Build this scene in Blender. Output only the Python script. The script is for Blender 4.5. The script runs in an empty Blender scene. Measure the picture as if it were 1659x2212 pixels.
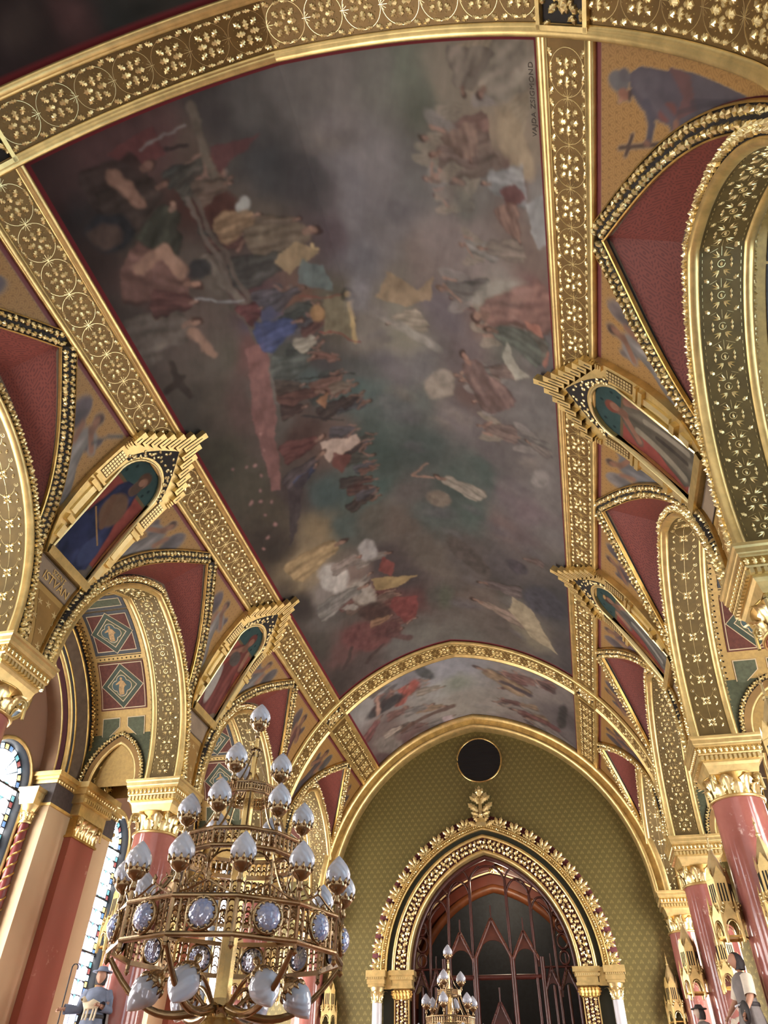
import bpy, bmesh, math, random
import numpy as np
from mathutils import Vector, Matrix
random.seed(7); RNG = np.random.default_rng(7)
pi = math.pi; sin = math.sin; cos = math.cos
SC = bpy.context.scene; COL = SC.collection

# ------------------------------------------------------------------ camera
cam_d = bpy.data.cameras.new('camera'); cam = bpy.data.objects.new('camera', cam_d); COL.objects.link(cam)
_R = np.array([[0.97499, 0.13540, 0.17636], [0.22181, -0.64703, -0.72949], [0.01534, 0.75036, -0.66085]])
_M = Matrix([list(r) + [0] for r in _R.tolist()] + [[0, 0, 0, 1]])
_q = _M.to_3x3().to_quaternion().normalized()
cam.matrix_world = Matrix.Translation((1.70, 0.0, 1.6)) @ _q.to_matrix().to_4x4()
cam_d.sensor_fit = 'HORIZONTAL'; cam_d.sensor_width = 36.0; cam_d.lens = 1538.0 / 1659.0 * 36.0
cam_d.clip_start = 0.02; cam_d.clip_end = 200
SC.camera = cam
# ------------------------------------------------------------------ world, lights, exposure
wd = bpy.data.worlds.new('daylight'); SC.world = wd; wd.use_nodes = True
wd.node_tree.nodes['Background'].inputs[0].default_value = (1.0, 0.95, 0.86, 1)
wd.node_tree.nodes['Background'].inputs[1].default_value = 1.0
def area(name, loc, rot, sx, sy, power, color):
    l = bpy.data.lights.new(name, 'AREA'); l.shape = 'RECTANGLE'; l.size = sx; l.size_y = sy
    l.energy = power; l.color = color
    o = bpy.data.objects.new(name, l); COL.objects.link(o); o.location = loc; o.rotation_euler = rot
    return o
SC.view_settings.view_transform = 'Standard'
SC.view_settings.look = 'None'
SC.view_settings.exposure = -0.12
SC.view_settings.gamma = 1.0
SC.view_settings.use_curve_mapping = False
SC.cycles.max_bounces = 5; SC.cycles.diffuse_bounces = 3; SC.cycles.glossy_bounces = 3; SC.cycles.use_adaptive_sampling = True; SC.cycles.adaptive_threshold = 0.1; SC.cycles.adaptive_min_samples = 16
SC.cycles.transmission_bounces = 3; SC.cycles.sample_clamp_indirect = 6.0
SC.cycles.caustics_reflective = False; SC.cycles.caustics_refractive = False

# ------------------------------------------------------------------ helpers
WM = {}                                     # world matrix of every object made here
def sr(r, g, b, k=1.0):
    f = lambda c: ((c / 255) / 12.92 if c / 255 <= 0.04045 else ((c / 255 + 0.055) / 1.055) ** 2.4)
    return (f(r) * k, f(g) * k, f(b) * k, 1.0)
def link(o, parent=None, M=None):
    M = M or Matrix.Identity(4)
    COL.objects.link(o)
    if parent is not None:
        o.parent = parent; o.matrix_parent_inverse = WM[parent.name].inverted()
    o.matrix_basis = M; WM[o.name] = M.copy()
    return o
def tag(o, label=None, cat=None, group=None, kind=None):
    if label: o['label'] = label
    if cat: o['category'] = cat
    if group: o['group'] = group
    if kind: o['kind'] = kind
    return o
def thing(name, label, cat, loc=(0, 0, 0), group=None, kind=None, rz=0.0):
    o = bpy.data.objects.new(name, None); o.empty_display_size = 0.1
    link(o, None, Matrix.Translation(loc) @ Matrix.Rotation(rz, 4, 'Z'))
    return tag(o, label, cat, group, kind)
def mesh(name, V, F, mat, smooth=False, uv=None, col=None):
    V = np.asarray(V, dtype=np.float32).reshape(-1, 3)
    me = bpy.data.meshes.new(name)
    if isinstance(F, np.ndarray):
        n, k = F.shape
        me.vertices.add(len(V)); me.vertices.foreach_set('co', V.ravel())
        me.loops.add(n * k); me.loops.foreach_set('vertex_index', F.astype(np.int32).ravel())
        me.polygons.add(n); me.polygons.foreach_set('loop_start', np.arange(0, n * k, k, dtype=np.int32))
        me.polygons.foreach_set('loop_total', np.full(n, k, dtype=np.int32))
        me.update(calc_edges=True)
    else:
        me.from_pydata(V.tolist(), [], F)
    if smooth: me.polygons.foreach_set('use_smooth', np.ones(len(me.polygons), dtype=bool))
    if uv is not None:
        li = np.empty(len(me.loops), dtype=np.int32); me.loops.foreach_get('vertex_index', li)
        l = me.uv_layers.new(name='UVMap'); l.data.foreach_set('uv', np.asarray(uv, dtype=np.float32).reshape(-1, 2)[li].ravel())
    if col is not None:
        a = me.color_attributes.new('Col', 'FLOAT_COLOR', 'POINT'); a.data.foreach_set('color', np.asarray(col, dtype=np.float32).ravel())
    if mat is not None: me.materials.append(mat)
    me.validate(); return me
def obj(name, me, parent=None, M=None):
    return link(bpy.data.objects.new(name, me), parent, M)
def mk(name, V, F, mat, parent=None, M=None, **k):
    return obj(name, mesh(name, V, F, mat, **k), parent, M)
def gridF(h, w, off=0):
    i = np.arange(h - 1)[:, None] * w + np.arange(w - 1)[None, :] + off
    return np.stack([i, i + 1, i + w + 1, i + w], -1).reshape(-1, 4)
def grid(name, P, mat, parent=None, M=None, uv=None, col=None, smooth=True):
    h, w = P.shape[:2]
    return mk(name, P.reshape(-1, 3), gridF(h, w), mat, parent, M, smooth=smooth, uv=uv, col=col)
class MB:                                   # collects shapes into one mesh
    def __init__(s): s.V = []; s.F = []; s.n = 0
    def add(s, V, F):
        V = np.asarray(V, float).reshape(-1, 3)
        for f in (F.tolist() if isinstance(F, np.ndarray) else F): s.F.append([i + s.n for i in f])
        s.V.append(V); s.n += len(V); return s
    def grid(s, P): h, w = P.shape[:2]; return s.add(P.reshape(-1, 3), gridF(h, w))
    def box(s, x0, x1, y0, y1, z0, z1):
        V = [(x, y, z) for z in (z0, z1) for y in (y0, y1) for x in (x0, x1)]
        return s.add(V, [[0, 1, 3, 2], [4, 6, 7, 5], [0, 4, 5, 1], [2, 3, 7, 6], [0, 2, 6, 4], [1, 5, 7, 3]])
    def xf(s, V, F, M):
        V = np.asarray(V, float); A = np.array(M)
        return s.add(V @ A[:3, :3].T + A[:3, 3], F)
    def lathe(s, prof, n=16, c=(0, 0, 0), M=None, sq=False, phase=0.0):
        a = np.linspace(0, 2 * pi, n + 1) + phase; p = np.array(prof, float)
        k = 1 / cos(pi / n) if sq else 1.0
        P = np.stack([np.outer(np.cos(a), p[:, 0] * k) + c[0], np.outer(np.sin(a), p[:, 0] * k) + c[1], np.tile(p[:, 1] + c[2], (n + 1, 1))], -1)
        if M is not None: A = np.array(M); P = P @ A[:3, :3].T + A[:3, 3]
        return s.grid(P)
    def tube(s, path, r, n=6):
        p = np.asarray(path, float); t = np.gradient(p, axis=0); t /= np.linalg.norm(t, axis=1)[:, None] + 1e-9
        ref = np.array([0, 0, 1.0]) if abs(t[:, 2]).mean() < 0.8 else np.array([1.0, 0, 0])
        a = np.cross(t, ref); a /= np.linalg.norm(a, axis=1)[:, None] + 1e-9; b = np.cross(t, a)
        r = np.broadcast_to(np.asarray(r, float), (len(p),)); ph = np.linspace(0, 2 * pi, n + 1)
        P = p[:, None] + (np.cos(ph)[None, :, None] * a[:, None] + np.sin(ph)[None, :, None] * b[:, None]) * r[:, None, None]
        return s.grid(P)
    def build(s, name, mat, parent=None, M=None, smooth=False): return mk(name, np.concatenate(s.V), s.F, mat, parent, M, smooth=smooth)
    def me(s, name, mat, smooth=False): return mesh(name, np.concatenate(s.V), s.F, mat, smooth=smooth)
def copy_tree(o, parent=None):
    c = o.copy(); COL.objects.link(c); WM[c.name] = WM[o.name].copy()
    if parent is not None: c.parent = parent; c.matrix_parent_inverse = o.matrix_parent_inverse
    for ch in o.children: copy_tree(ch, c)
    return c
def place(o, loc, rz=0.0, s=None):
    M = Matrix.Translation(loc) @ Matrix.Rotation(rz, 4, 'Z')
    o.matrix_basis = M; WM[o.name] = M; return o
def frame(o, x, y, z):                      # matrix from origin and three axes
    M = Matrix.Identity(4)
    for i, a in enumerate((x, y, z)):
        for j in range(3): M[j][i] = a[j]
    for j in range(3): M[j][3] = o[j]
    return M

# ------------------------------------------------------------------ materials
class NT:
    def __init__(s, name):
        s.m = bpy.data.materials.new(name); s.m.use_nodes = True; s.t = s.m.node_tree; s.b = s.t.nodes['Principled BSDF']
    def n(s, kind, **k):
        x = s.t.nodes.new(kind)
        for a, v in k.items():
            if a[0] == '_': x.inputs[a[1:].replace('_', ' ')].default_value = v
            else: setattr(x, a, v)
        return x
    def l(s, a, b): s.t.links.new(a, b)
    def math(s, op, a, b=None, c=None):
        x = s.n('ShaderNodeMath', operation=op)
        for i, v in enumerate((a, b, c)):
            if v is None: continue
            if isinstance(v, (int, float)): x.inputs[i].default_value = v
            else: s.l(v, x.inputs[i])
        return x.outputs[0]
    def mix(s, f, a, b):
        x = s.n('ShaderNodeMix', data_type='RGBA')
        for i, v in ((0, f), (6, a), (7, b)):
            if isinstance(v, (tuple, float, int)): x.inputs[i].default_value = v
            else: s.l(v, x.inputs[i])
        return x.outputs[2]
    def noise(s, scale, detail=3.0, vec=None, rough=0.6):
        x = s.n('ShaderNodeTexNoise'); x.inputs['Scale'].default_value = scale; x.inputs['Detail'].default_value = detail; x.inputs['Roughness'].default_value = rough
        s.l(vec if vec is not None else s.n('ShaderNodeTexCoord').outputs['Object'], x.inputs['Vector']); return x.outputs[0]
    def ramp(s, f, *stops):
        x = s.n('ShaderNodeValToRGB'); e = x.color_ramp.elements
        while len(e) < len(stops): e.new(0.5)
        for q, (p, c) in zip(e, stops): q.position = p; q.color = c if isinstance(c, tuple) else (c, c, c, 1)
        s.l(f, x.inputs[0]); return x.outputs[0]
    def bump(s, h, strength=0.2, dist=0.01):
        x = s.n('ShaderNodeBump'); x.inputs['Strength'].default_value = strength; x.inputs['Distance'].default_value = dist
        s.l(h, x.inputs['Height']); s.l(x.outputs[0], s.b.inputs['Normal'])
    def set(s, color=None, rough=None, metal=None, **k):
        for nm, v in (('Base Color', color), ('Roughness', rough), ('Metallic', metal)):
            if v is None: continue
            if isinstance(v, (tuple, float, int)): s.b.inputs[nm].default_value = v
            else: s.l(v, s.b.inputs[nm])
        for a, v in k.items(): s.b.inputs[a.replace('_', ' ')].default_value = v
        return s.m
    def uv(s):
        x = s.n('ShaderNodeSeparateXYZ'); s.l(s.n('ShaderNodeUVMap').outputs[0], x.inputs[0]); return x.outputs[0], x.outputs[1]
    def cell(s, u, v, pu, pv, stagger=0.5): # staggered cell coordinates in -0.5..0.5
        vv = s.math('DIVIDE', v, pv); row = s.math('FLOOR', vv)
        uu = s.math('ADD', s.math('DIVIDE', u, pu), s.math('MULTIPLY', row, stagger))
        return s.math('SUBTRACT', s.math('FRACT', uu), 0.5), s.math('SUBTRACT', s.math('FRACT', vv), 0.5)
    def length(s, a, b): return s.math('SQRT', s.math('ADD', s.math('MULTIPLY', a, a), s.math('MULTIPLY', b, b)))
MAT = {}
def gold(name, c, rough=0.35, metal=0.9, var=0.25, bump=0.15, scale=6.0):
    t = NT(name); f = t.noise(scale, 4); d = tuple(x * (1 - var) for x in c[:3]) + (1,); l = tuple(min(1, x * (1 + var * .5)) for x in c[:3]) + (1,)
    t.bump(t.noise(45, 3), bump, 0.004)
    MAT[name] = t.set(t.ramp(f, (0.35, d), (0.65, l)), rough, metal); return MAT[name]
gold('gold_frame', sr(230, 201, 136), 0.38, 0.82, 0.2)
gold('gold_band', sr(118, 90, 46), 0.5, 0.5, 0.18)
gold('gold_leaf', sr(248, 227, 168), 0.33, 0.8, 0.1)
gold('gold_cornice', sr(226, 198, 136), 0.38, 0.78, 0.22)
gold('gold_deep', sr(204, 166, 96), 0.36, 0.85, 0.3)
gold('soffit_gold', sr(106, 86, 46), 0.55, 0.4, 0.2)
gold('bronze', sr(168, 142, 108), 0.22, 0.95, 0.35)
gold('brass', sr(214, 184, 124), 0.25, 0.9, 0.2)
def plain(name, c, rough=0.6, var=0.15, scale=3.0, metal=0.0, bump=0.0, **k):
    t = NT(name); f = t.noise(scale, 4); d = tuple(x * (1 - var) for x in c[:3]) + (1,); l = tuple(min(1, x * (1 + var)) for x in c[:3]) + (1,)
    if bump: t.bump(t.noise(scale * 12, 3), bump, 0.004)
    MAT[name] = t.set(t.ramp(f, (0.3, d), (0.7, l)), rough, metal, **k); return MAT[name]
plain('ground_dark', sr(24, 16, 12), 0.7)
plain('wine', sr(98, 40, 44), 0.75)
plain('wine_dark', sr(88, 34, 40), 0.7)
plain('taupe', sr(120, 104, 84), 0.7)
plain('brown_band', sr(112, 92, 72), 0.75, 0.25, 8)
plain('frieze_dark', sr(72, 62, 60), 0.6, 0.25, 20)
plain('navy', sr(18, 24, 34), 0.5)
plain('plaster', sr(206, 176, 136), 0.6, 0.05, 1.5)
plain('wall_brown', sr(150, 116, 88), 0.7, 0.1, 6)
plain('green_dark', sr(58, 70, 52), 0.6, 0.25, 10)
plain('slate_dark', sr(66, 66, 68), 0.6, 0.2, 25)
plain('teal_panel', sr(74, 92, 92), 0.7, 0.15, 6)
plain('coffer_red', sr(104, 56, 44), 0.75, 0.25, 22)
plain('coffer_green', sr(92, 96, 72), 0.75, 0.25, 22)
plain('cream_line', sr(226, 202, 160), 0.5, 0.05)
plain('strip_gold', sr(190, 156, 92), 0.5, 0.15, 20, 0.3)
plain('figure_gold', sr(190, 150, 96), 0.6, 0.35, 30)
plain('wood_red', sr(66, 26, 20), 0.4, 0.35, 5, Specular_IOR_Level=0.5)
plain('wood_brown', sr(112, 62, 34), 0.45, 0.3, 5)
plain('night_glass', sr(34, 38, 44), 0.7, 0.3, 12)
plain('void_black', sr(20, 16, 20), 0.5, 0.1)
plain('lead', sr(34, 34, 40), 0.5)
plain('stone_pale', sr(226, 226, 232), 0.25, 0.08, 4)
plain('floor_wood', sr(120, 76, 50), 0.35, 0.3, 2)
plain('skin', sr(186, 138, 112), 0.55, 0.08, 10)
plain('skin_pale', sr(224, 200, 180), 0.5, 0.05, 10)
plain('cloth_grey', sr(120, 112, 108), 0.7, 0.2, 10)
plain('cloth_pale', sr(222, 208, 188), 0.65, 0.1, 10)
plain('cloth_dark', sr(52, 46, 46), 0.7, 0.2, 10)
plain('cloth_blue', sr(112, 120, 140), 0.7, 0.2, 10)
plain('cloth_red', sr(140, 44, 46), 0.65, 0.2, 10)
plain('wool', sr(214, 196, 166), 0.8, 0.15, 30)
def m_marble():
    t = NT('pink_marble'); f = t.noise(1.7, 6); v = t.noise(5.0, 8, rough=0.7)
    base = t.ramp(f, (0.3, sr(150, 88, 80)), (0.7, sr(178, 112, 102)))
    vein = t.ramp(v, (0.60, 0.0), (0.68, 0.8)); MAT['pink_marble'] = t.set(t.mix(vein, base, sr(226, 190, 178)), 0.12, 0.0, Specular_IOR_Level=0.7)
    t = NT('red_marble'); v = t.noise(3.0, 7, rough=0.7)
    vein = t.ramp(v, (0.61, 0.0), (0.67, 0.7)); MAT['red_marble'] = t.set(t.mix(vein, sr(158, 88, 72), sr(206, 168, 148)), 0.3, 0.0)
    t = NT('twist_red'); MAT['twist_red'] = t.set(sr(112, 44, 42), 0.3, 0.0)
m_marble()
def m_paint():
    t = NT('mural_paint'); a = t.n('ShaderNodeVertexColor'); a.layer_name = 'Col'
    MAT['mural_paint'] = t.set(a.outputs[0], 0.8, 0.0, Specular_IOR_Level=0.2)
    # spandrel: stamped gold diaper with the painted figure laid over it (attribute alpha)
    t = NT('spandrel_paint'); a = t.n('ShaderNodeVertexColor'); a.layer_name = 'Col'
    u, v = t.uv(); cu, cv = t.cell(u, v, 0.15, 0.075)
    r = t.length(t.math('MULTIPLY', cu, 1.0), t.math('MULTIPLY', t.math('ADD', cv, 0.5), 0.5))
    rings = t.math('SINE', t.math('MULTIPLY', r, 40.0))
    cu2, cv2 = t.cell(u, v, 0.075, 0.075)
    sprig = t.math('MULTIPLY', t.ramp(t.length(cu2, t.math('MULTIPLY', cv2, 0.8)), (0.10, 1.0), (0.22, 0.0)), 0.7)
    f = t.math('MAXIMUM', t.math('MULTIPLY', t.math('GREATER_THAN', rings, 0.75), 0.55), sprig)
    g = t.mix(f, sr(160, 120, 64), sr(126, 90, 44))
    MAT['spandrel_paint'] = t.set(t.mix(a.outputs[1], g, a.outputs[0]), 0.55, 0.0)
    t.bump(f, -0.2, 0.004)
m_paint()
def m_lunette():
    t = NT('lunette_red'); u, v = t.uv(); cu, cv = t.cell(u, v, 0.17, 0.17, 0.5)
    r = t.length(cu, cv); k = t.math('SINE', t.math('MULTIPLY', r, 32.0))
    x = t.math('SINE', t.math('MULTIPLY', t.math('MULTIPLY', cu, cv), 90.0))
    f = t.math('GREATER_THAN', t.math('ADD', t.math('MULTIPLY', k, 0.6), t.math('MULTIPLY', x, 0.6)), 0.25)
    c = t.mix(f, sr(122, 60, 50), sr(100, 46, 40)); t.bump(f, 0.25, 0.004)
    MAT['lunette_red'] = t.set(c, 0.6, 0.0)
    t = NT('wall_green'); u, v = t.uv()
    cu, cv = t.cell(u, v, 0.15, 0.10)
    a = t.length(t.math('MULTIPLY', cu, 1.6), t.math('SUBTRACT', cv, 0.12))
    b = t.length(t.math('MULTIPLY', t.math('SUBTRACT', t.math('ABSOLUTE', cu), 0.16), 1.9), t.math('ADD', cv, 0.16))
    f = t.math('MAXIMUM', t.ramp(a, (0.20, 1.0), (0.27, 0.0)), t.ramp(b, (0.15, 1.0), (0.22, 0.0)))
    core = t.ramp(a, (0.06, 1.0), (0.11, 0.0)); f = t.math('SUBTRACT', f, core)
    w = t.noise(0.7, 3)
    base = t.mix(w, sr(116, 102, 54), sr(100, 90, 46))
    MAT['wall_green'] = t.set(t.mix(f, base, sr(136, 122, 68)), 0.55, 0.0)
    t = NT('tympanum'); u, v = t.uv(); cu, cv = t.cell(u, v, 0.09, 0.09, 0.5); r = t.length(cu, cv)
    MAT['tympanum'] = t.set(t.mix(t.ramp(r, (0.15, 1.0), (0.3, 0.0)), sr(140, 104, 80), sr(124, 90, 70)), 0.7, 0.0)
m_lunette()
def m_glass():
    for nm, c, e in (('pane_white', (1.0, 0.965, 0.92, 1), 20.0), ('pane_sky', (0.45, 0.75, 0.95, 1), 6.0), ('pane_teal', (0.10, 0.42, 0.48, 1), 1.2), ('pane_lilac', (0.55, 0.50, 0.78, 1), 1.6),
                     ('pane_red', (0.42, 0.06, 0.05, 1), 0.8), ('pane_gold', (0.95, 0.60, 0.16, 1), 1.6), ('pane_blue', (0.12, 0.30, 0.62, 1), 1.0)):
        t = NT(nm); f = t.noise(9, 3); col = t.mix(t.ramp(f, (0.3, 0.0), (0.7, 0.35)), c, (1.0, 0.97, 0.94, 1))
        t.l(col, t.b.inputs['Emission Color']); MAT[nm] = t.set(c, 0.15, 0.0, Emission_Strength=e)
        if nm != 'pane_white': MAT[nm].cycles.emission_sampling = 'NONE'
    t = NT('globe_glass'); w = t.n('ShaderNodeTexWave', wave_type='BANDS', bands_direction='DIAGONAL'); w.inputs['Scale'].default_value = 14; w.inputs['Distortion'].default_value = 2.0
    t.l(t.n('ShaderNodeTexCoord').outputs['Object'], w.inputs['Vector']); t.bump(w.outputs[1], 0.35, 0.006)
    MAT['globe_glass'] = t.set(sr(222, 226, 242), 0.16, 0.0, Transmission_Weight=0.35, IOR=1.3, Specular_IOR_Level=0.8)
    t = NT('lens_glass'); v = t.n('ShaderNodeTexVoronoi'); v.inputs['Scale'].default_value = 60
    t.l(t.n('ShaderNodeTexCoord').outputs['Object'], v.inputs['Vector']); t.bump(v.outputs[0], 0.5, 0.01)
    MAT['lens_glass'] = t.set(sr(158, 172, 214), 0.1, 0.0, Transmission_Weight=0.4, IOR=1.35, Specular_IOR_Level=0.9)
m_glass()
# ------------------------------------------------------------------ the vault: a pointed barrel, measured along its arc (s) and along the hall (Y)
ZS, C0, RV = 5.45, 0.53, 4.35
SA = RV * math.acos(C0 / RV)                 # arc length springing -> crown
BAY = 4.0; Y0 = 1.75
def YK(k): return Y0 + BAY * k               # column lines
WALL = 17.42
S_OUT, S_B0, S_B1, S_IN = 2.953, 3.05, 3.435, 3.535   # long rib: outer edge, band, inner edge
def vp(side, s, Y, d=0.0):
    s, Y, d = np.broadcast_arrays(np.asarray(s, float), np.asarray(Y, float), np.asarray(d, float))
    th = s / RV; r = RV - d; q = np.clip(s / 1.4, 0, 1)
    return np.stack([side * (r * np.cos(th) - C0 - .21 * (1 - q * q * (3 - 2 * q))), Y, ZS + r * np.sin(th)], -1)
def vframe(side, s, Y, d, flip=1):           # matrix: x along the hall, y up the arc, z into the hall
    th = s / RV; o = vp(side, s, Y, d)
    up = np.array([-side * sin(th), 0, cos(th)]); nz = np.array([-side * cos(th), 0, -sin(th)])
    return frame(o, np.cross(up, nz), up, nz)
_gt = np.array([0, 6, 12, 16, 20, 24, 28.5, 34, 38.9]) ; _gy = np.array([1.77, 1.71, 1.58, 1.50, 1.39, 1.22, .97, .50, 0.0])
_gp = np.polyfit(_gt, _gy, 5)
def groin(s):                                # half width of the lunette at height s on the vault
    th = np.degrees(np.asarray(s, float) / RV); return np.clip(np.polyval(_gp, np.minimum(th, 38.9)), 0, 1.80)

# ------------------------------------------------------------------ a small painter for flat murals (colours per mesh point)
def noise2(U, V, scale, seed, octaves=4):
    r = np.random.default_rng(seed); out = np.zeros_like(U); amp = 1.0
    for o in range(octaves):
        g = r.random((64, 64)); x = U * scale * 2 ** o; y = V * scale * 2 ** o
        x0 = np.floor(x).astype(int); y0 = np.floor(y).astype(int); fx = x - x0; fy = y - y0
        fx = fx * fx * (3 - 2 * fx); fy = fy * fy * (3 - 2 * fy)
        q = lambda a, b: g[a % 64, b % 64]
        out += amp * ((q(x0, y0) * (1 - fx) + q(x0 + 1, y0) * fx) * (1 - fy) + (q(x0, y0 + 1) * (1 - fx) + q(x0 + 1, y0 + 1) * fx) * fy - .5)
        amp *= .55
    return out
def lin(c): return np.array(sr(*c)[:3])
class Paint:
    def __init__(s, U, V, base, gain=1.0):
        s.U = U; s.V = V; s.C = np.empty(U.shape + (3,)); s.C[:] = base; s.A = np.zeros(U.shape); s.gain = gain; s.k = 0; s.tex = 0.0; s.cap = 1.0; s.R = V[:, 0].copy()
    def win(s, y0, y1):                      # only the rows a shape can touch
        i, j = np.searchsorted(s.R, (min(y0, y1) - .2, max(y0, y1) + .2)); v = Paint.__new__(Paint); v.U, v.V, v.C, v.A, v.R = s.U[i:j], s.V[i:j], s.C[i:j], s.A[i:j], s.R[i:j]
        v.tex = s.tex[i:j] if np.ndim(s.tex) else s.tex; v.cap, v.gain, v.k = s.cap, s.gain, s.k; return v
    def put(s, m, col):
        m = np.clip(m, 0, 1) * s.cap; col = np.asarray(col) * (1 + np.asarray(s.tex)[..., None]) if np.ndim(s.tex) else np.asarray(col)
        s.C[:] = s.C * (1 - m[..., None]) + (col * m[..., None]); s.A[:] = np.maximum(s.A, m)
    def ell(s, c, a, b, col, soft=.2, alpha=1.0):
        q = abs(a[1]) + abs(b[1]); s = s.win(c[1] - q, c[1] + q); dx = s.U - c[0]; dy = s.V - c[1]; D = a[0] * b[1] - a[1] * b[0]
        p = (dx * b[1] - dy * b[0]) / D; q = (dy * a[0] - dx * a[1]) / D
        s.put(np.clip((1 - np.hypot(p, q)) / soft, 0, 1) * alpha, lin(col) * s.gain)
    def line(s, p, q, w, col, alpha=1.0, w2=None):
        s = s.win(min(p[1], q[1]) - w, max(p[1], q[1]) + w); d = np.array(q) - np.array(p); L = np.hypot(*d) + 1e-9
        t = np.clip(((s.U - p[0]) * d[0] + (s.V - p[1]) * d[1]) / L ** 2, 0, 1)
        r = np.hypot(s.U - p[0] - t * d[0], s.V - p[1] - t * d[1]); ww = w + ((w2 if w2 is not None else w) - w) * t
        s.put(np.clip((ww - r) / (ww * .5) + .3, 0, 1) * alpha, lin(col) * s.gain)
    def poly(s, P, col, alpha=1.0):
        s = s.win(min(q[1] for q in P), max(q[1] for q in P)); m = np.zeros(s.U.shape, bool); n = len(P)
        for i in range(n):
            (x0, y0), (x1, y1) = P[i], P[(i + 1) % n]
            if y0 == y1: continue
            c = (s.V >= min(y0, y1)) & (s.V < max(y0, y1)); m ^= c & (s.U < (s.V - y0) / (y1 - y0) * (x1 - x0) + x0)
        s.put(m * alpha, lin(col) * s.gain)
    def fig(s, head, foot, w, robe, skin=(150, 112, 92), hair=(70, 48, 40), wings=None, arm=0.0, lean=0.0):
        """a draped standing, kneeling or flying figure from foot to head"""
        s.k += 1; s = s.win(min(head[1], foot[1]) - 2.2 * w, max(head[1], foot[1]) + 2.2 * w); h = np.array(head, float); f = np.array(foot, float); ax = h - f; L = np.hypot(*ax); ax = ax / L; nx = np.array([ax[1], -ax[0]])
        l = ((s.U - f[0]) * ax[0] + (s.V - f[1]) * ax[1]) / L; m = (s.U - f[0]) * nx[0] + (s.V - f[1]) * nx[1]
        if wings is not None:
            for sg in (-1, 1):
                c = f + ax * L * .62 + nx * sg * w * .95
                s.ell(c, ax * L * .36 + nx * sg * w * .45, nx * w * .5, wings, .15, .9)
                for j in range(5):
                    q = c + nx * sg * w * (j - 2) * .16
                    s.line(q + ax * L * .2, q - ax * L * .25 + nx * sg * w * .1, .012 * L, tuple(int(v * .72) for v in wings), .5)
        wob = .10 * w * np.sin(l * 9 + s.k) + .05 * w * np.sin(l * 23 + 2 * s.k)
        prof = w * np.interp(l, [0, .05, .3, .55, .72, .82, .86], [.75, 1.0, .9, .62, .6, .42, 0.0])
        mk_ = np.clip((prof - np.abs(m + wob * .4 - lean * w * np.sin(np.clip(l, 0, 1) * pi))) / (.10 * w), 0, 1) * (l > -.02) * (l < .86)
        fold = .82 + .24 * np.sin((m / w) * 7.5 + 2.2 * l + s.k) * np.sin(l * 5 + s.k * 1.7) + .10 * np.sin(m / w * 17 + l * 6)
        lit = 1.0 + .25 * np.clip(m / w, -1, 1) * (1 if s.k % 2 else -1)
        rim = .62 + .38 * np.clip((prof - np.abs(m + wob * .4 - lean * w * np.sin(np.clip(l, 0, 1) * pi))) / (.26 * w), 0, 1)
        s.put(mk_, lin(robe)[None, None] * s.gain * (fold * lit * rim)[..., None])
        sh = f + ax * L * .76
        for sg in ((-1, 1) if arm else ()):
            e = sh + nx * sg * w * .75 - ax * L * .14; hd = sh + nx * (sg * w * .3 + arm * w) + ax * L * (.02 + .1 * abs(arm))
            s.line(sh + nx * sg * w * .35, e, .055 * L, tuple(int(v * .9) for v in robe)); s.line(e, hd, .035 * L, skin)
        c = f + ax * L * .93
        s.line(f + ax * L * .80, f + ax * L * .9, .045 * L, tuple(int(v * .85) for v in skin))
        s.ell(c + ax * L * .02, ax * L * .085, nx * L * .068, hair, .25); s.ell(c - ax * L * .012 + nx * L * .015 * (1 if s.k % 2 else -1), ax * L * .062, nx * L * .046, skin, .3)

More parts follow.
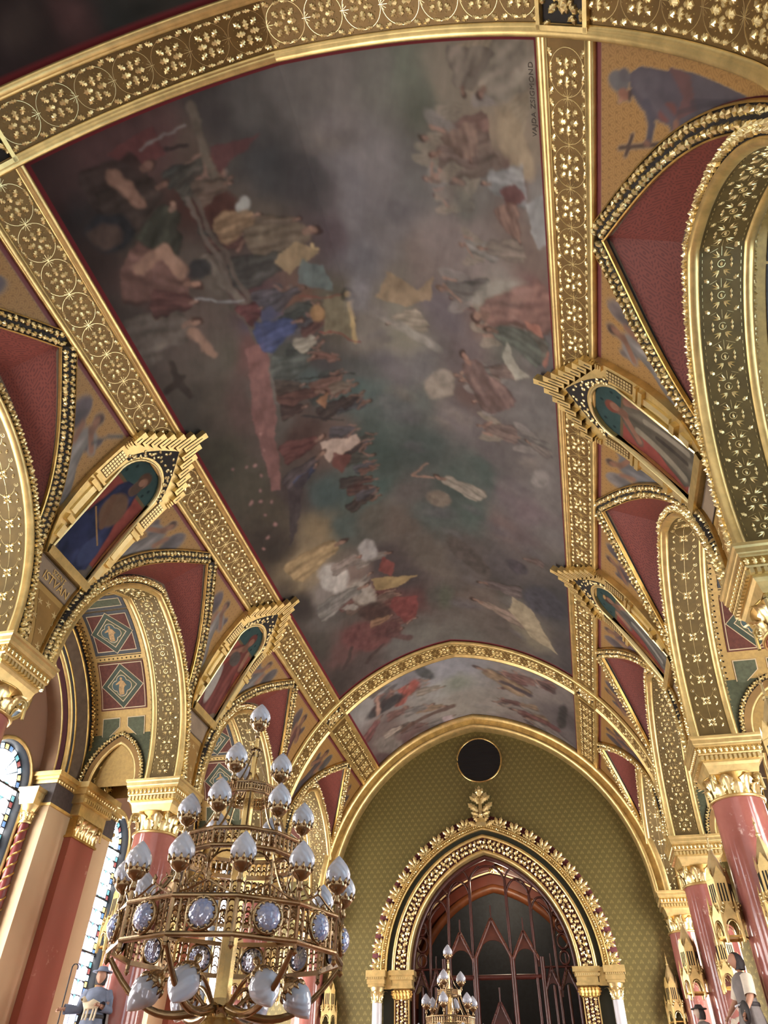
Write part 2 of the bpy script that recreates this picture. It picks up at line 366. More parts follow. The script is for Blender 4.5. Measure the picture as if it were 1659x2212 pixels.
# ------------------------------------------------------------------ the great ceiling mural (a plain stand-in, same colour masses; point and figure positions converted from image pixels)
MAIN_PTS = [(-2.46, 2.41, 62, 42, 42), (-1.84, 2.25, 78, 50, 50), (-1.39, 2.38, 85, 55, 55), (-0.85, 2.34, 66, 60, 60), (-0.36, 2.26, 90, 85, 82), (0.03, 2.27, 105, 98, 95), (0.46, 2.21, 118, 110, 105), (0.97, 2.2, 112, 108, 100), (1.22, 2.22, 100, 105, 90), (1.4, 2.52, 85, 88, 75), (1.69, 2.33, 130, 118, 100), (2.2, 2.27, 135, 120, 100), (2.58, 2.34, 130, 118, 100), (0.26, 2.87, 115, 108, 110), (-0.22, 3.02, 72, 68, 70), (-0.57, 2.81, 66, 66, 68), (-0.86, 2.71, 75, 70, 66), (-1.22, 2.59, 85, 70, 60), (-1.92, 2.91, 60, 50, 45), (-2.43, 2.82, 45, 40, 42), (-2.38, 3.23, 60, 45, 42), (-1.95, 3.28, 70, 60, 50), (-1.32, 3.16, 75, 45, 38), (-0.68, 3.4, 85, 75, 65), (-0.33, 3.69, 75, 62, 62), (-0.01, 3.78, 85, 70, 75), (0.41, 3.51, 118, 112, 115), (0.82, 3.44, 120, 113, 113), (1.17, 3.61, 112, 108, 105), (0.84, 4.11, 120, 112, 112), (0.34, 4.19, 108, 104, 108), (1.58, 3.21, 90, 92, 82), (1.84, 2.97, 130, 105, 90), (2.26, 2.96, 140, 120, 95), (2.51, 3.16, 130, 115, 95), (1.74, 3.6, 105, 100, 95), (2.3, 3.56, 95, 65, 60), (2.57, 3.72, 125, 120, 115), (2.41, 4.23, 115, 95, 85), (1.62, 4.33, 125, 110, 105), (1.16, 4.6, 125, 108, 100), (0.85, 4.6, 110, 100, 90), (1.25, 5.13, 112, 100, 105), (2.05, 4.76, 135, 125, 115), (2.48, 4.74, 125, 85, 80), (2.38, 5.21, 135, 95, 80), (2.62, 5.55, 100, 95, 95), (1.81, 5.2, 115, 90, 80), (1.42, 5.68, 110, 95, 95), (2.08, 5.63, 95, 95, 85), (-2.19, 3.74, 85, 62, 58), (-2.04, 4.33, 95, 80, 72), (-2.59, 4.14, 75, 65, 60), (-1.44, 4.12, 95, 85, 75), (-1.17, 4.37, 85, 55, 55), (-1.03, 4.85, 75, 80, 110), (-0.67, 4.71, 110, 75, 55), (-0.29, 4.71, 85, 80, 65), (-0.13, 5.04, 95, 85, 70), (-0.42, 5.62, 70, 65, 65), (0.2, 5.25, 125, 115, 105), (0.58, 5.28, 125, 118, 100), (0.72, 5.89, 110, 105, 105), (0.35, 6.04, 105, 98, 100), (-0.11, 5.97, 85, 85, 82), (-1.99, 4.93, 95, 85, 75), (-1.72, 5.09, 92, 85, 72), (-1.39, 5.27, 120, 80, 75), (-0.97, 5.63, 75, 78, 72), (-0.67, 6.01, 75, 88, 85), (-0.34, 6.32, 72, 92, 88), (0.01, 6.61, 80, 92, 88), (0.58, 6.55, 90, 95, 90), (1.0, 6.2, 115, 108, 98), (1.53, 6.29, 110, 85, 78), (2.01, 6.34, 115, 108, 105), (2.41, 6.54, 110, 105, 102), (-2.5, 5.54, 75, 68, 60), (-2.11, 5.65, 85, 75, 64), (-1.82, 6.0, 95, 72, 66), (-1.52, 6.19, 90, 85, 78), (-1.27, 6.52, 80, 58, 52), (-0.96, 6.96, 110, 85, 75), (-0.32, 7.36, 66, 82, 76), (0.4, 7.49, 70, 82, 78), (1.24, 6.86, 115, 105, 105), (1.53, 7.35, 100, 92, 92), (2.28, 7.29, 110, 102, 100), (2.6, 6.97, 120, 112, 105), (-2.35, 6.54, 72, 68, 54), (-2.15, 7.2, 78, 72, 58), (-2.06, 7.81, 85, 75, 60), (-1.6, 7.71, 75, 62, 60), (-1.1, 7.93, 70, 88, 86), (-0.56, 8.33, 68, 90, 84), (0.15, 8.8, 95, 88, 85), (0.83, 8.53, 75, 88, 82), (1.44, 8.08, 72, 86, 80), (1.81, 8.28, 105, 92, 95), (2.18, 8.55, 108, 92, 95), (2.55, 7.83, 110, 102, 98), (-2.4, 8.45, 68, 58, 50), (-1.54, 8.81, 130, 110, 75), (-1.07, 9.01, 72, 85, 80), (-0.59, 9.16, 90, 85, 75), (-0.15, 9.48, 105, 92, 82), (0.45, 9.41, 85, 95, 90), (0.89, 9.23, 80, 95, 88), (1.54, 9.3, 115, 95, 92), (1.94, 9.5, 105, 90, 90), (2.48, 8.95, 105, 98, 95), (-2.17, 9.32, 140, 118, 80), (-1.92, 9.98, 130, 120, 112), (-1.39, 10.15, 115, 95, 85), (-0.74, 10.15, 75, 65, 65), (-0.42, 10.77, 75, 66, 66), (0.11, 10.36, 100, 90, 80), (0.73, 10.31, 88, 80, 76), (1.4, 10.54, 85, 78, 78), (2.07, 9.94, 92, 84, 78), (2.52, 9.78, 95, 88, 82), (-2.52, 9.96, 60, 52, 48), (-2.19, 10.78, 95, 88, 82), (-1.64, 11.01, 90, 80, 72), (-0.99, 11.21, 110, 60, 55), (-0.48, 11.52, 95, 60, 58), (0.08, 11.58, 88, 84, 76), (0.82, 11.65, 110, 95, 85), (1.59, 11.35, 90, 85, 75), (2.27, 11.08, 75, 72, 72), (2.56, 10.85, 70, 68, 70), (-2.64, 11.42, 75, 68, 60), (-2.12, 11.88, 105, 70, 66), (-1.4, 12.44, 95, 62, 58), (-0.64, 12.83, 105, 100, 92), (0.3, 13.34, 98, 92, 84), (1.17, 12.72, 95, 84, 76), (1.88, 12.5, 130, 118, 95), (2.48, 12.53, 75, 68, 68), (-2.65, 12.74, 70, 60, 55), (-1.86, 12.93, 80, 66, 62), (-1.11, 13.06, 100, 95, 90), (2.12, 13.41, 80, 74, 70), (2.66, 13.27, 70, 64, 64)]
FAR_PTS = [(-2.18, 14.46, 140, 134, 130), (-1.25, 15.82, 140, 132, 124), (-0.43, 15.27, 150, 146, 140), (-0.14, 16.41, 142, 132, 120), (0.56, 16.37, 132, 122, 112), (1.78, 13.89, 120, 110, 104), (2.27, 14.71, 116, 104, 98), (2.57, 15.74, 96, 86, 86), (0.93, 17.25, 120, 104, 98), (-2.2, 15.93, 120, 100, 94), (-2.26, 17.22, 100, 74, 72), (-1.52, 17.11, 110, 80, 76), (-0.29, 14.45, 128, 126, 132), (-1.08, 13.9, 120, 116, 120)]
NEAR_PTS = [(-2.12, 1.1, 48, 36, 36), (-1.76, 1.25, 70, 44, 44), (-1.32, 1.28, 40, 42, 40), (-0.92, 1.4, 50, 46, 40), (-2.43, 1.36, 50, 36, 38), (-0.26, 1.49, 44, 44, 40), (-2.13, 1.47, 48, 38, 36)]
MAIN_FIGS = [
    ('p', [(-2.0, 2.35), (-1.43, 2.25), (-1.45, 2.5), (-1.78, 2.64)], (96, 48, 48), 1.0),
    ('l', (-0.99, 2.18), (-1.05, 3.05), 0.05, (100, 88, 74), 1.0),
    ('p', [(-0.96, 2.59), (-0.4, 2.64), (-0.99, 2.91)], (92, 52, 52), 1.0),
    ('l', (-1.2, 2.52), (-1.43, 2.46), 0.02, (50, 40, 40), 1.0),
    ('l', (-1.67, 2.42), (-1.13, 2.31), 0.012, (120, 112, 108), 1.0),
    ('f', (-1.58, 2.56), (-2.32, 2.63), 0.3, (62, 48, 44), {'skin': (120, 84, 70)}),
    ('f', (-1.51, 2.75), (-2.24, 2.87), 0.28, (70, 56, 50), {'skin': (124, 88, 72)}),
    ('e', (-2.34, 3.0), (0.26, 0.127), (-0.116, 0.203), (38, 40, 46), 0.25, 1.0),
    ('e', (-2.41, 2.99), (0.177, 0.088), (-0.078, 0.134), (76, 58, 50), 0.25, 1.0),
    ('l', (-2.05, 2.53), (-1.92, 2.86), 0.07, (140, 100, 80), 1.0),
    ('f', (-1.52, 2.98), (-1.99, 3.37), 0.28, (66, 68, 56)),
    ('e', (-1.18, 3.22), (0.292, 0.143), (-0.113, 0.211), (80, 42, 34), 0.25, 1.0),
    ('f', (-0.88, 3.04), (-1.31, 3.01), 0.15, (110, 90, 76)),
    ('e', (-0.85, 3.32), (0.064, 0.067), (-0.078, 0.083), (156, 156, 150), 0.25, 1.0),
    ('f', (-0.66, 3.48), (-1.23, 3.48), 0.2, (156, 122, 84)),
    ('f', (-0.23, 3.66), (-0.78, 3.65), 0.18, (116, 98, 80)),
    ('f', (-0.07, 3.83), (-0.96, 3.82), 0.24, (124, 106, 84)),
    ('l', (-0.32, 4.02), (-0.18, 4.05), 0.02, (196, 164, 100), 1.0),
    ('l', (-0.25, 3.96), (-0.28, 4.11), 0.02, (196, 164, 100), 1.0),
    ('f', (-0.46, 4.1), (-1.29, 4.06), 0.24, (74, 74, 70)),
    ('p', [(-0.4, 3.9), (-0.17, 4.1), (-0.64, 4.27), (-0.76, 4.09)], (150, 124, 84), 1.0),
    ('p', [(-0.42, 4.14), (-0.16, 4.29), (-0.15, 4.65), (-0.57, 4.43)], (98, 112, 110), 1.0),
    ('l', (-1.41, 2.99), (-1.3, 5.05), 0.03, (108, 96, 86), 1.0),
    ('l', (-1.32, 3.03), (-1.18, 5.05), 0.03, (96, 84, 74), 1.0),
    ('l', (-1.51, 3.71), (-1.12, 5.1), 0.05, (112, 100, 88), 1.0),
    ('l', (-1.6, 3.79), (-1.22, 5.2), 0.04, (92, 82, 72), 1.0),
    ('f', (-1.65, 4.03), (-2.39, 3.45), 0.36, (122, 84, 74), {'skin': (156, 112, 90)}),
    ('l', (-2.24, 3.5), (-1.92, 3.4), 0.08, (150, 110, 88), 1.0),
    ('l', (-1.92, 3.4), (-1.79, 3.77), 0.075, (156, 116, 92), 1.0),
    ('e', (-1.61, 3.82), (0.142, 0.09), (-0.076, 0.112), (52, 52, 54), 0.25, 1.0),
    ('f', (-1.86, 4.38), (-2.77, 4.23), 0.38, (112, 100, 90)),
    ('f', (-1.78, 4.18), (-2.29, 3.93), 0.2, (104, 64, 60)),
    ('l', (-2.01, 4.47), (-1.97, 4.73), 0.06, (150, 112, 90), 1.0),
    ('l', (-1.97, 4.73), (-1.88, 4.91), 0.05, (150, 112, 90), 1.0),
    ('l', (-1.82, 4.12), (-1.3, 4.39), 0.012, (140, 138, 140), 1.0),
    ('l', (-2.43, 4.71), (-2.43, 5.28), 0.06, (60, 50, 44), 1.0),
    ('l', (-2.63, 4.98), (-2.36, 4.94), 0.05, (60, 50, 44), 1.0),
    ('p', [(-1.49, 5.01), (-1.21, 5.02), (-1.46, 6.05), (-1.89, 7.5), (-2.04, 7.41), (-1.79, 6.02)], (138, 90, 84), 1.0),
    ('p', [(-1.21, 5.02), (-1.16, 5.06), (-1.38, 6.09), (-1.46, 6.05)], (112, 104, 96), 1.0),
    ('f', (-0.68, 4.92), (-1.28, 5.0), 0.26, (74, 88, 136)),
    ('f', (-1.11, 4.53), (-1.39, 4.61), 0.2, (110, 58, 60)),
    ('e', (-0.46, 4.92), (0.115, 0.041), (-0.044, 0.142), (156, 114, 60), 0.25, 1.0),
    ('p', [(-0.27, 4.66), (0.07, 4.88), (-0.08, 5.47), (-0.45, 5.24)], (120, 108, 80), 1.0),
    ('l', (0.0, 4.94), (-0.07, 5.47), 0.035, (176, 146, 84), 1.0),
    ('l', (-0.64, 4.63), (0.09, 4.81), 0.014, (130, 62, 52), 1.0),
    ('l', (-0.49, 5.18), (-0.01, 5.5), 0.014, (130, 62, 52), 1.0),
    ('e', (-0.01, 4.8), (0.121, 0.018), (-0.031, 0.116), (58, 54, 40), 0.25, 1.0),
    ('e', (-0.01, 4.8), (0.06, 0.01), (-0.014, 0.051), (156, 124, 62), 0.25, 1.0),
    ('e', (0.13, 4.82), (0.208, 0.021), (-0.089, 0.343), (124, 120, 126), 0.5, 0.6),
    ('f', (-0.49, 5.23), (-0.86, 5.3), 0.14, (164, 154, 134)),
    ('f', (-0.64, 5.55), (-1.28, 5.52), 0.26, (92, 98, 92)),
    ('f', (-0.7, 6.17), (-1.36, 5.95), 0.18, (98, 62, 54)),
    ('f', (-0.89, 5.93), (-1.32, 5.79), 0.15, (84, 70, 62)),
    ('p', [(-0.9, 6.27), (-0.69, 6.18), (-0.79, 6.45)], (150, 100, 60), 1.0),
    ('l', (-1.02, 5.77), (-0.25, 6.03), 0.014, (50, 50, 50), 1.0),
    ('l', (-1.15, 6.39), (-0.59, 6.74), 0.014, (50, 50, 50), 1.0),
    ('f', (-1.04, 6.27), (-1.42, 6.2), 0.14, (78, 58, 54)),
    ('f', (-0.96, 6.92), (-1.66, 6.94), 0.22, (114, 66, 62)),
    ('p', [(-1.05, 7.01), (-0.47, 7.1), (-0.47, 7.25), (-1.02, 7.46), (-1.05, 7.26)], (184, 156, 138), 1.0),
    ('p', [(-0.91, 7.29), (-0.68, 7.46), (-0.92, 7.77), (-1.0, 7.55)], (112, 62, 54), 1.0),
    ('f', (-1.0, 7.19), (-1.79, 7.49), 0.16, (92, 80, 82)),
    ('f', (-1.17, 7.37), (-1.64, 7.6), 0.11, (64, 74, 104)),
    ('p', [(-1.79, 7.58), (-1.31, 7.39), (-1.65, 7.9), (-1.96, 8.48), (-2.18, 8.68)], (70, 60, 62), 1.0),
    ('f', (-1.24, 9.22), (-2.37, 9.32), 0.34, (182, 148, 90)),
    ('e', (-1.73, 10.01), (0.207, 0.475), (-0.225, 0.237), (180, 172, 162), 0.25, 1.0),
    ('e', (-1.36, 10.8), (0.184, 0.431), (-0.174, 0.268), (158, 146, 132), 0.25, 1.0),
    ('e', (-0.96, 9.74), (0.114, 0.265), (-0.171, 0.166), (154, 148, 144), 0.25, 1.0),
    ('f', (-1.09, 9.82), (-1.72, 9.81), 0.2, (150, 132, 120), {'hair': (110, 66, 52)}),
    ('f', (-1.18, 10.63), (-2.27, 10.7), 0.28, (132, 126, 118)),
    ('p', [(-1.11, 10.53), (-0.21, 10.94), (-0.76, 11.04), (-1.11, 10.91)], (156, 128, 70), 1.0),
    ('p', [(-0.76, 10.07), (-0.58, 10.33), (-0.72, 10.7), (-0.94, 10.41)], (130, 60, 52), 1.0),
    ('p', [(-0.82, 11.32), (-0.36, 11.5), (-0.55, 12.2), (-0.83, 12.27), (-0.94, 11.61)], (124, 54, 50), 1.0),
    ('e', (-1.27, 11.52), (0.346, 0.33), (-0.121, 0.31), (72, 52, 46), 0.25, 1.0),
    ('e', (-1.64, 12.14), (0.471, 0.612), (-0.242, 0.382), (106, 58, 56), 0.25, 1.0),
    ('e', (-1.17, 12.3), (0.253, 0.268), (-0.127, 0.261), (88, 52, 50), 0.25, 1.0),
    ('l', (-1.99, 12.21), (-2.34, 12.65), 0.06, (70, 54, 50), 1.0),
    ('l', (-1.41, 12.71), (-1.87, 12.96), 0.06, (70, 54, 50), 1.0),
    ('l', (-1.1, 12.54), (-0.81, 12.87), 0.09, (92, 60, 58), 1.0),
    ('f', (-0.95, 11.9), (-1.46, 11.85), 0.14, (150, 108, 74)),
    ('p', [(0.36, 4.86), (0.62, 4.53), (0.94, 4.75), (1.22, 4.59), (1.14, 4.87), (0.7, 5.01)], (142, 116, 82), 1.0),
    ('f', (0.4, 5.28), (0.93, 5.21), 0.2, (156, 140, 118)),
    ('e', (0.71, 5.44), (0.398, 0.327), (-0.068, 0.074), (150, 142, 130), 0.4, 0.8),
    ('f', (2.07, 2.62), (2.6, 2.15), 0.32, (146, 134, 116), {'wings': (150, 132, 104)}),
    ('f', (1.92, 2.62), (2.02, 2.15), 0.26, (134, 120, 106)),
    ('e', (2.42, 2.99), (0.156, 0.391), (-0.167, 0.074), (156, 134, 102), 0.25, 1.0),
    ('f', (1.88, 3.2), (1.78, 2.86), 0.26, (142, 112, 96)),
    ('f', (1.99, 3.4), (2.48, 3.42), 0.26, (146, 146, 146)),
    ('p', [(2.2, 3.48), (2.37, 3.41), (2.48, 3.54), (2.28, 3.72)], (106, 58, 54), 1.0),
    ('p', [(2.46, 3.6), (2.73, 3.45), (2.73, 4.01), (2.59, 4.09)], (150, 150, 150), 1.0),
    ('f', (2.36, 4.03), (2.23, 3.67), 0.16, (142, 106, 90)),
    ('e', (1.73, 3.66), (0.17, -0.01), (-0.051, 0.326), (98, 98, 88), 0.6, 0.7),
    ('e', (2.05, 4.76), (0.449, -0.212), (0.07, 0.203), (150, 142, 128), 0.3, 0.9),
    ('f', (1.61, 5.17), (2.7, 4.74), 0.36, (148, 104, 92)),
    ('p', [(2.33, 5.02), (2.56, 5.03), (2.66, 5.6), (2.61, 5.67), (2.44, 5.26)], (166, 102, 80), 1.0),
    ('f', (1.8, 5.28), (2.59, 5.45), 0.28, (100, 106, 94)),
    ('f', (1.38, 5.7), (1.88, 6.59), 0.32, (126, 96, 88), {'skin': (170, 124, 104)}),
    ('e', (0.98, 6.3), (-0.222, 0.269), (0.171, 0.135), (146, 132, 116), 0.25, 1.0),
    ('p', [(2.04, 5.43), (2.2, 5.82), (2.34, 5.9), (2.11, 6.01), (1.95, 5.67)], (160, 154, 136), 1.0),
    ('f', (0.55, 8.17), (1.33, 8.63), 0.22, (164, 150, 132)),
    ('e', (0.54, 8.77), (0.168, 0.15), (-0.115, 0.197), (124, 108, 92), 0.25, 1.0),
    ('l', (0.52, 8.25), (0.19, 8.19), 0.03, (150, 112, 92), 1.0),
    ('l', (0.19, 8.19), (0.49, 7.9), 0.02, (150, 112, 92), 1.0),
    ('f', (2.15, 7.07), (2.54, 7.24), 0.12, (132, 118, 110)),
    ('e', (2.38, 7.78), (0.155, 0.0), (-0.097, 0.27), (132, 124, 118), 0.25, 1.0),
    ('e', (0.83, 10.32), (0.39, 0.552), (-0.141, 0.255), (84, 74, 68), 0.25, 1.0),
    ('f', (0.9, 11.12), (1.75, 11.14), 0.24, (112, 96, 92)),
    ('f', (0.67, 11.72), (1.75, 12.27), 0.22, (156, 130, 112)),
    ('e', (0.15, 11.74), (0.209, -0.013), (-0.094, 0.58), (86, 92, 72), 0.7, 0.7),
    ('p', [(1.57, 11.36), (1.95, 11.61), (2.29, 12.71), (2.38, 12.84), (1.86, 12.72), (1.46, 11.93)], (160, 142, 106), 1.0),
    ('e', (2.19, 11.17), (0.426, 0.212), (-0.226, 0.533), (70, 68, 76), 0.25, 1.0),
    ('e', (1.74, 10.32), (0.222, 0.104), (-0.11, 0.222), (74, 66, 72), 0.25, 1.0),
    ('f', (1.9, 9.97), (2.26, 9.98), 0.12, (120, 96, 88)),
    ('e', (-2.21, 6.75), (0.027, 0.021), (-0.014, 0.033), (176, 122, 116), 0.6, 0.9),
    ('e', (-2.1, 6.83), (0.028, 0.021), (-0.014, 0.034), (176, 122, 116), 0.6, 0.9),
    ('e', (-1.84, 6.63), (0.028, 0.019), (-0.013, 0.034), (176, 122, 116), 0.6, 0.9),
    ('e', (-2.1, 7.06), (0.028, 0.022), (-0.014, 0.035), (176, 122, 116), 0.6, 0.9),
    ('e', (-2.2, 7.26), (0.028, 0.023), (-0.015, 0.035), (176, 122, 116), 0.6, 0.9),
    ('e', (-2.26, 7.45), (0.028, 0.024), (-0.015, 0.036), (176, 122, 116), 0.6, 0.9),
    ('e', (-2.11, 7.61), (0.029, 0.024), (-0.015, 0.037), (176, 122, 116), 0.6, 0.9),
    ('e', (-2.29, 7.78), (0.029, 0.025), (-0.015, 0.037), (176, 122, 116), 0.6, 0.9),
    ('e', (-2.41, 8.2), (0.03, 0.028), (-0.016, 0.039), (176, 122, 116), 0.6, 0.9),
    ('e', (-2.57, 8.35), (0.03, 0.029), (-0.017, 0.039), (176, 122, 116), 0.6, 0.9),
    ('e', (-2.24, 8.06), (0.03, 0.026), (-0.016, 0.039), (176, 122, 116), 0.6, 0.9),
    ('e', (-2.39, 7.37), (0.028, 0.024), (-0.015, 0.035), (176, 122, 116), 0.6, 0.9),
    ('e', (-1.8, 6.37), (0.027, 0.018), (-0.013, 0.033), (176, 122, 116), 0.6, 0.9),
    ('e', (-2.4, 6.64), (0.027, 0.021), (-0.015, 0.032), (176, 122, 116), 0.6, 0.9),
]
FAR_FIGS = [
    ('f', (-0.94, 14.63), (-1.44, 14.89), 0.26, (170, 76, 58)),
    ('f', (-1.24, 14.64), (-1.61, 15.3), 0.16, (160, 72, 56)),
    ('e', (-1.11, 14.75), (0.183, 0.021), (0.003, 0.326), (150, 66, 52), 0.7, 0.8),
    ('e', (-0.79, 14.45), (0.217, 0.422), (-0.125, 0.169), (64, 66, 64), 0.25, 1.0),
    ('e', (-1.92, 14.92), (0.567, 0.034), (0.03, 0.28), (58, 54, 56), 0.25, 1.0),
    ('f', (-2.06, 15.23), (-2.77, 15.67), 0.22, (144, 84, 80)),
    ('l', (-2.16, 15.08), (-2.02, 14.44), 0.05, (176, 130, 108), 1.0),
    ('e', (-2.26, 16.7), (0.349, 0.67), (-0.11, 0.397), (128, 116, 106), 0.25, 1.0),
    ('f', (-1.71, 16.25), (-2.26, 16.15), 0.16, (182, 160, 142)),
    ('l', (-1.78, 16.45), (-0.42, 16.4), 0.1, (96, 68, 56), 1.0),
    ('p', [(-0.75, 16.79), (-0.5, 16.82), (-0.44, 17.29), (-0.74, 17.26)], (176, 150, 150), 1.0),
    ('e', (-0.1, 15.33), (0.51, -0.009), (-0.086, 0.578), (102, 108, 86), 0.7, 0.8),
    ('f', (0.36, 14.55), (1.49, 15.44), 0.34, (146, 116, 80)),
    ('l', (0.92, 15.09), (1.58, 15.38), 0.1, (70, 58, 68), 1.0),
    ('f', (1.01, 16.43), (2.22, 16.8), 0.32, (112, 64, 62)),
    ('f', (1.34, 16.68), (2.59, 17.11), 0.26, (134, 124, 116)),
    ('e', (2.39, 15.72), (0.113, 0.153), (-0.156, 0.808), (58, 54, 52), 0.25, 1.0),
]
NEAR_FIGS = [
    ('p', [(-1.84, 1.01), (-1.52, 1.11), (-1.68, 1.28), (-1.9, 1.25)], (80, 50, 50), 1.0),
    ('e', (-2.18, 1.11), (0.148, 0.123), (-0.191, 0.155), (66, 52, 48), 0.5, 1.0),
    ('e', (-1.11, 1.31), (0.274, 0.005), (0.008, 0.077), (30, 32, 30), 0.5, 1.0),
]

def idw(U, V, P, xs, ys):
    cols = np.array([lin(p[2:5]) for p in P]); out = np.zeros(U.shape + (3,)); wsum = np.zeros(U.shape)
    for (x, y, *_), c in zip(P, cols):
        w = 1 / (((U - x) / xs) ** 2 + ((V - y) / ys) ** 2 + .02) ** 2.0
        out += w[..., None] * c; wsum += w
    return out / wsum[..., None]
def tmap(T, Y, d=0.0):                       # across the vault: T<0 left of the crown, T>0 right
    th = (SA - np.abs(T)) / RV; r = RV - d
    return np.stack([np.sign(T) * (r * np.cos(th) - C0), Y, ZS + r * np.sin(th)], -1)
TH = SA - S_IN                               # half width of the mural
def main_crowd(p):
    r = random.Random(5); cols = [(96, 62, 56), (82, 78, 70), (112, 96, 80), (74, 60, 56), (88, 84, 90), (124, 84, 70), (70, 74, 70)]
    for i in range(46):                      # people packed along the ground line on the left
        y = r.uniform(2.8, 8.6); t0 = np.interp(y, [2.5, 4, 6, 8.6], [-1.5, -.95, -.62, -.75]) + r.uniform(-.35, .12); L = r.uniform(.35, .6)
        p.fig((t0 + L, y + r.uniform(-.12, .12)), (t0, y + r.uniform(-.1, .1)), L * .26, r.choice(cols), skin=(130, 96, 80), hair=r.choice([(60, 44, 38), (84, 60, 46), (104, 92, 84)]), arm=r.choice([0, .4, -.4]))
    for i in range(22):                      # winged figures on the right, heads towards the crown
        y = r.uniform(2.2, 7.6); t0 = r.uniform(1.75, 2.6); L = r.uniform(.45, .8); c = r.choice([(134, 118, 104), (128, 104, 94), (140, 134, 126), (110, 104, 98), (136, 98, 88), (116, 96, 84)])
        p.fig((t0 - L, y + r.uniform(-.25, .25)), (t0, y + r.uniform(-.2, .2)), L * .3, c, skin=(150, 112, 94), hair=r.choice([(92, 62, 50), (112, 84, 62), (70, 52, 46)]), wings=r.choice([None, (140, 126, 108), (132, 122, 116)]), arm=r.choice([0, .5, -.5]))
    for i in range(16):                      # riders and winged figures low on the left
        y = r.uniform(10.0, 12.6); t0 = r.uniform(-2.0, -1.1); L = r.uniform(.4, .7); c = r.choice([(120, 96, 82), (112, 70, 62), (150, 132, 108), (86, 66, 60), (134, 122, 112)])
        p.fig((t0 + L, y + r.uniform(-.2, .2)), (t0, y + r.uniform(-.2, .2)), L * .3, c, wings=r.choice([None, None, (150, 142, 132)]), arm=r.choice([0, .5]))
    for i in range(30):                      # banks of cloud with lit rims on the right
        y = r.uniform(2.4, 13); t = r.uniform(.1, 2.5); a = r.uniform(.2, .5); ang = r.uniform(-.6, .6); c = r.choice([(128, 118, 116), (112, 104, 106), (138, 124, 112), (104, 98, 104)])
        p.ell((t, y), (a * cos(ang), a * sin(ang)), (-a * .5 * sin(ang), a * .5 * cos(ang)), c, .9, .5); p.ell((t + .08, y + .12), (a * .8 * cos(ang), a * .8 * sin(ang)), (-a * .4 * sin(ang), a * .4 * cos(ang)), tuple(int(v * .8) for v in c), .9, .5)
def far_crowd(p):
    r = random.Random(8); cols = [(124, 84, 74), (110, 96, 86), (140, 124, 106), (92, 70, 66), (128, 118, 112), (104, 64, 60), (136, 106, 74)]
    for i in range(34):
        sd = r.choice((-1, 1)); y = r.uniform(14.2, 17.1); t0 = r.uniform(1.1, 2.5); L = r.uniform(.4, .75)
        p.fig((sd * (t0 - L), y + r.uniform(-.3, .3)), (sd * t0, y + r.uniform(-.2, .2)), L * .3, r.choice(cols), skin=(150, 112, 94), arm=r.choice([0, .5, -.5]), wings=r.choice([None, None, None, (90, 84, 82)]))
    for i in range(26):
        y = r.uniform(14.1, 17.1); t = r.uniform(-1.6, 1.6); a = r.uniform(.15, .4); c = r.choice([(150, 140, 132), (126, 120, 118), (138, 132, 120), (112, 106, 104)]); p.ell((t, y), (a, 0), (0, a * .5), c, .9, .5)
def mural(name, label, y0, y1, nt, ny, pts, figs, seed, power=1.0, crowd=None):
    t = np.linspace(-TH, TH, nt); t[np.argmin(abs(t))] = 1e-6
    y = y0 + (y1 - y0) * np.linspace(0, 1, ny) ** power
    T, Y = np.meshgrid(t, y); p = Paint(T, Y, 0.1, 1.0)
    wx = T + .30 * noise2(T, Y, .9, seed); wy = Y + .45 * noise2(T, Y, .9, seed + 1)
    p.C = idw(wx, wy, pts, 1.0, 1.25)
    cl = noise2(T, Y * .8, 1.6, seed + 2, 5) ; p.C *= (1 + .34 * cl + .10 * noise2(T, Y, 9, seed + 4, 2))[..., None]
    p.U = T + .07 * noise2(T, Y, 3.2, seed + 7, 3) + .02 * noise2(T, Y, 14, seed + 8, 2); p.V = Y + .07 * noise2(T, Y, 3.2, seed + 9, 3) + .02 * noise2(T, Y, 14, seed + 10, 2)
    p.tex = .45 * noise2(T * 1.4 + Y * .3, Y, 7, seed + 12, 4); p.cap = .88
    if crowd: crowd(p)
    for f in figs:
        k, a = f[0], f[1:]
        if k == 'e': p.ell(*a)
        elif k == 'l': p.line(*a)
        elif k == 'p': p.poly(*a)
        else: p.fig(a[0], a[1], a[2], a[3], **(a[4] if len(a) > 4 else {}))
    soft = p.C.copy()
    for _ in range(2): soft[1:-1, 1:-1] = (soft[1:-1, 1:-1] * 2 + soft[:-2, 1:-1] + soft[2:, 1:-1] + soft[1:-1, :-2] + soft[1:-1, 2:]) / 6
    lum = soft @ np.array([.3, .55, .15]); p.C = soft * .70 + lum[..., None] * .30 * np.array([1.03, 1.0, .97])
    p.C *= (1 + .12 * noise2(T, Y, 7, seed + 5, 3) + .10 * noise2(T * 3 + Y, Y * .8, 5, seed + 6, 3))[..., None]
    e = np.minimum(np.minimum(TH - abs(T), Y - y0), y1 - Y) < .055
    p.C = np.clip(p.C * MURAL_GAIN, 0.004, .9)
    p.C[e] = lin((110, 40, 44))
    o = grid(name, tmap(T, Y), MAT['mural_paint'], col=np.concatenate([p.C, np.ones(T.shape + (1,))], -1))
    return tag(o, label, 'mural')
MURAL_GAIN = 1.0
mural('ceiling_mural', 'long painted ceiling mural of crowds below a clouded sky between the gilded ribs', YK(0) + .30, YK(3) - .31, 420, 680, MAIN_PTS, MAIN_FIGS, 11, 1.18, main_crowd)
mural('ceiling_mural', 'short painted ceiling mural next to the green end wall', YK(3) + .30, WALL - .28, 240, 140, FAR_PTS, FAR_FIGS, 23, 1.0, far_crowd)
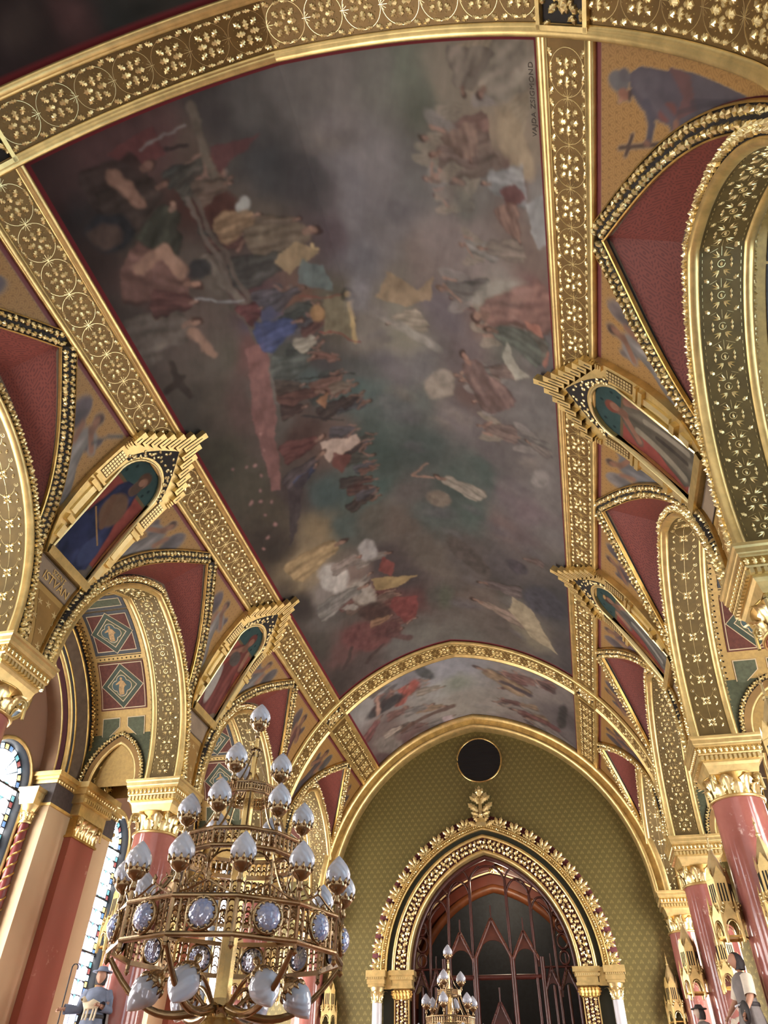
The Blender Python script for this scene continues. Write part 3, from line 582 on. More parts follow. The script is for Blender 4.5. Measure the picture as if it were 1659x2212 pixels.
mural('ceiling_mural', 'dark corner of a painted ceiling mural above the nearest gilded rib', -1.2, YK(0) - .30, 140, 70, NEAR_PTS, NEAR_FIGS, 31)
sig = bpy.data.curves.new('signature', 'FONT'); sig.body = 'VAJDA ZSIGMOND'; sig.size = .07; sig.extrude = .001; sig.space_character = 1.1
_o = bpy.data.objects.new('signature', sig); _me = bpy.data.meshes.new_from_object(_o); bpy.data.objects.remove(_o)
plain('ink', sr(84, 76, 68), 0.8); _me.materials.append(MAT['ink'])
_s = S_IN + .085; _f = vframe(1, _s, YK(0) + 1.16, .004)
_so = obj('signature_lettering', _me, bpy.data.objects['ceiling_mural'], _f); _so['label'] = 'thin dark painted signature letters'; _so['kind'] = 'stuff'

# ------------------------------------------------------------------ ornament pieces
def leaf2d(L, W, lobes=3, h=.012, sharp=.35):
    """lobed leaf lying in xy, stem at the origin, growing along +y, raised to h"""
    n = lobes * 2 + 1; pts = []
    for i in range(n + 1):
        t = i / n; env = math.sin(pi * min(1, t * .92 + .06)) ** .7
        w = W * .5 * env * (1.0 if i % 2 else 1 - sharp * 1.2); pts.append((w, L * t))
    pts[0] = (W * .06, 0); pts[-1] = (0, L)
    ring = pts + [(-x, y) for x, y in reversed(pts[:-1])]
    k = len(ring); V = [(x, y, 0) for x, y in ring] + [(x * .8, L * .5 + (y - L * .5) * .9, h * .8) for x, y in ring] + [(0, L * .5, h * 1.5)]
    F = [[i, (i + 1) % k, k + (i + 1) % k, k + i] for i in range(k)] + [[k + i, k + (i + 1) % k, 2 * k] for i in range(k)]
    return np.array(V, float), F
def rot2(V, a, x=0, y=0, z=0, s=1.0):
    c, q = cos(a), sin(a); W = np.array(V) * s; O = W.copy(); O[:, 0] = W[:, 0] * c - W[:, 1] * q + x; O[:, 1] = W[:, 0] * q + W[:, 1] * c + y; O[:, 2] += z; return O
def strip2d(b, pts, w, h=.006):
    p = np.array(pts, float); t = np.gradient(p, axis=0); t /= np.linalg.norm(t, axis=1)[:, None] + 1e-9; nrm = np.stack([-t[:, 1], t[:, 0]], -1)
    rows = [np.concatenate([p + nrm * w * k, np.full((len(p), 1), z)], 1) for k, z in ((-.5, 0), (-.3, h), (.3, h), (.5, 0))]
    b.grid(np.stack(rows, 1))
def arcpts(cx, cy, r, a0, a1, n=14): return [(cx + r * cos(a), cy + r * sin(a)) for a in np.linspace(a0, a1, n)]
def rosette_mesh(L=.40, W=.42, sx_=.93):
    """oak leaf rosette unit, x across the rib, y along it"""
    b = MB(); lf = leaf2d(.105, .078, 3, .014, .42); sm = leaf2d(.088, .068, 3, .014, .42)
    for i in range(4): b.add(rot2(lf[0], i * pi / 2, .022 * -sin(i * pi / 2), .022 * cos(i * pi / 2)), lf[1])
    for i in range(4):
        a = pi / 4 + i * pi / 2; b.add(rot2(sm[0], a, .075 * -sin(a), .075 * cos(a)), sm[1])
    for sx in (-1, 1):
        for sy in (-1, 1):
            b.add(rot2(sm[0], -sx * sy * .5 + (0 if sy > 0 else pi), sx * .165, sy * .115), sm[1])
            t = leaf2d(.088, .046, 3, .012); b.add(rot2(t[0], (0 if sy > 0 else pi) + sx * sy * .12, sx * .186, sy * .004), t[1])
    for a in np.linspace(0, 2 * pi, 9)[:-1] + pi / 8:
        for r in (.055, .13):
            q = leaf2d(.014, .012, 1, .008); b.add(rot2(q[0], a, r * -sin(a), r * cos(a)), q[1])
    strip2d(b, arcpts(0, 0, .193, 0, 2 * pi, 33), .006); strip2d(b, [(0, .13), (0, L - .13)], .007)
    for a in (-.6, .6, -1.1, 1.1): strip2d(b, [(0, L / 2), (.06 * sin(a), L / 2 + .06 * cos(a))], .004, .004); strip2d(b, [(0, L / 2), (.06 * sin(a), L / 2 - .06 * cos(a))], .004, .004)
    for v in b.V: v[:, 0] *= sx_
    return b.me('oak_leaf_rosette', MAT['gold_leaf'])
ROS = rosette_mesh()
def boss_mesh(w=.36, l=.36):
    b = MB(); r = random.Random(3)
    for i in range(4):
        for q, (rr, LL) in enumerate(((.02, .13), (.10, .10))):
            lf = leaf2d(LL, LL * .7, 3, .03); a = i * pi / 2 + q * pi / 4; b.add(rot2(lf[0], a, rr * -sin(a), rr * cos(a)), lf[1])
    for i in range(48):
        lf = leaf2d(r.uniform(.05, .09), .05, 2, .028); b.add(rot2(lf[0], r.uniform(0, 6.28), r.uniform(-w, w) * .56, r.uniform(-l, l) * .56), lf[1])
    return b.me('leaf_boss', MAT['gold_leaf'])
BOSS = boss_mesh()

# ------------------------------------------------------------------ gilded ribs of the vault
FR = [(.31, .0), (.31, .055), (.295, .062), (.245, .064), (.24, .052), (.232, .058), (.224, .046), (.218, .046), (.21, .022)]
def long_rib(side, n, label):
    Ya, Yb = YK(0) + .31, WALL - .15; sc = (S_OUT + S_IN) / 2; root = thing('trim_%d' % n, label, 'rib', tuple(vp(side, sc, Ya)), kind='structure')
    for sg in (1, -1):
        for (a, b_) in ((Ya, YK(3) - .3), (YK(3) + .3, Yb)):
            prof = np.array([(sc + sg * x * .291 / .31, d) for x, d in FR]); y = np.array([a, b_])
            grid('frame_moulding', vp(side, prof[None, :, 0], y[:, None], prof[None, :, 1]), MAT['gold_frame'], root, smooth=False)
    s = np.linspace(S_B0 - .01, S_B1 + .01, 5)
    for (a, b_) in ((Ya, YK(3) - .3), (YK(3) + .3, Yb)):
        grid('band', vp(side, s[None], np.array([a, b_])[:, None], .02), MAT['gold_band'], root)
    for (a, b_) in ((Ya, YK(3) - .35), (YK(3) + .35, Yb)):
        m = int((b_ - a) / .40)
        for i in range(m):
            y = a + .2 + i * .4 + (b_ - a - m * .4) / 2
            M = vframe(side, sc, y, .02); M = M @ Matrix.Rotation(pi / 2, 4, 'Z')
            obj('oak_leaf_rosette', ROS, root, M)
    return root
long_rib(1, 1, 'gilded straight rib with oak leaves along the right edge of the ceiling mural')
long_rib(-1, 2, 'gilded straight rib with oak leaves along the left edge of the ceiling mural')
def cross_rib(k, n, label, s0=0.35):
    Yc = YK(k); root = thing('trim_%d' % n, label, 'rib', tuple(vp(1, SA, Yc)), kind='structure')
    for sg in (1, -1):
        prof = [(x * 1.0, d + .012) for x, d in FR]
        for side in (1, -1):
            s = np.linspace(s0, SA, 60); p = np.array(prof)
            P = vp(side, s[:, None], Yc + sg * p[None, :, 0], p[None, :, 1]); P[-1, :, 0] = 0
            grid('frame_moulding', P, MAT['gold_frame'], root, smooth=False)
    for side in (1, -1):
        s = np.linspace(s0, SA, 60); P = vp(side, s[:, None], Yc + np.array([-.22, 0, .22])[None], .028); P[-1, :, 0] = 0
        grid('band', P, MAT['gold_band'], root)
        sc = (S_OUT + S_IN) / 2
        for i in range(14):
            s_ = SA - .2 - i * .4
            if abs(s_ - sc) < .3: continue
            if s_ < s0 + .15: break
            obj('oak_leaf_rosette', ROS, root, vframe(side, s_, Yc, .028))
        Mb = vframe(side, sc, Yc, .04); fr = MB()
        for e in (-1, 1):
            fr.box(-.26, .26, e * .235 - .02, e * .235 + .02, -.02, .045); fr.box(e * .235 - .02, e * .235 + .02, -.26, .26, -.02, .045)
        bo = fr.build('boss_frame', MAT['gold_frame'], root, Mb)
        mk('boss_ground', [(-.24, -.24, 0), (.24, -.24, 0), (.24, .24, 0), (-.24, .24, 0)], [[0, 1, 2, 3]], MAT['ground_dark'], root, Mb)
        obj('leaf_boss', BOSS, root, Mb)
    return root
cross_rib(0, 3, 'wide gilded oak leaf rib arching across the top of the picture')
cross_rib(3, 4, 'gilded oak leaf rib arching across the vault before the end wall')

# ------------------------------------------------------------------ generic pointed arch sweep
def parch(prof, c0, n=28):
    """profile [(radius, depth)] -> H, Z, W grids over the full arch, right springing to left"""
    p = np.array(prof, float); th = np.arccos(c0 / p[:, 0]); tau = np.linspace(0, 1, n)
    A = tau[:, None] * th[None]; H = p[None, :, 0] * np.cos(A) - c0; Z = p[None, :, 0] * np.sin(A); H[-1] = 0
    H = np.concatenate([H, -H[-2::-1]]); Z = np.concatenate([Z, Z[-2::-1]]); W = np.broadcast_to(p[None, :, 1], H.shape)
    return H, Z, W
def arch_x(name, prof, c0, yc, z0, side, mat, parent=None, n=28, smooth=False, uv=False):   # arch in a plane across the aisle side: opens along the hall
    H, Z, W = parch(prof, c0, n); P = np.stack([side * W, yc + H, z0 + Z], -1)
    q = np.stack([np.cumsum(np.ones_like(H), 0) * .1, W + Z * 0], -1) if uv else None
    return grid(name, P, mat, parent, uv=q, smooth=smooth)
def arch_y(name, prof, c0, xc, z0, mat, parent=None, n=28, smooth=False, uv=False):         # arch in a plane across the hall
    H, Z, W = parch(prof, c0, n); P = np.stack([xc + H, W, z0 + Z], -1)
    return grid(name, P, mat, parent, smooth=smooth)
def leafy(path, lat, nrm, hw, step, seed, size=.075, rows=(-.45, .45), h=.03, tilt=.5):
    """gilded foliage running along a band; path, lateral and normal are arrays"""
    b = MB(); r = random.Random(seed); d = np.concatenate([[0], np.cumsum(np.linalg.norm(np.diff(path, axis=0), axis=1))]); N = int(d[-1] / step)
    for i in range(N):
        for q, row in enumerate(rows):
            x = (i + .5 + .5 * (q % 2)) * step
            if x > d[-1]: continue
            P, A, Nn = (np.array([np.interp(x, d, a[:, j]) for j in range(3)]) for a in (path, lat, nrm))
            T = np.cross(Nn, A); lf = leaf2d(size * r.uniform(.85, 1.2), size * r.uniform(.75, 1.0), 2, h * r.uniform(.8, 1.3), .42)
            V = rot2(lf[0], r.uniform(-.7, .7) + (pi if (i + q) % 2 else 0) + (1.1 if row > 0 else -1.1) * (1 if (i % 2) else .6)); V[:, :2] -= V[:, :2].mean(0) * .9; V[:, 2] += tilt * .25 * (V[:, 0] + V[:, 1] * r.uniform(-1, 1))
            b.add(P + A * hw * row + V[:, :1] * A + V[:, 1:2] * T + V[:, 2:3] * Nn, lf[1])
    return b

# ------------------------------------------------------------------ lunettes: red panels, foliate groins
AC0, AR = 0.55, 2.15; AZ = 5.49              # arcade arch
XH = 3.57                                    # hall face of the arcade
def lunette(side, j, label):
    yc = YK(j) + 2; root = thing('wall_lunette', label, 'lunette', tuple(vp(side, S_OUT, yc)), kind='structure')
    n = 40; s = np.linspace(0.05, S_OUT - .02, n); g = groin(s)
    for sg in (-1, 1):
        f = np.linspace(0, 1, n); th = f * math.acos(AC0 / 2.33); ay = 2.33 * np.cos(th) - AC0; az = AZ + 2.33 * np.sin(th)
        # match by fraction of arc length
        G = vp(side, s, yc + sg * np.maximum(g - .09, 0), .0); A = np.stack([np.full(n, side * (XH + .02)), yc + sg * ay, az], -1)
        for (a, b_, mt, nm) in ((0, .10, 'taupe', 'border_strip'), (.10, .93, 'lunette_red', 'red_panel'), (.93, 1.0, 'taupe', 'border_strip')):
            m = 8 if mt == 'lunette_red' else 2; q = np.linspace(a, b_, m)
            P = G[:, None] * (1 - q[None, :, None]) + A[:, None] * q[None, :, None]
            dist = np.linalg.norm(A - G, axis=1)[:, None] * q[None]; al = np.concatenate([[0], np.cumsum(np.linalg.norm(np.diff(A, axis=0), axis=1))])[:, None] + q[None] * 0
            grid(nm, P, MAT[mt], root, uv=np.stack([dist, al], -1))
    for sg in (-1, 1):                       # groin band: dark ground and gilded leaves
        gs = np.linspace(.05, S_OUT - .03, 60); w = .085
        c = vp(side, gs, yc + sg * groin(gs), .03); t = np.gradient(c, axis=0); t /= np.linalg.norm(t, axis=1)[:, None]
        th = gs / RV; nr = np.stack([-side * np.cos(th), 0 * th, -np.sin(th)], -1); la = np.cross(t, nr); la /= np.linalg.norm(la, axis=1)[:, None]
        P = np.stack([c + la * w * k + nr * d for k, d in ((-1.05, -.06), (-1, .0), (-.9, .015), (-.5, .02), (.5, .02), (.9, .015), (1, 0), (1.05, -.06))], 1)
        gb = grid('groin_band', P, MAT['ground_dark'], root)
        o = leafy(c + nr * .016, la, nr, w, .066, j * 7 + sg + side * 3, .078, (-.5, .5), .03).build('leaf_relief', MAT['gold_leaf'], gb); o['kind'] = 'stuff'
        e = MB(); e.grid(np.stack([c + la * w * k + nr * d for k, d in ((-1.18, -.02), (-1.16, .02), (-1.0, .025), (-.95, .0))], 1)); e.grid(np.stack([c + la * w * k + nr * d for k, d in ((.95, 0), (1.0, .025), (1.16, .02), (1.18, -.02))], 1))
        e.build('edge_fillet', MAT['gold_deep'], gb)
    return root
_w = {0: 'nearest', 1: 'second', 2: 'third', 3: 'farthest'}
for side in (1, -1):
    for j in range(4):
        lunette(side, j, '%s red patterned lunette framed by gilded foliage on the %s side' % (_w[j], 'right' if side > 0 else 'left'))

# ------------------------------------------------------------------ spandrels: gold diaper with painted figures
def spandrel(side, k, h, label, figs, cat='painting', ns=140, nf=112):
    s = np.linspace(.0, S_OUT + .02, ns); f = np.linspace(0, 1, nf); S, Fq = np.meshgrid(s, f, indexing='ij')
    wid = 2.0 - groin(S) - .06; Bq = Fq * wid; Y = YK(k) + h * Bq
    p = Paint(Bq, S, .2, 1.0); p.tex = .35 * noise2(Bq, S, 9, k + 40, 3)
    for q in figs:
        kk, a = q[0], q[1:]
        if kk == 'e': p.ell(*a)
        elif kk == 'l': p.line(*a)
        elif kk == 'p': p.poly(*a)
        else: p.fig(a[0], a[1], a[2], a[3], **(a[4] if len(a) > 4 else {}))
    for X_ in (p.C, p.A[..., None]):
        for _ in range(1): X_[1:-1, 1:-1] = (X_[1:-1, 1:-1] * 2 + X_[:-2, 1:-1] + X_[2:, 1:-1] + X_[1:-1, :-2] + X_[1:-1, 2:]) / 6
    p.C = np.clip(p.C * .82 * np.array([1.06, 1.0, .90]), .003, .9)
    e = (wid - Bq < .055 + 0 * Bq) | (S > S_OUT - .05)
    e &= S > .3
    p.C[e] = lin((110, 42, 44)); p.A[e] = 1
    o = grid('spandrel_painting', vp(side, S, Y, 0.0), MAT['spandrel_paint'], uv=np.stack([Y, S], -1), col=np.concatenate([p.C, p.A[..., None]], -1))
    return tag(o, label, cat)
def angel(head, foot, robe, wing=(96, 88, 96), hair=(66, 44, 38), arm=.5, w=.19, lean=.3):
    hx, hy = head; fx, fy = foot
    return [('e', (hx + .22, hy - .20), (.07, .24), (.13, -.03), wing, .15), ('e', (hx + .16, hy - .28), (.05, .20), (.07, -.02), tuple(int(v * .8) for v in wing), .3), ('e', (hx - .22, hy - .30), (-.05, .16), (.07, .03), tuple(int(v * .86) for v in wing), .2),
            ('l', (hx + .28, hy - .05), (hx + .22, hy - .40), .012, tuple(int(v * .7) for v in wing), .6), ('l', (hx + .18, hy - .05), (hx + .14, hy - .40), .012, tuple(int(v * .7) for v in wing), .6),
            ('f', (hx, hy), (fx, fy), w, robe, dict(hair=hair, arm=arm, lean=lean, skin=(136, 98, 78)))]
GREY = (118, 116, 118); PUR = (96, 78, 86); WHT = (146, 142, 142); DRK = (78, 70, 76)
R_, L_ = 1, -1
spandrel(R_, 0, 1, 'kneeling figure in dark cowl holding a wooden cross on gold pattern, top right', [
    ('p', [(.43, 2.2), (.42, 1.96), (.45, 1.45), (.47, 1.2), (.60, 1.45), (.78, 1.75), (.99, 2.05), (.92, 2.12), (.80, 2.2), (.6, 2.3)], (84, 78, 88)), ('p', [(.42, 2.2), (.44, 2.0), (.66, 1.9), (.78, 2.1), (.66, 2.3)], (100, 70, 72)), ('p', [(.46, 2.5), (.45, 2.2), (.6, 2.05), (.84, 2.14), (.82, 2.34), (.77, 2.47), (.68, 2.58), (.54, 2.63)], (78, 72, 84)),
    ('e', (.56, 2.42), (.10, -.04), (.05, .16), (88, 82, 94), .6), ('l', (.62, 2.5), (.78, 2.18), .05, (98, 92, 104), .7), ('l', (.76, 1.8), (.95, 2.02), .05, (112, 118, 128), .7), ('l', (.58, 1.5), (.82, 2.0), .035, (104, 100, 110), .7), ('l', (.5, 1.4), (.62, 1.95), .03, (60, 54, 66), .7), ('l', (.56, 1.7), (.72, 2.1), .02, (58, 52, 62), .6),
    ('e', (.74, 2.2), (.05, .10), (.07, -.03), (112, 66, 62)), ('l', (.72, 2.42), (.86, 2.36), .05, (74, 70, 84)), ('l', (.86, 2.36), (1.0, 2.38), .04, (72, 68, 82)), ('l', (.62, 2.42), (.80, 2.10), .04, (86, 80, 92)), ('l', (.80, 2.10), (.92, 2.10), .035, (134, 96, 80)),
    ('l', (.93, 2.03), (1.12, 2.70), .024, (70, 50, 40)), ('l', (.985, 2.56), (1.17, 2.63), .022, (70, 50, 40)), ('e', (1.02, 2.40), (.03, 0), (0, .045), (136, 98, 82)), ('e', (.92, 2.12), (.03, 0), (0, .04), (140, 102, 86)),
    ('e', (.60, 2.72), (.09, .02), (-.02, .12), (104, 102, 108), .2), ('e', (.545, 2.66), (.06, .0), (0, .07), (94, 90, 98), .3), ('e', (.69, 2.665), (.055, 0), (0, .075), (142, 98, 80), .25), ('e', (.74, 2.70), (.03, .01), (0, .03), (166, 124, 104), .4), ('l', (.66, 2.60), (.72, 2.60), .02, (70, 48, 44))], ns=190, nf=170)
spandrel(L_, 0, 1, 'gold patterned spandrel at the left edge with the hand of a figure', angel((.85, 2.75), (.6, 1.6), DRK))
SPEC = {}
_t = {(1, -1): ((1.02, 2.80), (.64, 1.72)), (1, 1): ((1.02, 2.80), (.66, 1.75)), (2, -1): ((1.0, 2.78), (.64, 1.7)), (2, 1): ((1.02, 2.80), (.66, 1.72)), (3, -1): ((.86, 2.78), (.50, 1.45)), (3, 1): ((.86, 2.74), (.50, 1.45)), (4, -1): ((1.14, 2.70), (.78, 1.55))}
for sd, k, h, lb, robe, wing in (
        (R_, 1, -1, 'angel in pale robe above the nearest right medallion', WHT, (118, 106, 106)), (R_, 1, 1, 'angel with raised hands below the nearest right medallion', (116, 116, 122), (128, 122, 124)),
        (R_, 2, -1, 'dark haired angel above the second right medallion', PUR, (84, 76, 84)), (R_, 2, 1, 'violet angel below the second right medallion', PUR, (104, 92, 98)),
        (R_, 3, -1, 'red and violet angel before the far rib on the right', (104, 74, 80), (92, 82, 90)), (R_, 3, 1, 'angel pointing upward behind the far rib on the right', (92, 78, 88), (84, 76, 84)), (R_, 4, -1, 'dark angel beside the green end wall on the right', DRK, (70, 62, 70)),
        (L_, 1, -1, 'angel with sword in white robe above the blue robed king', WHT, (92, 82, 90)), (L_, 1, 1, 'angel with folded wings below the blue robed king', (132, 128, 130), (102, 96, 102)),
        (L_, 2, -1, 'white robed angel above the red hooded king', WHT, (98, 88, 96)), (L_, 2, 1, 'grey angel below the red hooded king', GREY, (92, 86, 90)),
        (L_, 3, -1, 'raised arm angel in wine red before the far rib on the left', (98, 58, 58), (92, 80, 84)), (L_, 3, 1, 'grey angel behind the far rib on the left', DRK, (92, 88, 90)), (L_, 4, -1, 'dark blue angel beside the green end wall on the left', (56, 58, 84), (70, 64, 72))):
    hd, ft = _t[(k, h)]; f = angel(hd, ft, robe, wing, arm=.5 if k != 2 else .3)
    if sd < 0 and (k, h) == (1, -1): f += [('l', (.82, 2.50), (.74, 2.72), .018, (60, 66, 70)), ('l', (.74, 2.72), (.62, 2.86), .028, (70, 78, 82))]
    spandrel(sd, k, h, 'painted ' + lb, f)

# ------------------------------------------------------------------ medallions: gilded gothic frames with seated figures
def plate(name, loops, d0, d1, mp, mat, parent, cut=.12, axis=1):
    bm = bmesh.new(); es = []
    for lp in loops:
        vs = [bm.verts.new((x, y, 0)) for x, y in lp]
        for i in range(len(vs)): es.append(bm.edges.new((vs[i], vs[(i + 1) % len(vs)])))
    bmesh.ops.triangle_fill(bm, use_beauty=True, use_dissolve=False, edges=es)
    if cut:
        ys = [v.co[axis] for v in bm.verts]; y = min(ys) + cut
        while y < max(ys):
            no = (0, 1, 0) if axis == 1 else (1, 0, 0); co = (0, y, 0) if axis == 1 else (y, 0, 0)
            bmesh.ops.bisect_plane(bm, geom=bm.verts[:] + bm.edges[:] + bm.faces[:], plane_co=co, plane_no=no); y += cut
    bm.verts.ensure_lookup_table(); bm.verts.index_update()
    P = np.array([v.co[:2] for v in bm.verts]); F = [[v.index for v in f.verts] for f in bm.faces]; n = len(P)
    bd = [(e.verts[0].index, e.verts[1].index) for e in bm.edges if len(e.link_faces) == 1]; bm.free()
    V = np.concatenate([mp(P[:, 0], P[:, 1], d1), mp(P[:, 0], P[:, 1], d0)])
    return mk(name, V, F + [[a, b_, b_ + n, a + n] for a, b_ in bd], mat, parent)
def rarch(hw, y0, ys, n=18):                 # rectangle with a round head: half width, base, springing
    return [(-hw, y0), (hw, y0)] + [(hw * cos(a), ys + hw * 1.05 * sin(a)) for a in np.linspace(0, pi, n)]
def medallion(side, k, label, fig, title=None):
    Yc = YK(k) + .04; root = thing('gothic_frame', label, 'picture frame', tuple(vp(side, 1.2, Yc)), group='painted medallions on the vault')
    fl = side * -1                           # reading direction along the hall
    mp = lambda b, a, d: vp(side, a, Yc + fl * b, d)
    yb, yt = 1.30, 2.60; hole = rarch(.36, yb, yt)
    outl = [(-.40, 1.17), (.40, 1.17), (.56, 1.62), (.60, 2.2), (.60, 2.94), (.50, 2.98), (.30, 3.18), (.13, 3.40), (0, 3.48), (-.13, 3.40), (-.30, 3.18), (-.50, 2.98), (-.60, 2.94), (-.60, 2.2), (-.56, 1.62)]
    plate('frame_plate', [outl, hole], .0, .085, mp, MAT['gold_frame'], root)
    # inner moulding
    hp = np.array(hole + hole[:1]); c = np.array([0, 2.2]); rows = []
    for k_, d in ((1.0, .03), (1.0, .10), (1.045, .105), (1.075, .09)):
        q = (hp - c) * np.array([k_, 1 + (k_ - 1) * .5]) + c; rows.append(mp(q[:, 0], q[:, 1], d))
    grid('inner_moulding', np.stack(rows, 1), MAT['gold_leaf'], root)
    # dark traceried head between round arch and pointed gable
    cr = [(.40 * cos(a), 2.62 + .42 * sin(a)) for a in np.linspace(.25, pi - .25, 16)]
    top = [(.0, 3.36)] ; rt = [(.43 - .43 * t ** 1.5, 2.72 + .64 * t) for t in np.linspace(0, 1, 9)]; lt = [(-x, y) for x, y in reversed(rt[:-1])]
    plate('tracery_ground', [cr[::-1] + rt[1:] + lt[:-1]] if False else [rt + lt + [(x, y) for x, y in reversed(cr)]], .085, .092, mp, MAT['ground_dark'], root)
    b = MB(); r = random.Random(k)
    for sg in (-1, 1):
        for t in np.linspace(.06, .9, 11):
            for q in (.3, .72):
                x = (.43 - .43 * t ** 1.5); y = 2.72 + .64 * t; xa = .40 * cos(.25 + t * 1.32); ya = 2.62 + .42 * sin(.25 + t * 1.32)
                px, py = x + (xa - x) * q, y + (ya - y) * q; lf = leaf2d(.052, .046, 2, .008); V = rot2(lf[0], r.uniform(0, 6), sg * px, py); b.add(mp(V[:, 0], V[:, 1], .092 + V[:, 2]), lf[1])
    b.build('tracery_leaves', MAT['gold_leaf'], root)['kind'] = 'stuff'
    # edge line round the tracery
    for i in range(-6, 7):                   # stepped pinnacles of the gable
        x = i * .092; t = abs(i) / 6; top_ = 3.80 - .70 * t ** .85; w = .037; lo = 3.0 if abs(i) < 6 else 2.86
        lo = 3.42 - .52 * t
        bb = MB()
        V = []
        for (a, hw) in ((lo, w), (top_ - .05, w), (top_ - .05, w * 1.08), (top_, w * 1.08)):
            V.append(mp(np.array([x - hw, x - hw, x + hw, x + hw]), np.full(4, a), np.array([.05, .15, .15, .05])))
        bb.grid(np.stack([np.concatenate([v, v[:1]]) for v in V])); bb.add(V[-1], [[0, 1, 2, 3]])
        pn = bb.build('pinnacle', MAT['gold_frame'], root)
        sl = mp(np.array([x - .006, x + .006, x + .006, x - .006]), np.array([lo + .03, lo + .03, top_ - .08, top_ - .08]), .152); mk('slot', sl, [[0, 1, 2, 3]], MAT['ground_dark'], pn)
    for sg in (-1, 1):                       # side buttresses with caps and lattice fields
        def bx(name, x0, x1, a0, a1, d0, d1, mat, par=root):
            n = max(2, int((a1 - a0) / .1) + 1); a = np.linspace(a0, a1, n); xs = np.array([x0, x0, x1, x1, x0]); ds = np.array([d0, d1, d1, d0, d0])
            P = mp(sg * xs[None], a[:, None], np.broadcast_to(ds[None], (n, 5))); m = MB(); m.grid(P); m.add(P[0, :4], [[0, 1, 2, 3]]); m.add(P[-1, :4], [[3, 2, 1, 0]])
            return m.build(name, MAT[mat], par)
        xo = lambda a: np.interp(a, [1.17, 1.62, 2.2], [.40, .56, .60])
        bx('buttress', .42, .50, 1.75, 2.2, .08, .115, 'gold_leaf'); bx('buttress_cap', .40, .58, 2.16, 2.22, .08, .14, 'gold_frame'); bx('buttress_cap', .40, .585, 2.26, 2.30, .08, .13, 'gold_frame')
        lat = bx('lattice_field', .43, .56, 2.36, 2.74, .085, .095, 'gold_band')
        m = MB()
        for i in range(9):
            a = 2.37 + i * .042
            for u in range(3):
                x = .445 + u * .042; V = mp(sg * np.array([x, x + .03, x + .03, x]), np.array([a, a, a + .03, a + .03]), .1); m.add(V, [[0, 1, 2, 3]])
        m.build('lattice_dots', MAT['gold_leaf'], lat)['kind'] = 'stuff'
        bx('scroll', .39, .50, 1.62, 1.70, .08, .15, 'gold_frame'); bx('base_block', .37, .46, 1.40, 1.56, .08, .125, 'gold_leaf')
        for i in range(6): bx('crenel', .53 + .012 * (i % 2), .60, 2.80 + i * .035, 2.82 + i * .035, .08, .12, 'gold_frame')
    bb = MB(); a = np.array([1.17, 1.17, 1.29, 1.29, 1.17]); ds = np.array([.0, .12, .12, .0, .0]); xs = np.array([-.41, .41])
    bb.grid(mp(xs[:, None], a[None], np.broadcast_to(ds[None], (2, 5)))); bb.build('base_bar', MAT['gold_frame'], root)
    # the painted field
    B, S = np.meshgrid(np.linspace(-.37, .37, 80), np.linspace(yb - .01, yt + .42, 150)); p = Paint(B, S, lin((150, 66, 58)))
    p.put((S > 2.56) * 1.0, lin((52, 82, 84))); p.line((-.4, 2.55), (.4, 2.55), .025, (110, 92, 62))
    for q in ((-.2, 2.8), (.05, 2.86), (.22, 2.72), (.2, 2.62), (-.27, 2.66)): p.ell(q, (.022, 0), (0, .03), (30, 52, 56), .3)
    for f in fig:
        kk, a = f[0], f[1:]
        (p.ell if kk == 'e' else p.line if kk == 'l' else p.poly if kk == 'p' else p.fig)(*a) if kk != 'f' else p.fig(a[0], a[1], a[2], a[3], **(a[4] if len(a) > 4 else {}))
    p.C *= (1 + .25 * noise2(B, S, 9, k + 5, 3))[..., None]; p.C = np.clip((p.C * .8 + (p.C @ np.array([.3, .55, .15]))[..., None] * .2) * .80 * np.array([1.04, 1.0, .90]), .003, .9)
    grid('painted_field', mp(B, S, .035), MAT['mural_paint'], root, col=np.concatenate([p.C, np.ones(B.shape + (1,))], -1))
    # name tablet and sprigged panel below
    B, S = np.meshgrid(np.linspace(-1, 1, 9), np.linspace(.86, 1.17, 5)); wd_ = (2 - groin(S) - .08)
    grid('name_tablet', mp(B * wd_, S, .02), MAT['tablet'], root)
    B, S = np.meshgrid(np.linspace(-1, 1, 9), np.linspace(.02, .86, 12)); wd_ = (2 - groin(S) - .08)
    pan = grid('sprig_panel', mp(B * wd_, S, .012), MAT['sprig_gold'], root)
    B, S = np.meshgrid(np.linspace(-1, 1, 9), np.linspace(.1, .78, 12)); wd_ = (2 - groin(S) - .08) - .09
    grid('inner_field', mp(B * wd_, S, .016), MAT['sprig_ground'], pan)
    b = MB()
    for (x, y) in ((-.14, .66), (.0, .7), (.15, .64), (-.16, .46), (.17, .5), (-.17, .28), (.0, .34), (.14, .25), (.03, .16)):
        for q in range(5): lf = leaf2d(.055, .018, 1, .004); V = rot2(lf[0], q * 1.256 + .3, x, y); b.add(mp(V[:, 0], V[:, 1], .017 + V[:, 2]), lf[1])
    b.build('sprigs', MAT['sprig_light'], pan)['kind'] = 'stuff'
    for e in (0.87, 1.155):
        B = np.linspace(-1, 1, 9); S = np.array([e - .008, e + .008]); wd_ = 2 - groin(S) - .08
        grid('tablet_line', mp(B[None] * wd_[:, None], S[:, None], .024), MAT['tablet_dark'], root)
    if title:
        for txt, sz, a, x in title:
            c = bpy.data.curves.new('lettering', 'FONT'); c.body = txt; c.size = sz; c.extrude = .002; c.align_x = 'CENTER'
            o = bpy.data.objects.new('lettering', c); me = bpy.data.meshes.new_from_object(o); bpy.data.objects.remove(o); me.materials.append(MAT['letter_gold'])
            obj('lettering', me, root, vframe(side, a, Yc + x * fl, .022))
    return root
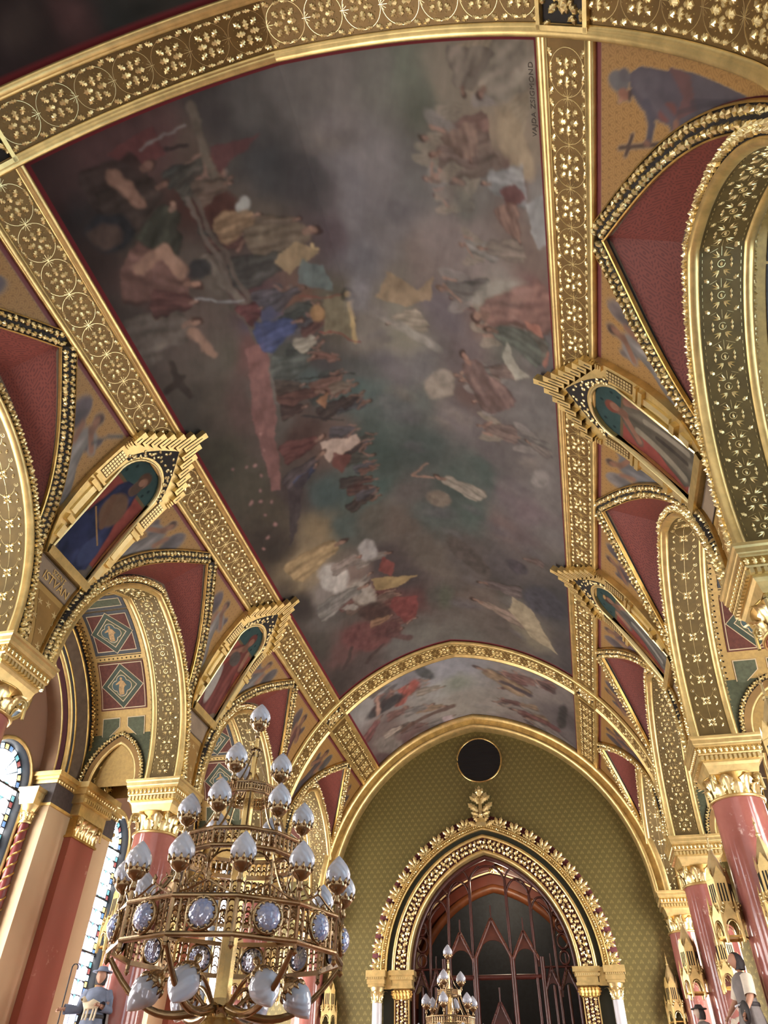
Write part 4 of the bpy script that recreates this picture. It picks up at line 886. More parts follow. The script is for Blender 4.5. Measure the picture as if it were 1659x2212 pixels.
plain('tablet', sr(140, 120, 98), .7, .15, 5); plain('tablet_dark', sr(104, 86, 72), .7); plain('sprig_gold', sr(182, 146, 86), .5, .1, 3, .3); plain('sprig_ground', sr(150, 114, 62), .55, .15, 4, .2)
plain('sprig_light', sr(212, 184, 128), .5, .1); plain('letter_gold', sr(216, 180, 112), .4, .1, 5, .4)
medallion(-1, 1, 'stepped gilded frame around a bearded king in a blue robe on the left', [
    ('p', [(-.37, 1.3), (.37, 1.3), (.37, 1.5), (-.37, 1.5)], (104, 92, 86)), ('f', (.05, 2.85), (-.02, 1.36), .34, (50, 58, 98), dict(hair=(92, 66, 52), skin=(140, 100, 82), lean=-.1)),
    ('e', (.03, 2.2), (.2, 0), (0, .28), (112, 84, 66)), ('e', (-.14, 1.7), (.16, .08), (-.1, .25), (44, 52, 92)), ('e', (.16, 1.62), (.14, 0), (.02, .25), (58, 68, 110)), ('l', (-.1, 2.3), (.06, 1.95), .05, (110, 78, 60)), ('e', (.05, 2.62), (.075, 0), (0, .15), (92, 72, 62)), ('e', (.05, 2.72), (.05, 0), (0, .06), (150, 108, 88)), ('l', (-.2, 2.05), (.2, 1.75), .012, (170, 130, 70))],
    [('SZENT', .085, 1.065, 0.0), ('ISTVÁN', .15, .925, 0.0)])
medallion(1, 1, 'stepped gilded frame around a red haired man in grey robes on the right', [
    ('p', [(-.37, 1.3), (.37, 1.3), (.37, 1.42), (-.37, 1.42)], (178, 172, 168)), ('f', (.02, 2.78), (.0, 1.42), .34, (112, 104, 92), dict(hair=(128, 66, 50), skin=(150, 104, 84), lean=.1, arm=.2)),
    ('e', (.05, 1.75), (.2, .02), (0, .3), (92, 84, 74)), ('l', (-.1, 2.3), (-.2, 1.5), .05, (142, 132, 116)), ('l', (.1, 2.2), (.16, 1.5), .04, (150, 140, 126)), ('l', (.0, 2.0), (.02, 1.5), .03, (70, 62, 56))])
medallion(-1, 2, 'stepped gilded frame around a red hooded king in ermine on the left', [
    ('p', [(-.37, 1.3), (.37, 1.3), (.37, 1.42), (-.37, 1.42)], (120, 100, 84)), ('f', (.06, 2.82), (.0, 1.36), .33, (128, 66, 62), dict(hair=(112, 52, 46), skin=(150, 104, 84), lean=.1, arm=.2)), ('e', (-.14, 1.75), (.12, .04), (-.06, .36), (168, 162, 160)), ('e', (.0, 2.3), (.16, 0), (0, .14), (90, 82, 80))])
medallion(1, 2, 'stepped gilded frame around a crowned figure in grey on the right', [
    ('p', [(-.37, 1.3), (.37, 1.3), (.37, 1.42), (-.37, 1.42)], (150, 142, 134)), ('f', (.0, 2.8), (.0, 1.4), .31, (116, 112, 108), dict(hair=(84, 56, 46), skin=(160, 116, 92), arm=-.2)), ('e', (0, 2.8), (.06, 0), (0, .03), (190, 150, 80)), ('l', (-.05, 2.2), (-.14, 1.5), .04, (150, 146, 142)), ('l', (.1, 2.2), (.14, 1.5), .03, (80, 70, 66))])
# ------------------------------------------------------------------ arcade arches with stamped gold soffits
def motif_knot():
    b = MB()
    for i in range(4):
        lf = leaf2d(.062, .05, 2, .010); a = pi / 4 + i * pi / 2; b.add(rot2(lf[0], a, .012 * -sin(a), .012 * cos(a)), lf[1])
        lf = leaf2d(.03, .022, 1, .008); a = i * pi / 2; b.add(rot2(lf[0], a, .02 * -sin(a), .02 * cos(a)), lf[1])
    for sx in (-1, 1):
        strip2d(b, arcpts(sx * .135, .14, .022, 0, 2 * pi, 15), .006); lf = leaf2d(.032, .024, 1, .008); b.add(rot2(lf[0], 0, sx * .135, .125), lf[1])
        for sy in (-1, 1): lf = leaf2d(.06, .034, 2, .010); b.add(rot2(lf[0], (0 if sy > 0 else pi) + sx * sy * .5, sx * .135, sy * .018), lf[1])
        strip2d(b, arcpts(0, .14, .115, -pi / 2 + sx * .2, -pi / 2 + sx * 1.3, 8), .004, .004); strip2d(b, [(0, .14), (sx * .11, .14)], .004, .004)
    strip2d(b, [(0, -.14), (0, .14)], .005, .005); return b.me('leaf_motif', MAT['gold_leaf'])
def motif_palmette():
    b = MB(); strip2d(b, arcpts(0, -.01, .032, .6, 2 * pi - .0, 14), .008)
    for sx in (-1, 1):
        for i, (a, L) in enumerate(((.45, .07), (.95, .08), (1.45, .07))): lf = leaf2d(L, .02, 1, .008); b.add(rot2(lf[0], -sx * a, sx * .018, .05), lf[1]); b.add(rot2(lf[0], pi + sx * a, sx * .018, -.07), lf[1])
        lf = leaf2d(.06, .05, 2, .010); b.add(rot2(lf[0], -sx * .9, sx * .105, .115), lf[1])
        for q in ((.085, -.01, 0), (.085, -.01, pi)): lf = leaf2d(.05, .03, 1, .008); b.add(rot2(lf[0], q[2], sx * q[0], q[1]), lf[1])
        for y in (-.1, -.04, .02, .08): strip2d(b, [(sx * .165, y), (sx * .165, y + .03)], .006)
        strip2d(b, [(0, .14), (sx * .1, .10)], .004, .004); strip2d(b, [(0, .14), (sx * .1, .18)], .004, .004)
    lf = leaf2d(.045, .03, 2, .010); b.add(rot2(lf[0], 0, 0, -.035), lf[1]); strip2d(b, [(0, .06), (0, .21)], .005, .005)
    return b.me('leaf_motif', MAT['gold_leaf'])
KNOT, PALM = motif_knot(), motif_palmette()
def arcpath(r, c0, yc, z0, x, side, n=40, sgs=(1, -1)):
    th = np.linspace(0, math.acos(c0 / r), n); P = []; N = []
    for sg in (1, -1):
        p = np.stack([np.full(n, side * x), yc + sg * (r * np.cos(th) - c0), z0 + r * np.sin(th)], -1); q = np.stack([0 * th, -sg * np.cos(th), -np.sin(th)], -1)
        P.append(p if sg > 0 else p[::-1]); N.append(q if sg > 0 else q[::-1])
    return np.concatenate(P), np.concatenate(N)
def arcade_arch(side, j, label):
    yc = YK(j) + 2; root = thing('arcade_arch', label, 'arch', (side * (XH + .25), yc, AZ), group='gilded arcade arches')
    X = XH
    arch_x('hall_moulding', [(2.22, X - .01), (2.205, X - .03), (2.18, X - .035), (2.16, X - .01), (2.15, X + .03), (2.152, X + .055), (2.175, X + .07)], AC0, yc, AZ, side, MAT['gold_frame'], root)
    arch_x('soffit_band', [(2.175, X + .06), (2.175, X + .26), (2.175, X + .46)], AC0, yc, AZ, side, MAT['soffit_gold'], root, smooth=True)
    arch_x('aisle_moulding', [(2.175, X + .45), (2.152, X + .465), (2.15, X + .51), (2.17, X + .54), (2.21, X + .55)], AC0, yc, AZ, side, MAT['gold_frame'], root)
    f1 = arch_x('bead_ground', [(2.36, X + .03), (2.335, X - .005), (2.22, X - .005)], AC0, yc, AZ, side, MAT['ground_dark'], root)
    f2 = arch_x('bead_ground', [(2.20, X + .55), (2.32, X + .565)], AC0, yc, AZ, side, MAT['ground_dark'], root)
    for f, x, r in ((f1, X - .01, 2.275), (f2, X + .55, 2.26)):
        P, N = arcpath(r, AC0, yc, AZ, x, side, 50); la = N * 1.0; nr = np.tile([-side * 1.0, 0, 0], (len(P), 1)) * (1 if x < X + .2 else -1)
        if x > X + .2: nr = N * .7 + np.tile([-side * .7, 0, 0], (len(P), 1)); la = np.cross(nr, np.gradient(P, axis=0)); la /= np.linalg.norm(la, axis=1)[:, None] + 1e-9
        o = leafy(P, la, nr, .05, .052, j + 3, .062, (-.35, .35), .03, .3).build('leaf_relief', MAT['gold_leaf'], f); o['kind'] = 'stuff'
    m = KNOT if (j % 2 == (1 if side > 0 else 0)) else PALM; r = 2.175; th = math.acos(AC0 / r); n = int(r * th / .28)
    for sg in (1, -1):
        for i in range(n):
            a = th - (i + .5) * .28 / r; c, q = cos(a), sin(a); nr = np.array([0, -sg * c, -q]); t = np.array([0, -sg * q, c])
            obj('leaf_motif', m, root, frame((side * (X + .26), yc + sg * (r * c - AC0), AZ + r * q), np.cross(t, nr), t, nr))['kind'] = 'stuff'
    return root
for side in (1, -1):
    for j in range(4):
        arcade_arch(side, j, '%s gilded arcade arch with stamped leaves on the %s side' % (_w[j], 'right' if side > 0 else 'left'))

# ------------------------------------------------------------------ columns
def acanthus(h, w, curl, n=10, m=7, lob=.2, rib=.12):
    V = []
    for i in range(n):
        t = i / (n - 1); env = w * .5 * (.62 + .38 * sin(pi * min(1, t * 1.1))) * (1 - .75 * max(0, t - .72) / .28) * (1 + lob * sin(t * pi * 6.5))
        z = h * (t if t < .86 else .86 - .55 * (t - .86)); y = curl * t ** 2.6 + (curl * .55 * max(0, t - .8) / .2)
        for k in range(m):
            u = -1 + 2 * k / (m - 1); V.append((u * env, y - rib * w * (abs(u) - .4) * (1 if t < .9 else .3) + .05 * w * cos(u * pi * 2), z + .06 * h * (abs(u) ** 2) * (1 - t)))
    return np.array(V), gridF(n, m)
ACA = acanthus(.17, .16, .06); ACB = acanthus(.27, .17, .09)
ACA_ME = mesh('acanthus_leaf', ACA[0], ACA[1], MAT['gold_leaf'], smooth=True); ACB_ME = mesh('acanthus_leaf', ACB[0], ACB[1], MAT['gold_leaf'], smooth=True)
def volute_me(r=.06):
    b = MB(); p = [(0, (r * (1 - t * .85)) * cos(t * 4.2 * pi), (r * (1 - t * .85)) * sin(t * 4.2 * pi)) for t in np.linspace(0, 1, 34)]
    b.tube(p, np.linspace(.019, .010, 34), 6); b.tube([(0, r * .95 + .002 * i, -i * .03) for i in range(6)], .016, 6)
    for sx in (-1, 1):
        lf = leaf2d(.09, .05, 2, .014); b.xf(lf[0], lf[1], Matrix.Translation((sx * .015, .03, -.05)) @ Matrix.Rotation(pi / 2, 4, 'Z') @ Matrix.Rotation(pi / 2, 4, 'X'))
    return b.me('volute', MAT['gold_leaf'], True)
VOL = volute_me()
SQ = dict(n=4, sq=True, phase=pi / 4)
def entablature(root, hw=.43, z0=5.06, z1=5.50, mat='gold_cornice'):
    k = (z1 - z0) / .44; Z = lambda z: z0 + (z - 5.06) * k; d = hw - .43
    b = MB(); b.lathe([(.0, Z(5.06)), (.29 + d, Z(5.06)), (.30 + d, Z(5.10)), (.315 + d, Z(5.16)), (.335 + d, Z(5.19)), (.335 + d, Z(5.21)), (.35 + d, Z(5.21)), (.35 + d, Z(5.27)), (.365 + d, Z(5.275)), (.375 + d, Z(5.29)), (.385 + d, Z(5.37)), (.40 + d, Z(5.38)), (.402 + d, Z(5.40)), (.41 + d, Z(5.41)), (.412 + d, Z(5.455)), (.428 + d, Z(5.47)), (.43 + d, Z(5.50)), (.0, Z(5.50))], **SQ)
    e = b.build('entablature', MAT[mat], root)
    b = MB(); n = 13; w = .36 + d
    for s in range(4):
        R = Matrix.Rotation(s * pi / 2, 4, 'Z')
        for i in range(n):
            x = -w + 2 * w * (i + .5) / n; q = MB(); q.box(x - .016, x + .016, -w - .018, -w + .02, Z(5.215), Z(5.265)); b.xf(q.V[0], q.F, R)
    b.build('dentils', MAT['gold_leaf'], e)['kind'] = 'stuff'
    b = MB(); n = 12; w = .385 + d
    for s in range(4):
        R = Matrix.Rotation(s * pi / 2, 4, 'Z')
        for i in range(n):
            x = -w + 2 * w * (i + .5) / n; lf = leaf2d(.075, .052, 2, .014); M = R @ Matrix.Translation((x, -w + .004, Z(5.292))) @ Matrix.Rotation(pi / 2, 4, 'X'); b.xf(lf[0], lf[1], M)
    b.build('egg_leaves', MAT['gold_leaf'], e)['kind'] = 'stuff'
    b = MB(); b.lathe([(.38 + d, Z(5.292)), (.388 + d, Z(5.37))], **SQ); b.build('leaf_ground', MAT['gold_deep'], e)
    return e
def capital(root, r=.30, z0=4.80, full=True):
    b = MB(); b.lathe([(r * .95, z0), (r * .93, z0 + .1), (r * 1.0, z0 + .2), (r * 1.12, z0 + .26), (r * 1.16, z0 + .27), (0, z0 + .27)], 24); b.build('bell', MAT['gold_deep'], root, smooth=True)
    for i in range(8):
        a = i * pi / 4; obj('acanthus_leaf', ACA_ME, root, Matrix.Rotation(a - pi / 2, 4, 'Z') @ Matrix.Translation((0, r * .95, z0 + .005)))
        a += pi / 8; obj('acanthus_leaf', ACB_ME, root, Matrix.Rotation(a - pi / 2, 4, 'Z') @ Matrix.Translation((0, r * .93, z0 + .005)))
    for i in range(4): obj('volute', VOL, root, Matrix.Rotation(i * pi / 2 + pi / 4 - pi / 2, 4, 'Z') @ Matrix.Translation((0, r * 1.15, z0 + .205)))
    b = MB(); b.tube([((r + .012) * cos(a), (r + .012) * sin(a), z0 - .005) for a in np.linspace(0, 2 * pi, 33)], .02, 8); b.build('necking_ring', MAT['gold_frame'], root, smooth=True)
XC = 3.93
def column_proto():
    root = thing('column', 'x', 'column', (0, 0, 0), 'pink marble columns with gilded capitals')
    b = MB(); b.lathe([(.30, .45), (.315, 1.5), (.315, 3.2), (.30, 4.79)], 40); b.build('shaft', MAT['pink_marble'], root, smooth=True)
    capital(root); entablature(root)
    b = MB(); b.lathe([(.0, 0), (.46, 0), (.46, .2), (.42, .22), (.42, .3), (.36, .34), (.40, .38), (.33, .45), (0, .45)], 24); b.build('base', MAT['gold_cornice'], root, smooth=False)
    b = MB(); b.lathe([(.32, 1.78), (.36, 1.82), (.40, 1.92), (.62, 1.98), (.64, 2.02), (.64, 2.06), (.3, 2.06)], 8); b.build('statue_bracket', MAT['gold_cornice'], root)
    return root
col0 = column_proto(); first = True
for side in (1, -1):
    for k in range(0, 5):
        y = YK(k) if k < 4 else WALL - .12
        c = col0 if first else copy_tree(col0); first = False
        place(c, (side * XC, y, 0)); sn = 'right' if side > 0 else 'left'
        c['label'] = {0: 'pink marble column nearest the camera on the %s, mostly out of view', 1: 'near pink marble column with large gilded capital at the %s edge', 2: 'second pink marble column with gilded capital on the %s', 3: 'third pink marble column with gilded capital on the %s', 4: 'pink marble half column against the green wall on the %s'}[k] % sn

# ------------------------------------------------------------------ aisles: coffered vaults, piers, windows
pl = plate
def aisle_bay(side, j, detail=True):
    yc = YK(j) + 2; sn = 'right' if side > 0 else 'left'
    root = thing('ceiling_aisle', '%s coffered aisle vault with painted panels on the %s side' % (_w[j], sn), 'ceiling', (side * 4.65, yc, AZ + 1.5), kind='structure')
    RA = 2.31; th1 = math.acos(AC0 / RA); SB = RA * th1
    arch_x('vault_ground', [(RA, 4.11), (RA, 5.2)], AC0, yc, AZ, side, MAT['strip_gold'], root, smooth=True)
    for sg in (1, -1):
        def mp(b, a, d):
            b, a, d = np.broadcast_arrays(b, a, d); t = a / RA; r = RA - d
            return np.stack([side * b, yc + sg * (r * np.cos(t) - AC0), AZ + r * np.sin(t)], -1)
        X0, X1 = 4.26, 5.04
        def rect(x0, x1, a0, a1): return [(x0, a0), (x1, a0), (x1, a1), (x0, a1)]
        for ci, (ac, hh) in enumerate(((37.6, .375), (59.2, .375), (72.4, .13))):
            a0 = math.radians(ac) * RA; lo, hi = a0 - hh, min(a0 + hh, SB - .01); cx = (X0 + X1) / 2
            cf = pl('coffer', [rect(X0, X1, lo, hi)], .0, .008, mp, MAT['slate_dark' if ci else 'coffer_red'], root)
            ln = MB(); i1, i2 = (.055, .068) if ci else (.02, .033)
            pl('panel_line', [rect(X0 + i1, X1 - i1, lo + i1, hi - i1)], .008, .012, mp, MAT['cream_line'], cf)
            pl('red_field', [rect(X0 + i2, X1 - i2, lo + i2, hi - i2)], .010, .015, mp, MAT['coffer_red' if ci < 2 else 'coffer_green'], cf)
            if ci == 2: continue
            dia = lambda r: [(cx, a0 - r), (cx + r, a0), (cx, a0 + r), (cx - r, a0)]
            for r, m, d in ((.36, 'cream_line', .018), (.345, 'green_dark', .022), (.255, 'cream_line', .026), (.238, 'coffer_green', .030)): pl('diamond', [dia(r)], .008, d, mp, MAT[m], cf, cut=.15)
            def quat(r, o): return [(cx + (o + 0 * r) * cos(q) * 1.0 + r * cos(p), a0 + o * sin(q) + r * sin(p)) for q in (0, pi / 2, pi, 3 * pi / 2) for p in np.linspace(q - 1.5, q + 1.5, 9)]
            pl('quatrefoil_line', [quat(.088, .082)], .03, .036, mp, MAT['cream_line'], cf, cut=.2); pl('quatrefoil', [quat(.077, .082)], .03, .041, mp, MAT['teal_panel'], cf, cut=.2)
            body = [(cx - .035, a0 - .14), (cx + .045, a0 - .14), (cx + .05, a0 - .04), (cx + .035, a0 + .03), (cx + .1, a0 + .015), (cx + .095, a0 + .035), (cx + .03, a0 + .075), (cx + .012, a0 + .085), (cx + .022, a0 + .115), (cx + .0, a0 + .14), (cx - .022, a0 + .115), (cx - .012, a0 + .085), (cx - .04, a0 + .07), (cx - .085, a0 + .0), (cx - .06, a0 - .005), (cx - .04, a0 - .03)]
            pl('painted_figure', [body], .04, .045, mp, MAT['figure_gold'], cf, cut=.1)
            if not detail: continue
            # flowered border above each coffer
            fb = MB()
            for q in np.arange(X0 + .04, X1, .075):
                for w in range(4): lf = leaf2d(.018, .012, 1, .003); V = rot2(lf[0], w * pi / 2 + .4, q, hi + .055); fb.add(mp(V[:, 0], V[:, 1], .004 + V[:, 2]), lf[1])
            fb.build('border_flowers', MAT['ground_dark'], cf)['kind'] = 'stuff'
            pl('border_line', [rect(X0, X1, hi + .008, hi + .018)], .0, .006, mp, MAT['ground_dark'], cf); pl('border_line', [rect(X0, X1, hi + .092, hi + .102)], .0, .006, mp, MAT['ground_dark'], cf)
        # split green panels above the small transverse arch
        a = math.radians(22.5) * RA
        for sx in (-1, 1):
            x0, x1 = sorted((4.65 + sx * .06, 4.65 + sx * .36)); P = [(x0, a + .12), (x1, a + .12), (x1, a - (.28 if sx > 0 else .02)), (x0, a - (.02 if sx > 0 else .28))]
            pl('split_panel', [P], .0, .01, mp, MAT['cream_line'], root); c = np.mean(P, 0); pl('split_panel_field', [[(c[0] + (x - c[0]) * .9, c[1] + (y - c[1]) * .9) for x, y in P]], .0, .015, mp, MAT['coffer_green'], root)
        if detail:
            for xx in (4.185, 5.11):
                fb = MB()
                for q in np.arange(.5, SB - .05, .075):
                    for w in range(4): lf = leaf2d(.018, .012, 1, .003); V = rot2(lf[0], w * pi / 2 + .4, xx, q); fb.add(mp(V[:, 0], V[:, 1], .004 + V[:, 2]), lf[1])
                fb.build('border_flowers', MAT['ground_dark'], root)['kind'] = 'stuff'
    # stepped arch rings in front of the window recess
    wr = thing('wall_%s_bay' % sn, '%s window bay with stepped dark mouldings on the %s side' % (_w[j], sn), 'wall', (side * 5.3, yc, 0), kind='structure')
    for nm, prof, mt in (('leaf_ring', [(2.32, 5.16), (2.22, 5.2)], 'ground_dark'), ('line_ring', [(2.22, 5.19), (2.20, 5.18), (2.18, 5.2)], 'gold_deep'), ('brown_ring', [(2.18, 5.2), (1.99, 5.27)], 'brown_band'), ('bead_ring', [(1.99, 5.26), (1.97, 5.24), (1.95, 5.26)], 'gold_deep'), ('dark_ring', [(1.95, 5.26), (1.88, 5.28)], 'slate_dark'),
                         ('gold_roll', [(1.88, 5.28), (1.87, 5.24), (1.845, 5.225), (1.82, 5.24), (1.81, 5.28)], 'gold_frame'), ('wine_ring', [(1.81, 5.29), (1.74, 5.33)], 'wine_dark'), ('gold_line', [(1.74, 5.33), (1.73, 5.31), (1.715, 5.33)], 'gold_frame'), ('reveal', [(1.715, 5.33), (1.71, 5.57)], 'wall_brown')):
        arch_x(nm, prof, AC0, yc, AZ, side, MAT[mt], wr)
    P, N = arcpath(2.27, AC0, yc, AZ, 5.165, side, 40); nr = np.tile([-side * 1.0, 0, 0], (len(P), 1)); leafy(P, N, nr, .045, .06, 5, .06, (-.35, .35), .02, .3).build('leaf_relief', MAT['gold_deep'], wr)['kind'] = 'stuff'
    # tympanum wall with two lancets and a roundel
    mpw = lambda b, a, d: np.stack([side * (5.56 - d) + 0 * b, yc + b, a + 0 * b], -1)
    th = math.acos(AC0 / 1.76); top = [(1.76 * cos(t) - AC0, AZ + 1.76 * sin(t)) for t in np.linspace(0, th, 14)]
    outl = [(-1.21, .9), (1.21, .9)] + top + [(-x, y) for x, y in reversed(top[:-1])]
    lan = lambda c, hw, z0=1.2, zs=5.24: [(c - hw, z0), (c + hw, z0)] + [(c + hw * cos(t), zs + hw * sin(t)) for t in np.linspace(0, pi, 15)]
    rnd = lambda r, n=24: [(r * cos(t), 6.33 + r * sin(t)) for t in np.linspace(0, 2 * pi, n + 1)[:-1]]
    tw = pl('tympanum', [outl, lan(.54, .49), lan(-.54, .49), rnd(.44)], -.04, 0, mpw, MAT['tympanum'], wr, cut=0)
    for nmb, (lp, ci) in enumerate(((lan(.54, .49), .54), (lan(-.54, .49), -.54), (rnd(.44), 0))):
        far = 'far' if nmb == 0 else 'near'
        lb = ('%s arched stained glass window in the %s %s bay' % (far, _w[j], sn)) if nmb < 2 else '%s round stained glass window high in the %s bay' % (_w[j], sn)
        wroot = thing('window_%d' % (WIN[0] + 1), lb, 'window', (side * 5.75, yc + ci, 1.2 if nmb < 2 else 5.9), kind='structure'); WIN[0] += 1
        q = np.array(lp + lp[:1]); c = np.array([ci, 5.24 if nmb < 2 else 6.33]); dq = q - c; r = np.hypot(dq[:, 0], np.maximum(dq[:, 1], 0) if nmb < 2 else dq[:, 1])[:, None] + 1e-9
        nx = np.where((dq[:, 1:] > 0) | (nmb == 2), dq / r, np.stack([np.sign(dq[:, 0]), 0 * dq[:, 0]], -1))
        ring = lambda k, d: mpw(q[:, 0] + nx[:, 0] * k, q[:, 1] + nx[:, 1] * k, d)
        grid('gold_rim', np.stack([ring(.06, .0), ring(.055, .03), ring(.03, .035), ring(.005, .02), ring(0, .0)], 1), MAT['gold_cornice'], wroot, smooth=False)
        grid('dark_reveal', np.stack([ring(.0, .012), ring(-.02, -.02), ring(-.035, -.13)], 1), MAT['navy'], wroot)
        glass(wroot, side, yc, ci, nmb, mpw, detail and not (j == 3), 'pane_sky' if (side > 0 and j == 0) else 'pane_white')
    for sg in (1, -1):                       # twisted colonnettes at the jambs
        cr = thing('colonnette', 'dark red twisted colonnette at the %s jamb of the %s %s window bay' % ('far' if sg > 0 else 'near', _w[j], sn), 'colonnette', (side * 5.44, yc + sg * 1.09, 0), 'twisted window colonnettes'); M = WM[cr.name]
        b = MB(); b.lathe([(.062, 1.0), (.062, 4.78)], 14); b.build('shaft', MAT['twist_red'], cr, M, smooth=True)
        b = MB()
        for ph in (0, pi): b.tube([(.064 * cos(ph + z * 22), .064 * sin(ph + z * 22), z) for z in np.linspace(1.0, 4.78, 260)], .012, 4)
        b.build('spiral_fillet', MAT['gold_deep'], cr, M)
        b = MB(); b.lathe([(.08, 4.78), (.09, 4.8), (.075, 4.82), (.08, 4.92), (.12, 5.0), (.13, 5.02)], 12)
        for i in range(6): b.xf(ACA[0] * .75, ACA[1], Matrix.Rotation(i * pi / 3, 4, 'Z') @ Matrix.Translation((0, .07, 4.82)))
        b.build('capital', MAT['gold_cornice'], cr, M, smooth=True)
        b = MB(); b.lathe([(0, 5.02), (.11, 5.02), (.12, 5.07), (.13, 5.1), (.14, 5.18), (.16, 5.2), (.16, 5.24), (0, 5.24)], **SQ); b.build('abacus', MAT['gold_cornice'], cr, M)
    return root
WIN = [0]
PW = {}
def pane_me(kind, V, F, mat):
    if kind not in PW: PW[kind] = mesh('pane', V, F, MAT[mat])
    return PW[kind]
def glass(root, side, yc, ci, nmb, mpw, detail, sheet='pane_white'):
    D = -.10
    def quad(name, P, mat, par=root, key=None):
        P = np.array(P, float); return mk(name, mpw(P[:, 0], P[:, 1], D), [list(range(len(P)))], MAT[mat], par)
    r = random.Random(int(yc * 10) + nmb); hw = .455
    if nmb == 2:
        quad('pane', [(.10 * cos(t), 6.33 + .10 * sin(t)) for t in np.linspace(0, 2 * pi, 13)[:-1]], 'pane_sky')
        for i in range(8):
            a0, a1 = i * pi / 4, (i + 1) * pi / 4; ts = np.linspace(a0 + .03, a1 - .03, 5)
            quad('pane', [(.12 * cos(t), 6.33 + .12 * sin(t)) for t in ts] + [(.28 * cos(t), 6.33 + .28 * sin(t)) for t in ts[::-1]], ('pane_sky', 'pane_white', 'pane_teal', 'pane_white')[i % 4])
            quad('pane', [(.30 * cos(t), 6.33 + .30 * sin(t)) for t in ts] + [(.41 * cos(t), 6.33 + .41 * sin(t)) for t in ts[::-1]], ('pane_white', 'pane_sky')[i % 2])
        quad('leading', [(.43 * cos(t), 6.33 + .43 * sin(t)) for t in np.linspace(0, 2 * pi, 25)[:-1]], 'lead').location.x += side * .02
        return
    if not detail:
        zt = lambda t: 5.24 + hw * sin(t)
        quad('pane', [(ci - hw, 1.22), (ci + hw, 1.22)] + [(ci + hw * cos(t), zt(t)) for t in np.linspace(0, pi, 13)], sheet); return
    lo = 1.25
    bk = quad('leading', [(ci - hw, 1.2), (ci + hw, 1.2)] + [(ci + hw * cos(t), 5.24 + hw * sin(t)) for t in np.linspace(0, pi, 17)], 'lead'); bk.location.x += side * .015
    # field panes: shared mesh, four columns, then the coloured border squares
    iw = hw - .085; n = 4; w = 2 * iw / n; h = .19
    z = 2.2
    quad('pane', [(ci - iw, lo), (ci + iw, lo), (ci + iw, 2.19), (ci - iw, 2.19)], 'pane_white')
    base = np.array([(.006, .006), (w - .006, .006), (w - .006, h - .03), (w / 2, h - .006), (.006, h - .03)]); bl = np.array([(w * .3, 0), (w * .7, 0), (w / 2, -.07)])
    cm = ('pane_white', 'pane_white', 'pane_white', 'pane_sky', 'pane_lilac', 'pane_white', 'pane_white')
    while z < 5.06:
        for c in range(n):
            x = ci - iw + c * w
            kd = r.choice(cm); key = 'f' + kd + str(side)
            if key not in PW: PW[key] = mesh('pane', [(0, a, b_) for a, b_ in base], [list(range(5))], MAT[kd])
            obj('pane', PW[key], root, Matrix.Translation((side * (5.56 - D), yc + x, z)))
            if c: 
                key = 'tip' + str(side)
                if key not in PW: PW[key] = mesh('tip_pane', [(-side * .004, a - w / 2, b_) for a, b_ in bl], [[0, 1, 2]], MAT['pane_teal'])
                obj('tip_pane', PW[key], root, Matrix.Translation((side * (5.56 - D), yc + x, z + h)))
        z += h
    rh = iw - .004
    for i in range(6):
        ts = np.linspace(i * pi / 6 + .03, (i + 1) * pi / 6 - .03, 5)
        quad('pane', [(ci + .16 * cos(t), 5.245 + .16 * sin(t)) for t in ts] + [(ci + rh * cos(t), 5.245 + rh * sin(t)) for t in ts[::-1]], ('pane_white', 'pane_sky', 'pane_white')[i % 3])
    quad('pane', [(ci + .15 * cos(t), 5.245 + .15 * sin(t)) for t in np.linspace(0, pi, 11)], 'pane_white')
    quad('pane', [(ci - iw, z + .004), (ci + iw, z + .004), (ci + iw, 5.238), (ci - iw, 5.238)], 'pane_white')
    q = .075; sqv = [(0, -q / 2 + .006, -q / 2 + .004), (0, q / 2 - .006, -q / 2 + .004), (0, q / 2 - .006, q / 2 - .004), (0, -q / 2 + .006, q / 2 - .004)]
    bc = ('pane_blue', 'pane_gold', 'pane_sky', 'pane_red', 'pane_teal', 'pane_white')
    spots = [(ci + s * (hw - .04), zz, 0) for s in (-1, 1) for zz in np.arange(2.2, 5.24, .085)] + [(ci + (hw - .04) * cos(t), 5.24 + (hw - .04) * sin(t), t - pi / 2 * 0) for t in np.linspace(.1, pi - .1, 14)]
    for i, (y, zz, t) in enumerate(spots):
        kd = bc[i % 6]; key = 's' + kd
        if key not in PW: PW[key] = mesh('border_pane', sqv, [[0, 1, 2, 3]], MAT[kd])
        obj('border_pane', PW[key], root, Matrix.Translation((side * (5.56 - D), yc + y, zz)) @ Matrix.Rotation(t, 4, 'X'))
    for zz in (2.2, 2.95, 3.7, 4.45, 5.2):
        b = MB(); b.box(side * 5.645 - .012, side * 5.645 + .012, yc + ci - hw, yc + ci + hw, zz - .012, zz + .012); b.build('saddle_bar', MAT['lead'], root)
def scroll_me():
    b = MB(); r = random.Random(9)
    for sx in (-1, 1):
        b.tube([(sx * (.03 + .05 * (1 - t * .8)) + sx * .05 * cos(t * 9), .05 * sin(t * 9) * (1 - t * .6), .006) for t in np.linspace(0, 1, 22)], np.linspace(.012, .008, 22), 5)
        for a in (.3, 1.2, 2.2): lf = leaf2d(.07, .035, 2, .014); b.add(rot2(lf[0], sx * a, sx * .06, .0), lf[1])
    lf = leaf2d(.10, .045, 3, .016); b.add(rot2(lf[0], 0, 0, -.05), lf[1]); return b.me('scroll_motif', MAT['gold_leaf'])
SCR = scroll_me()
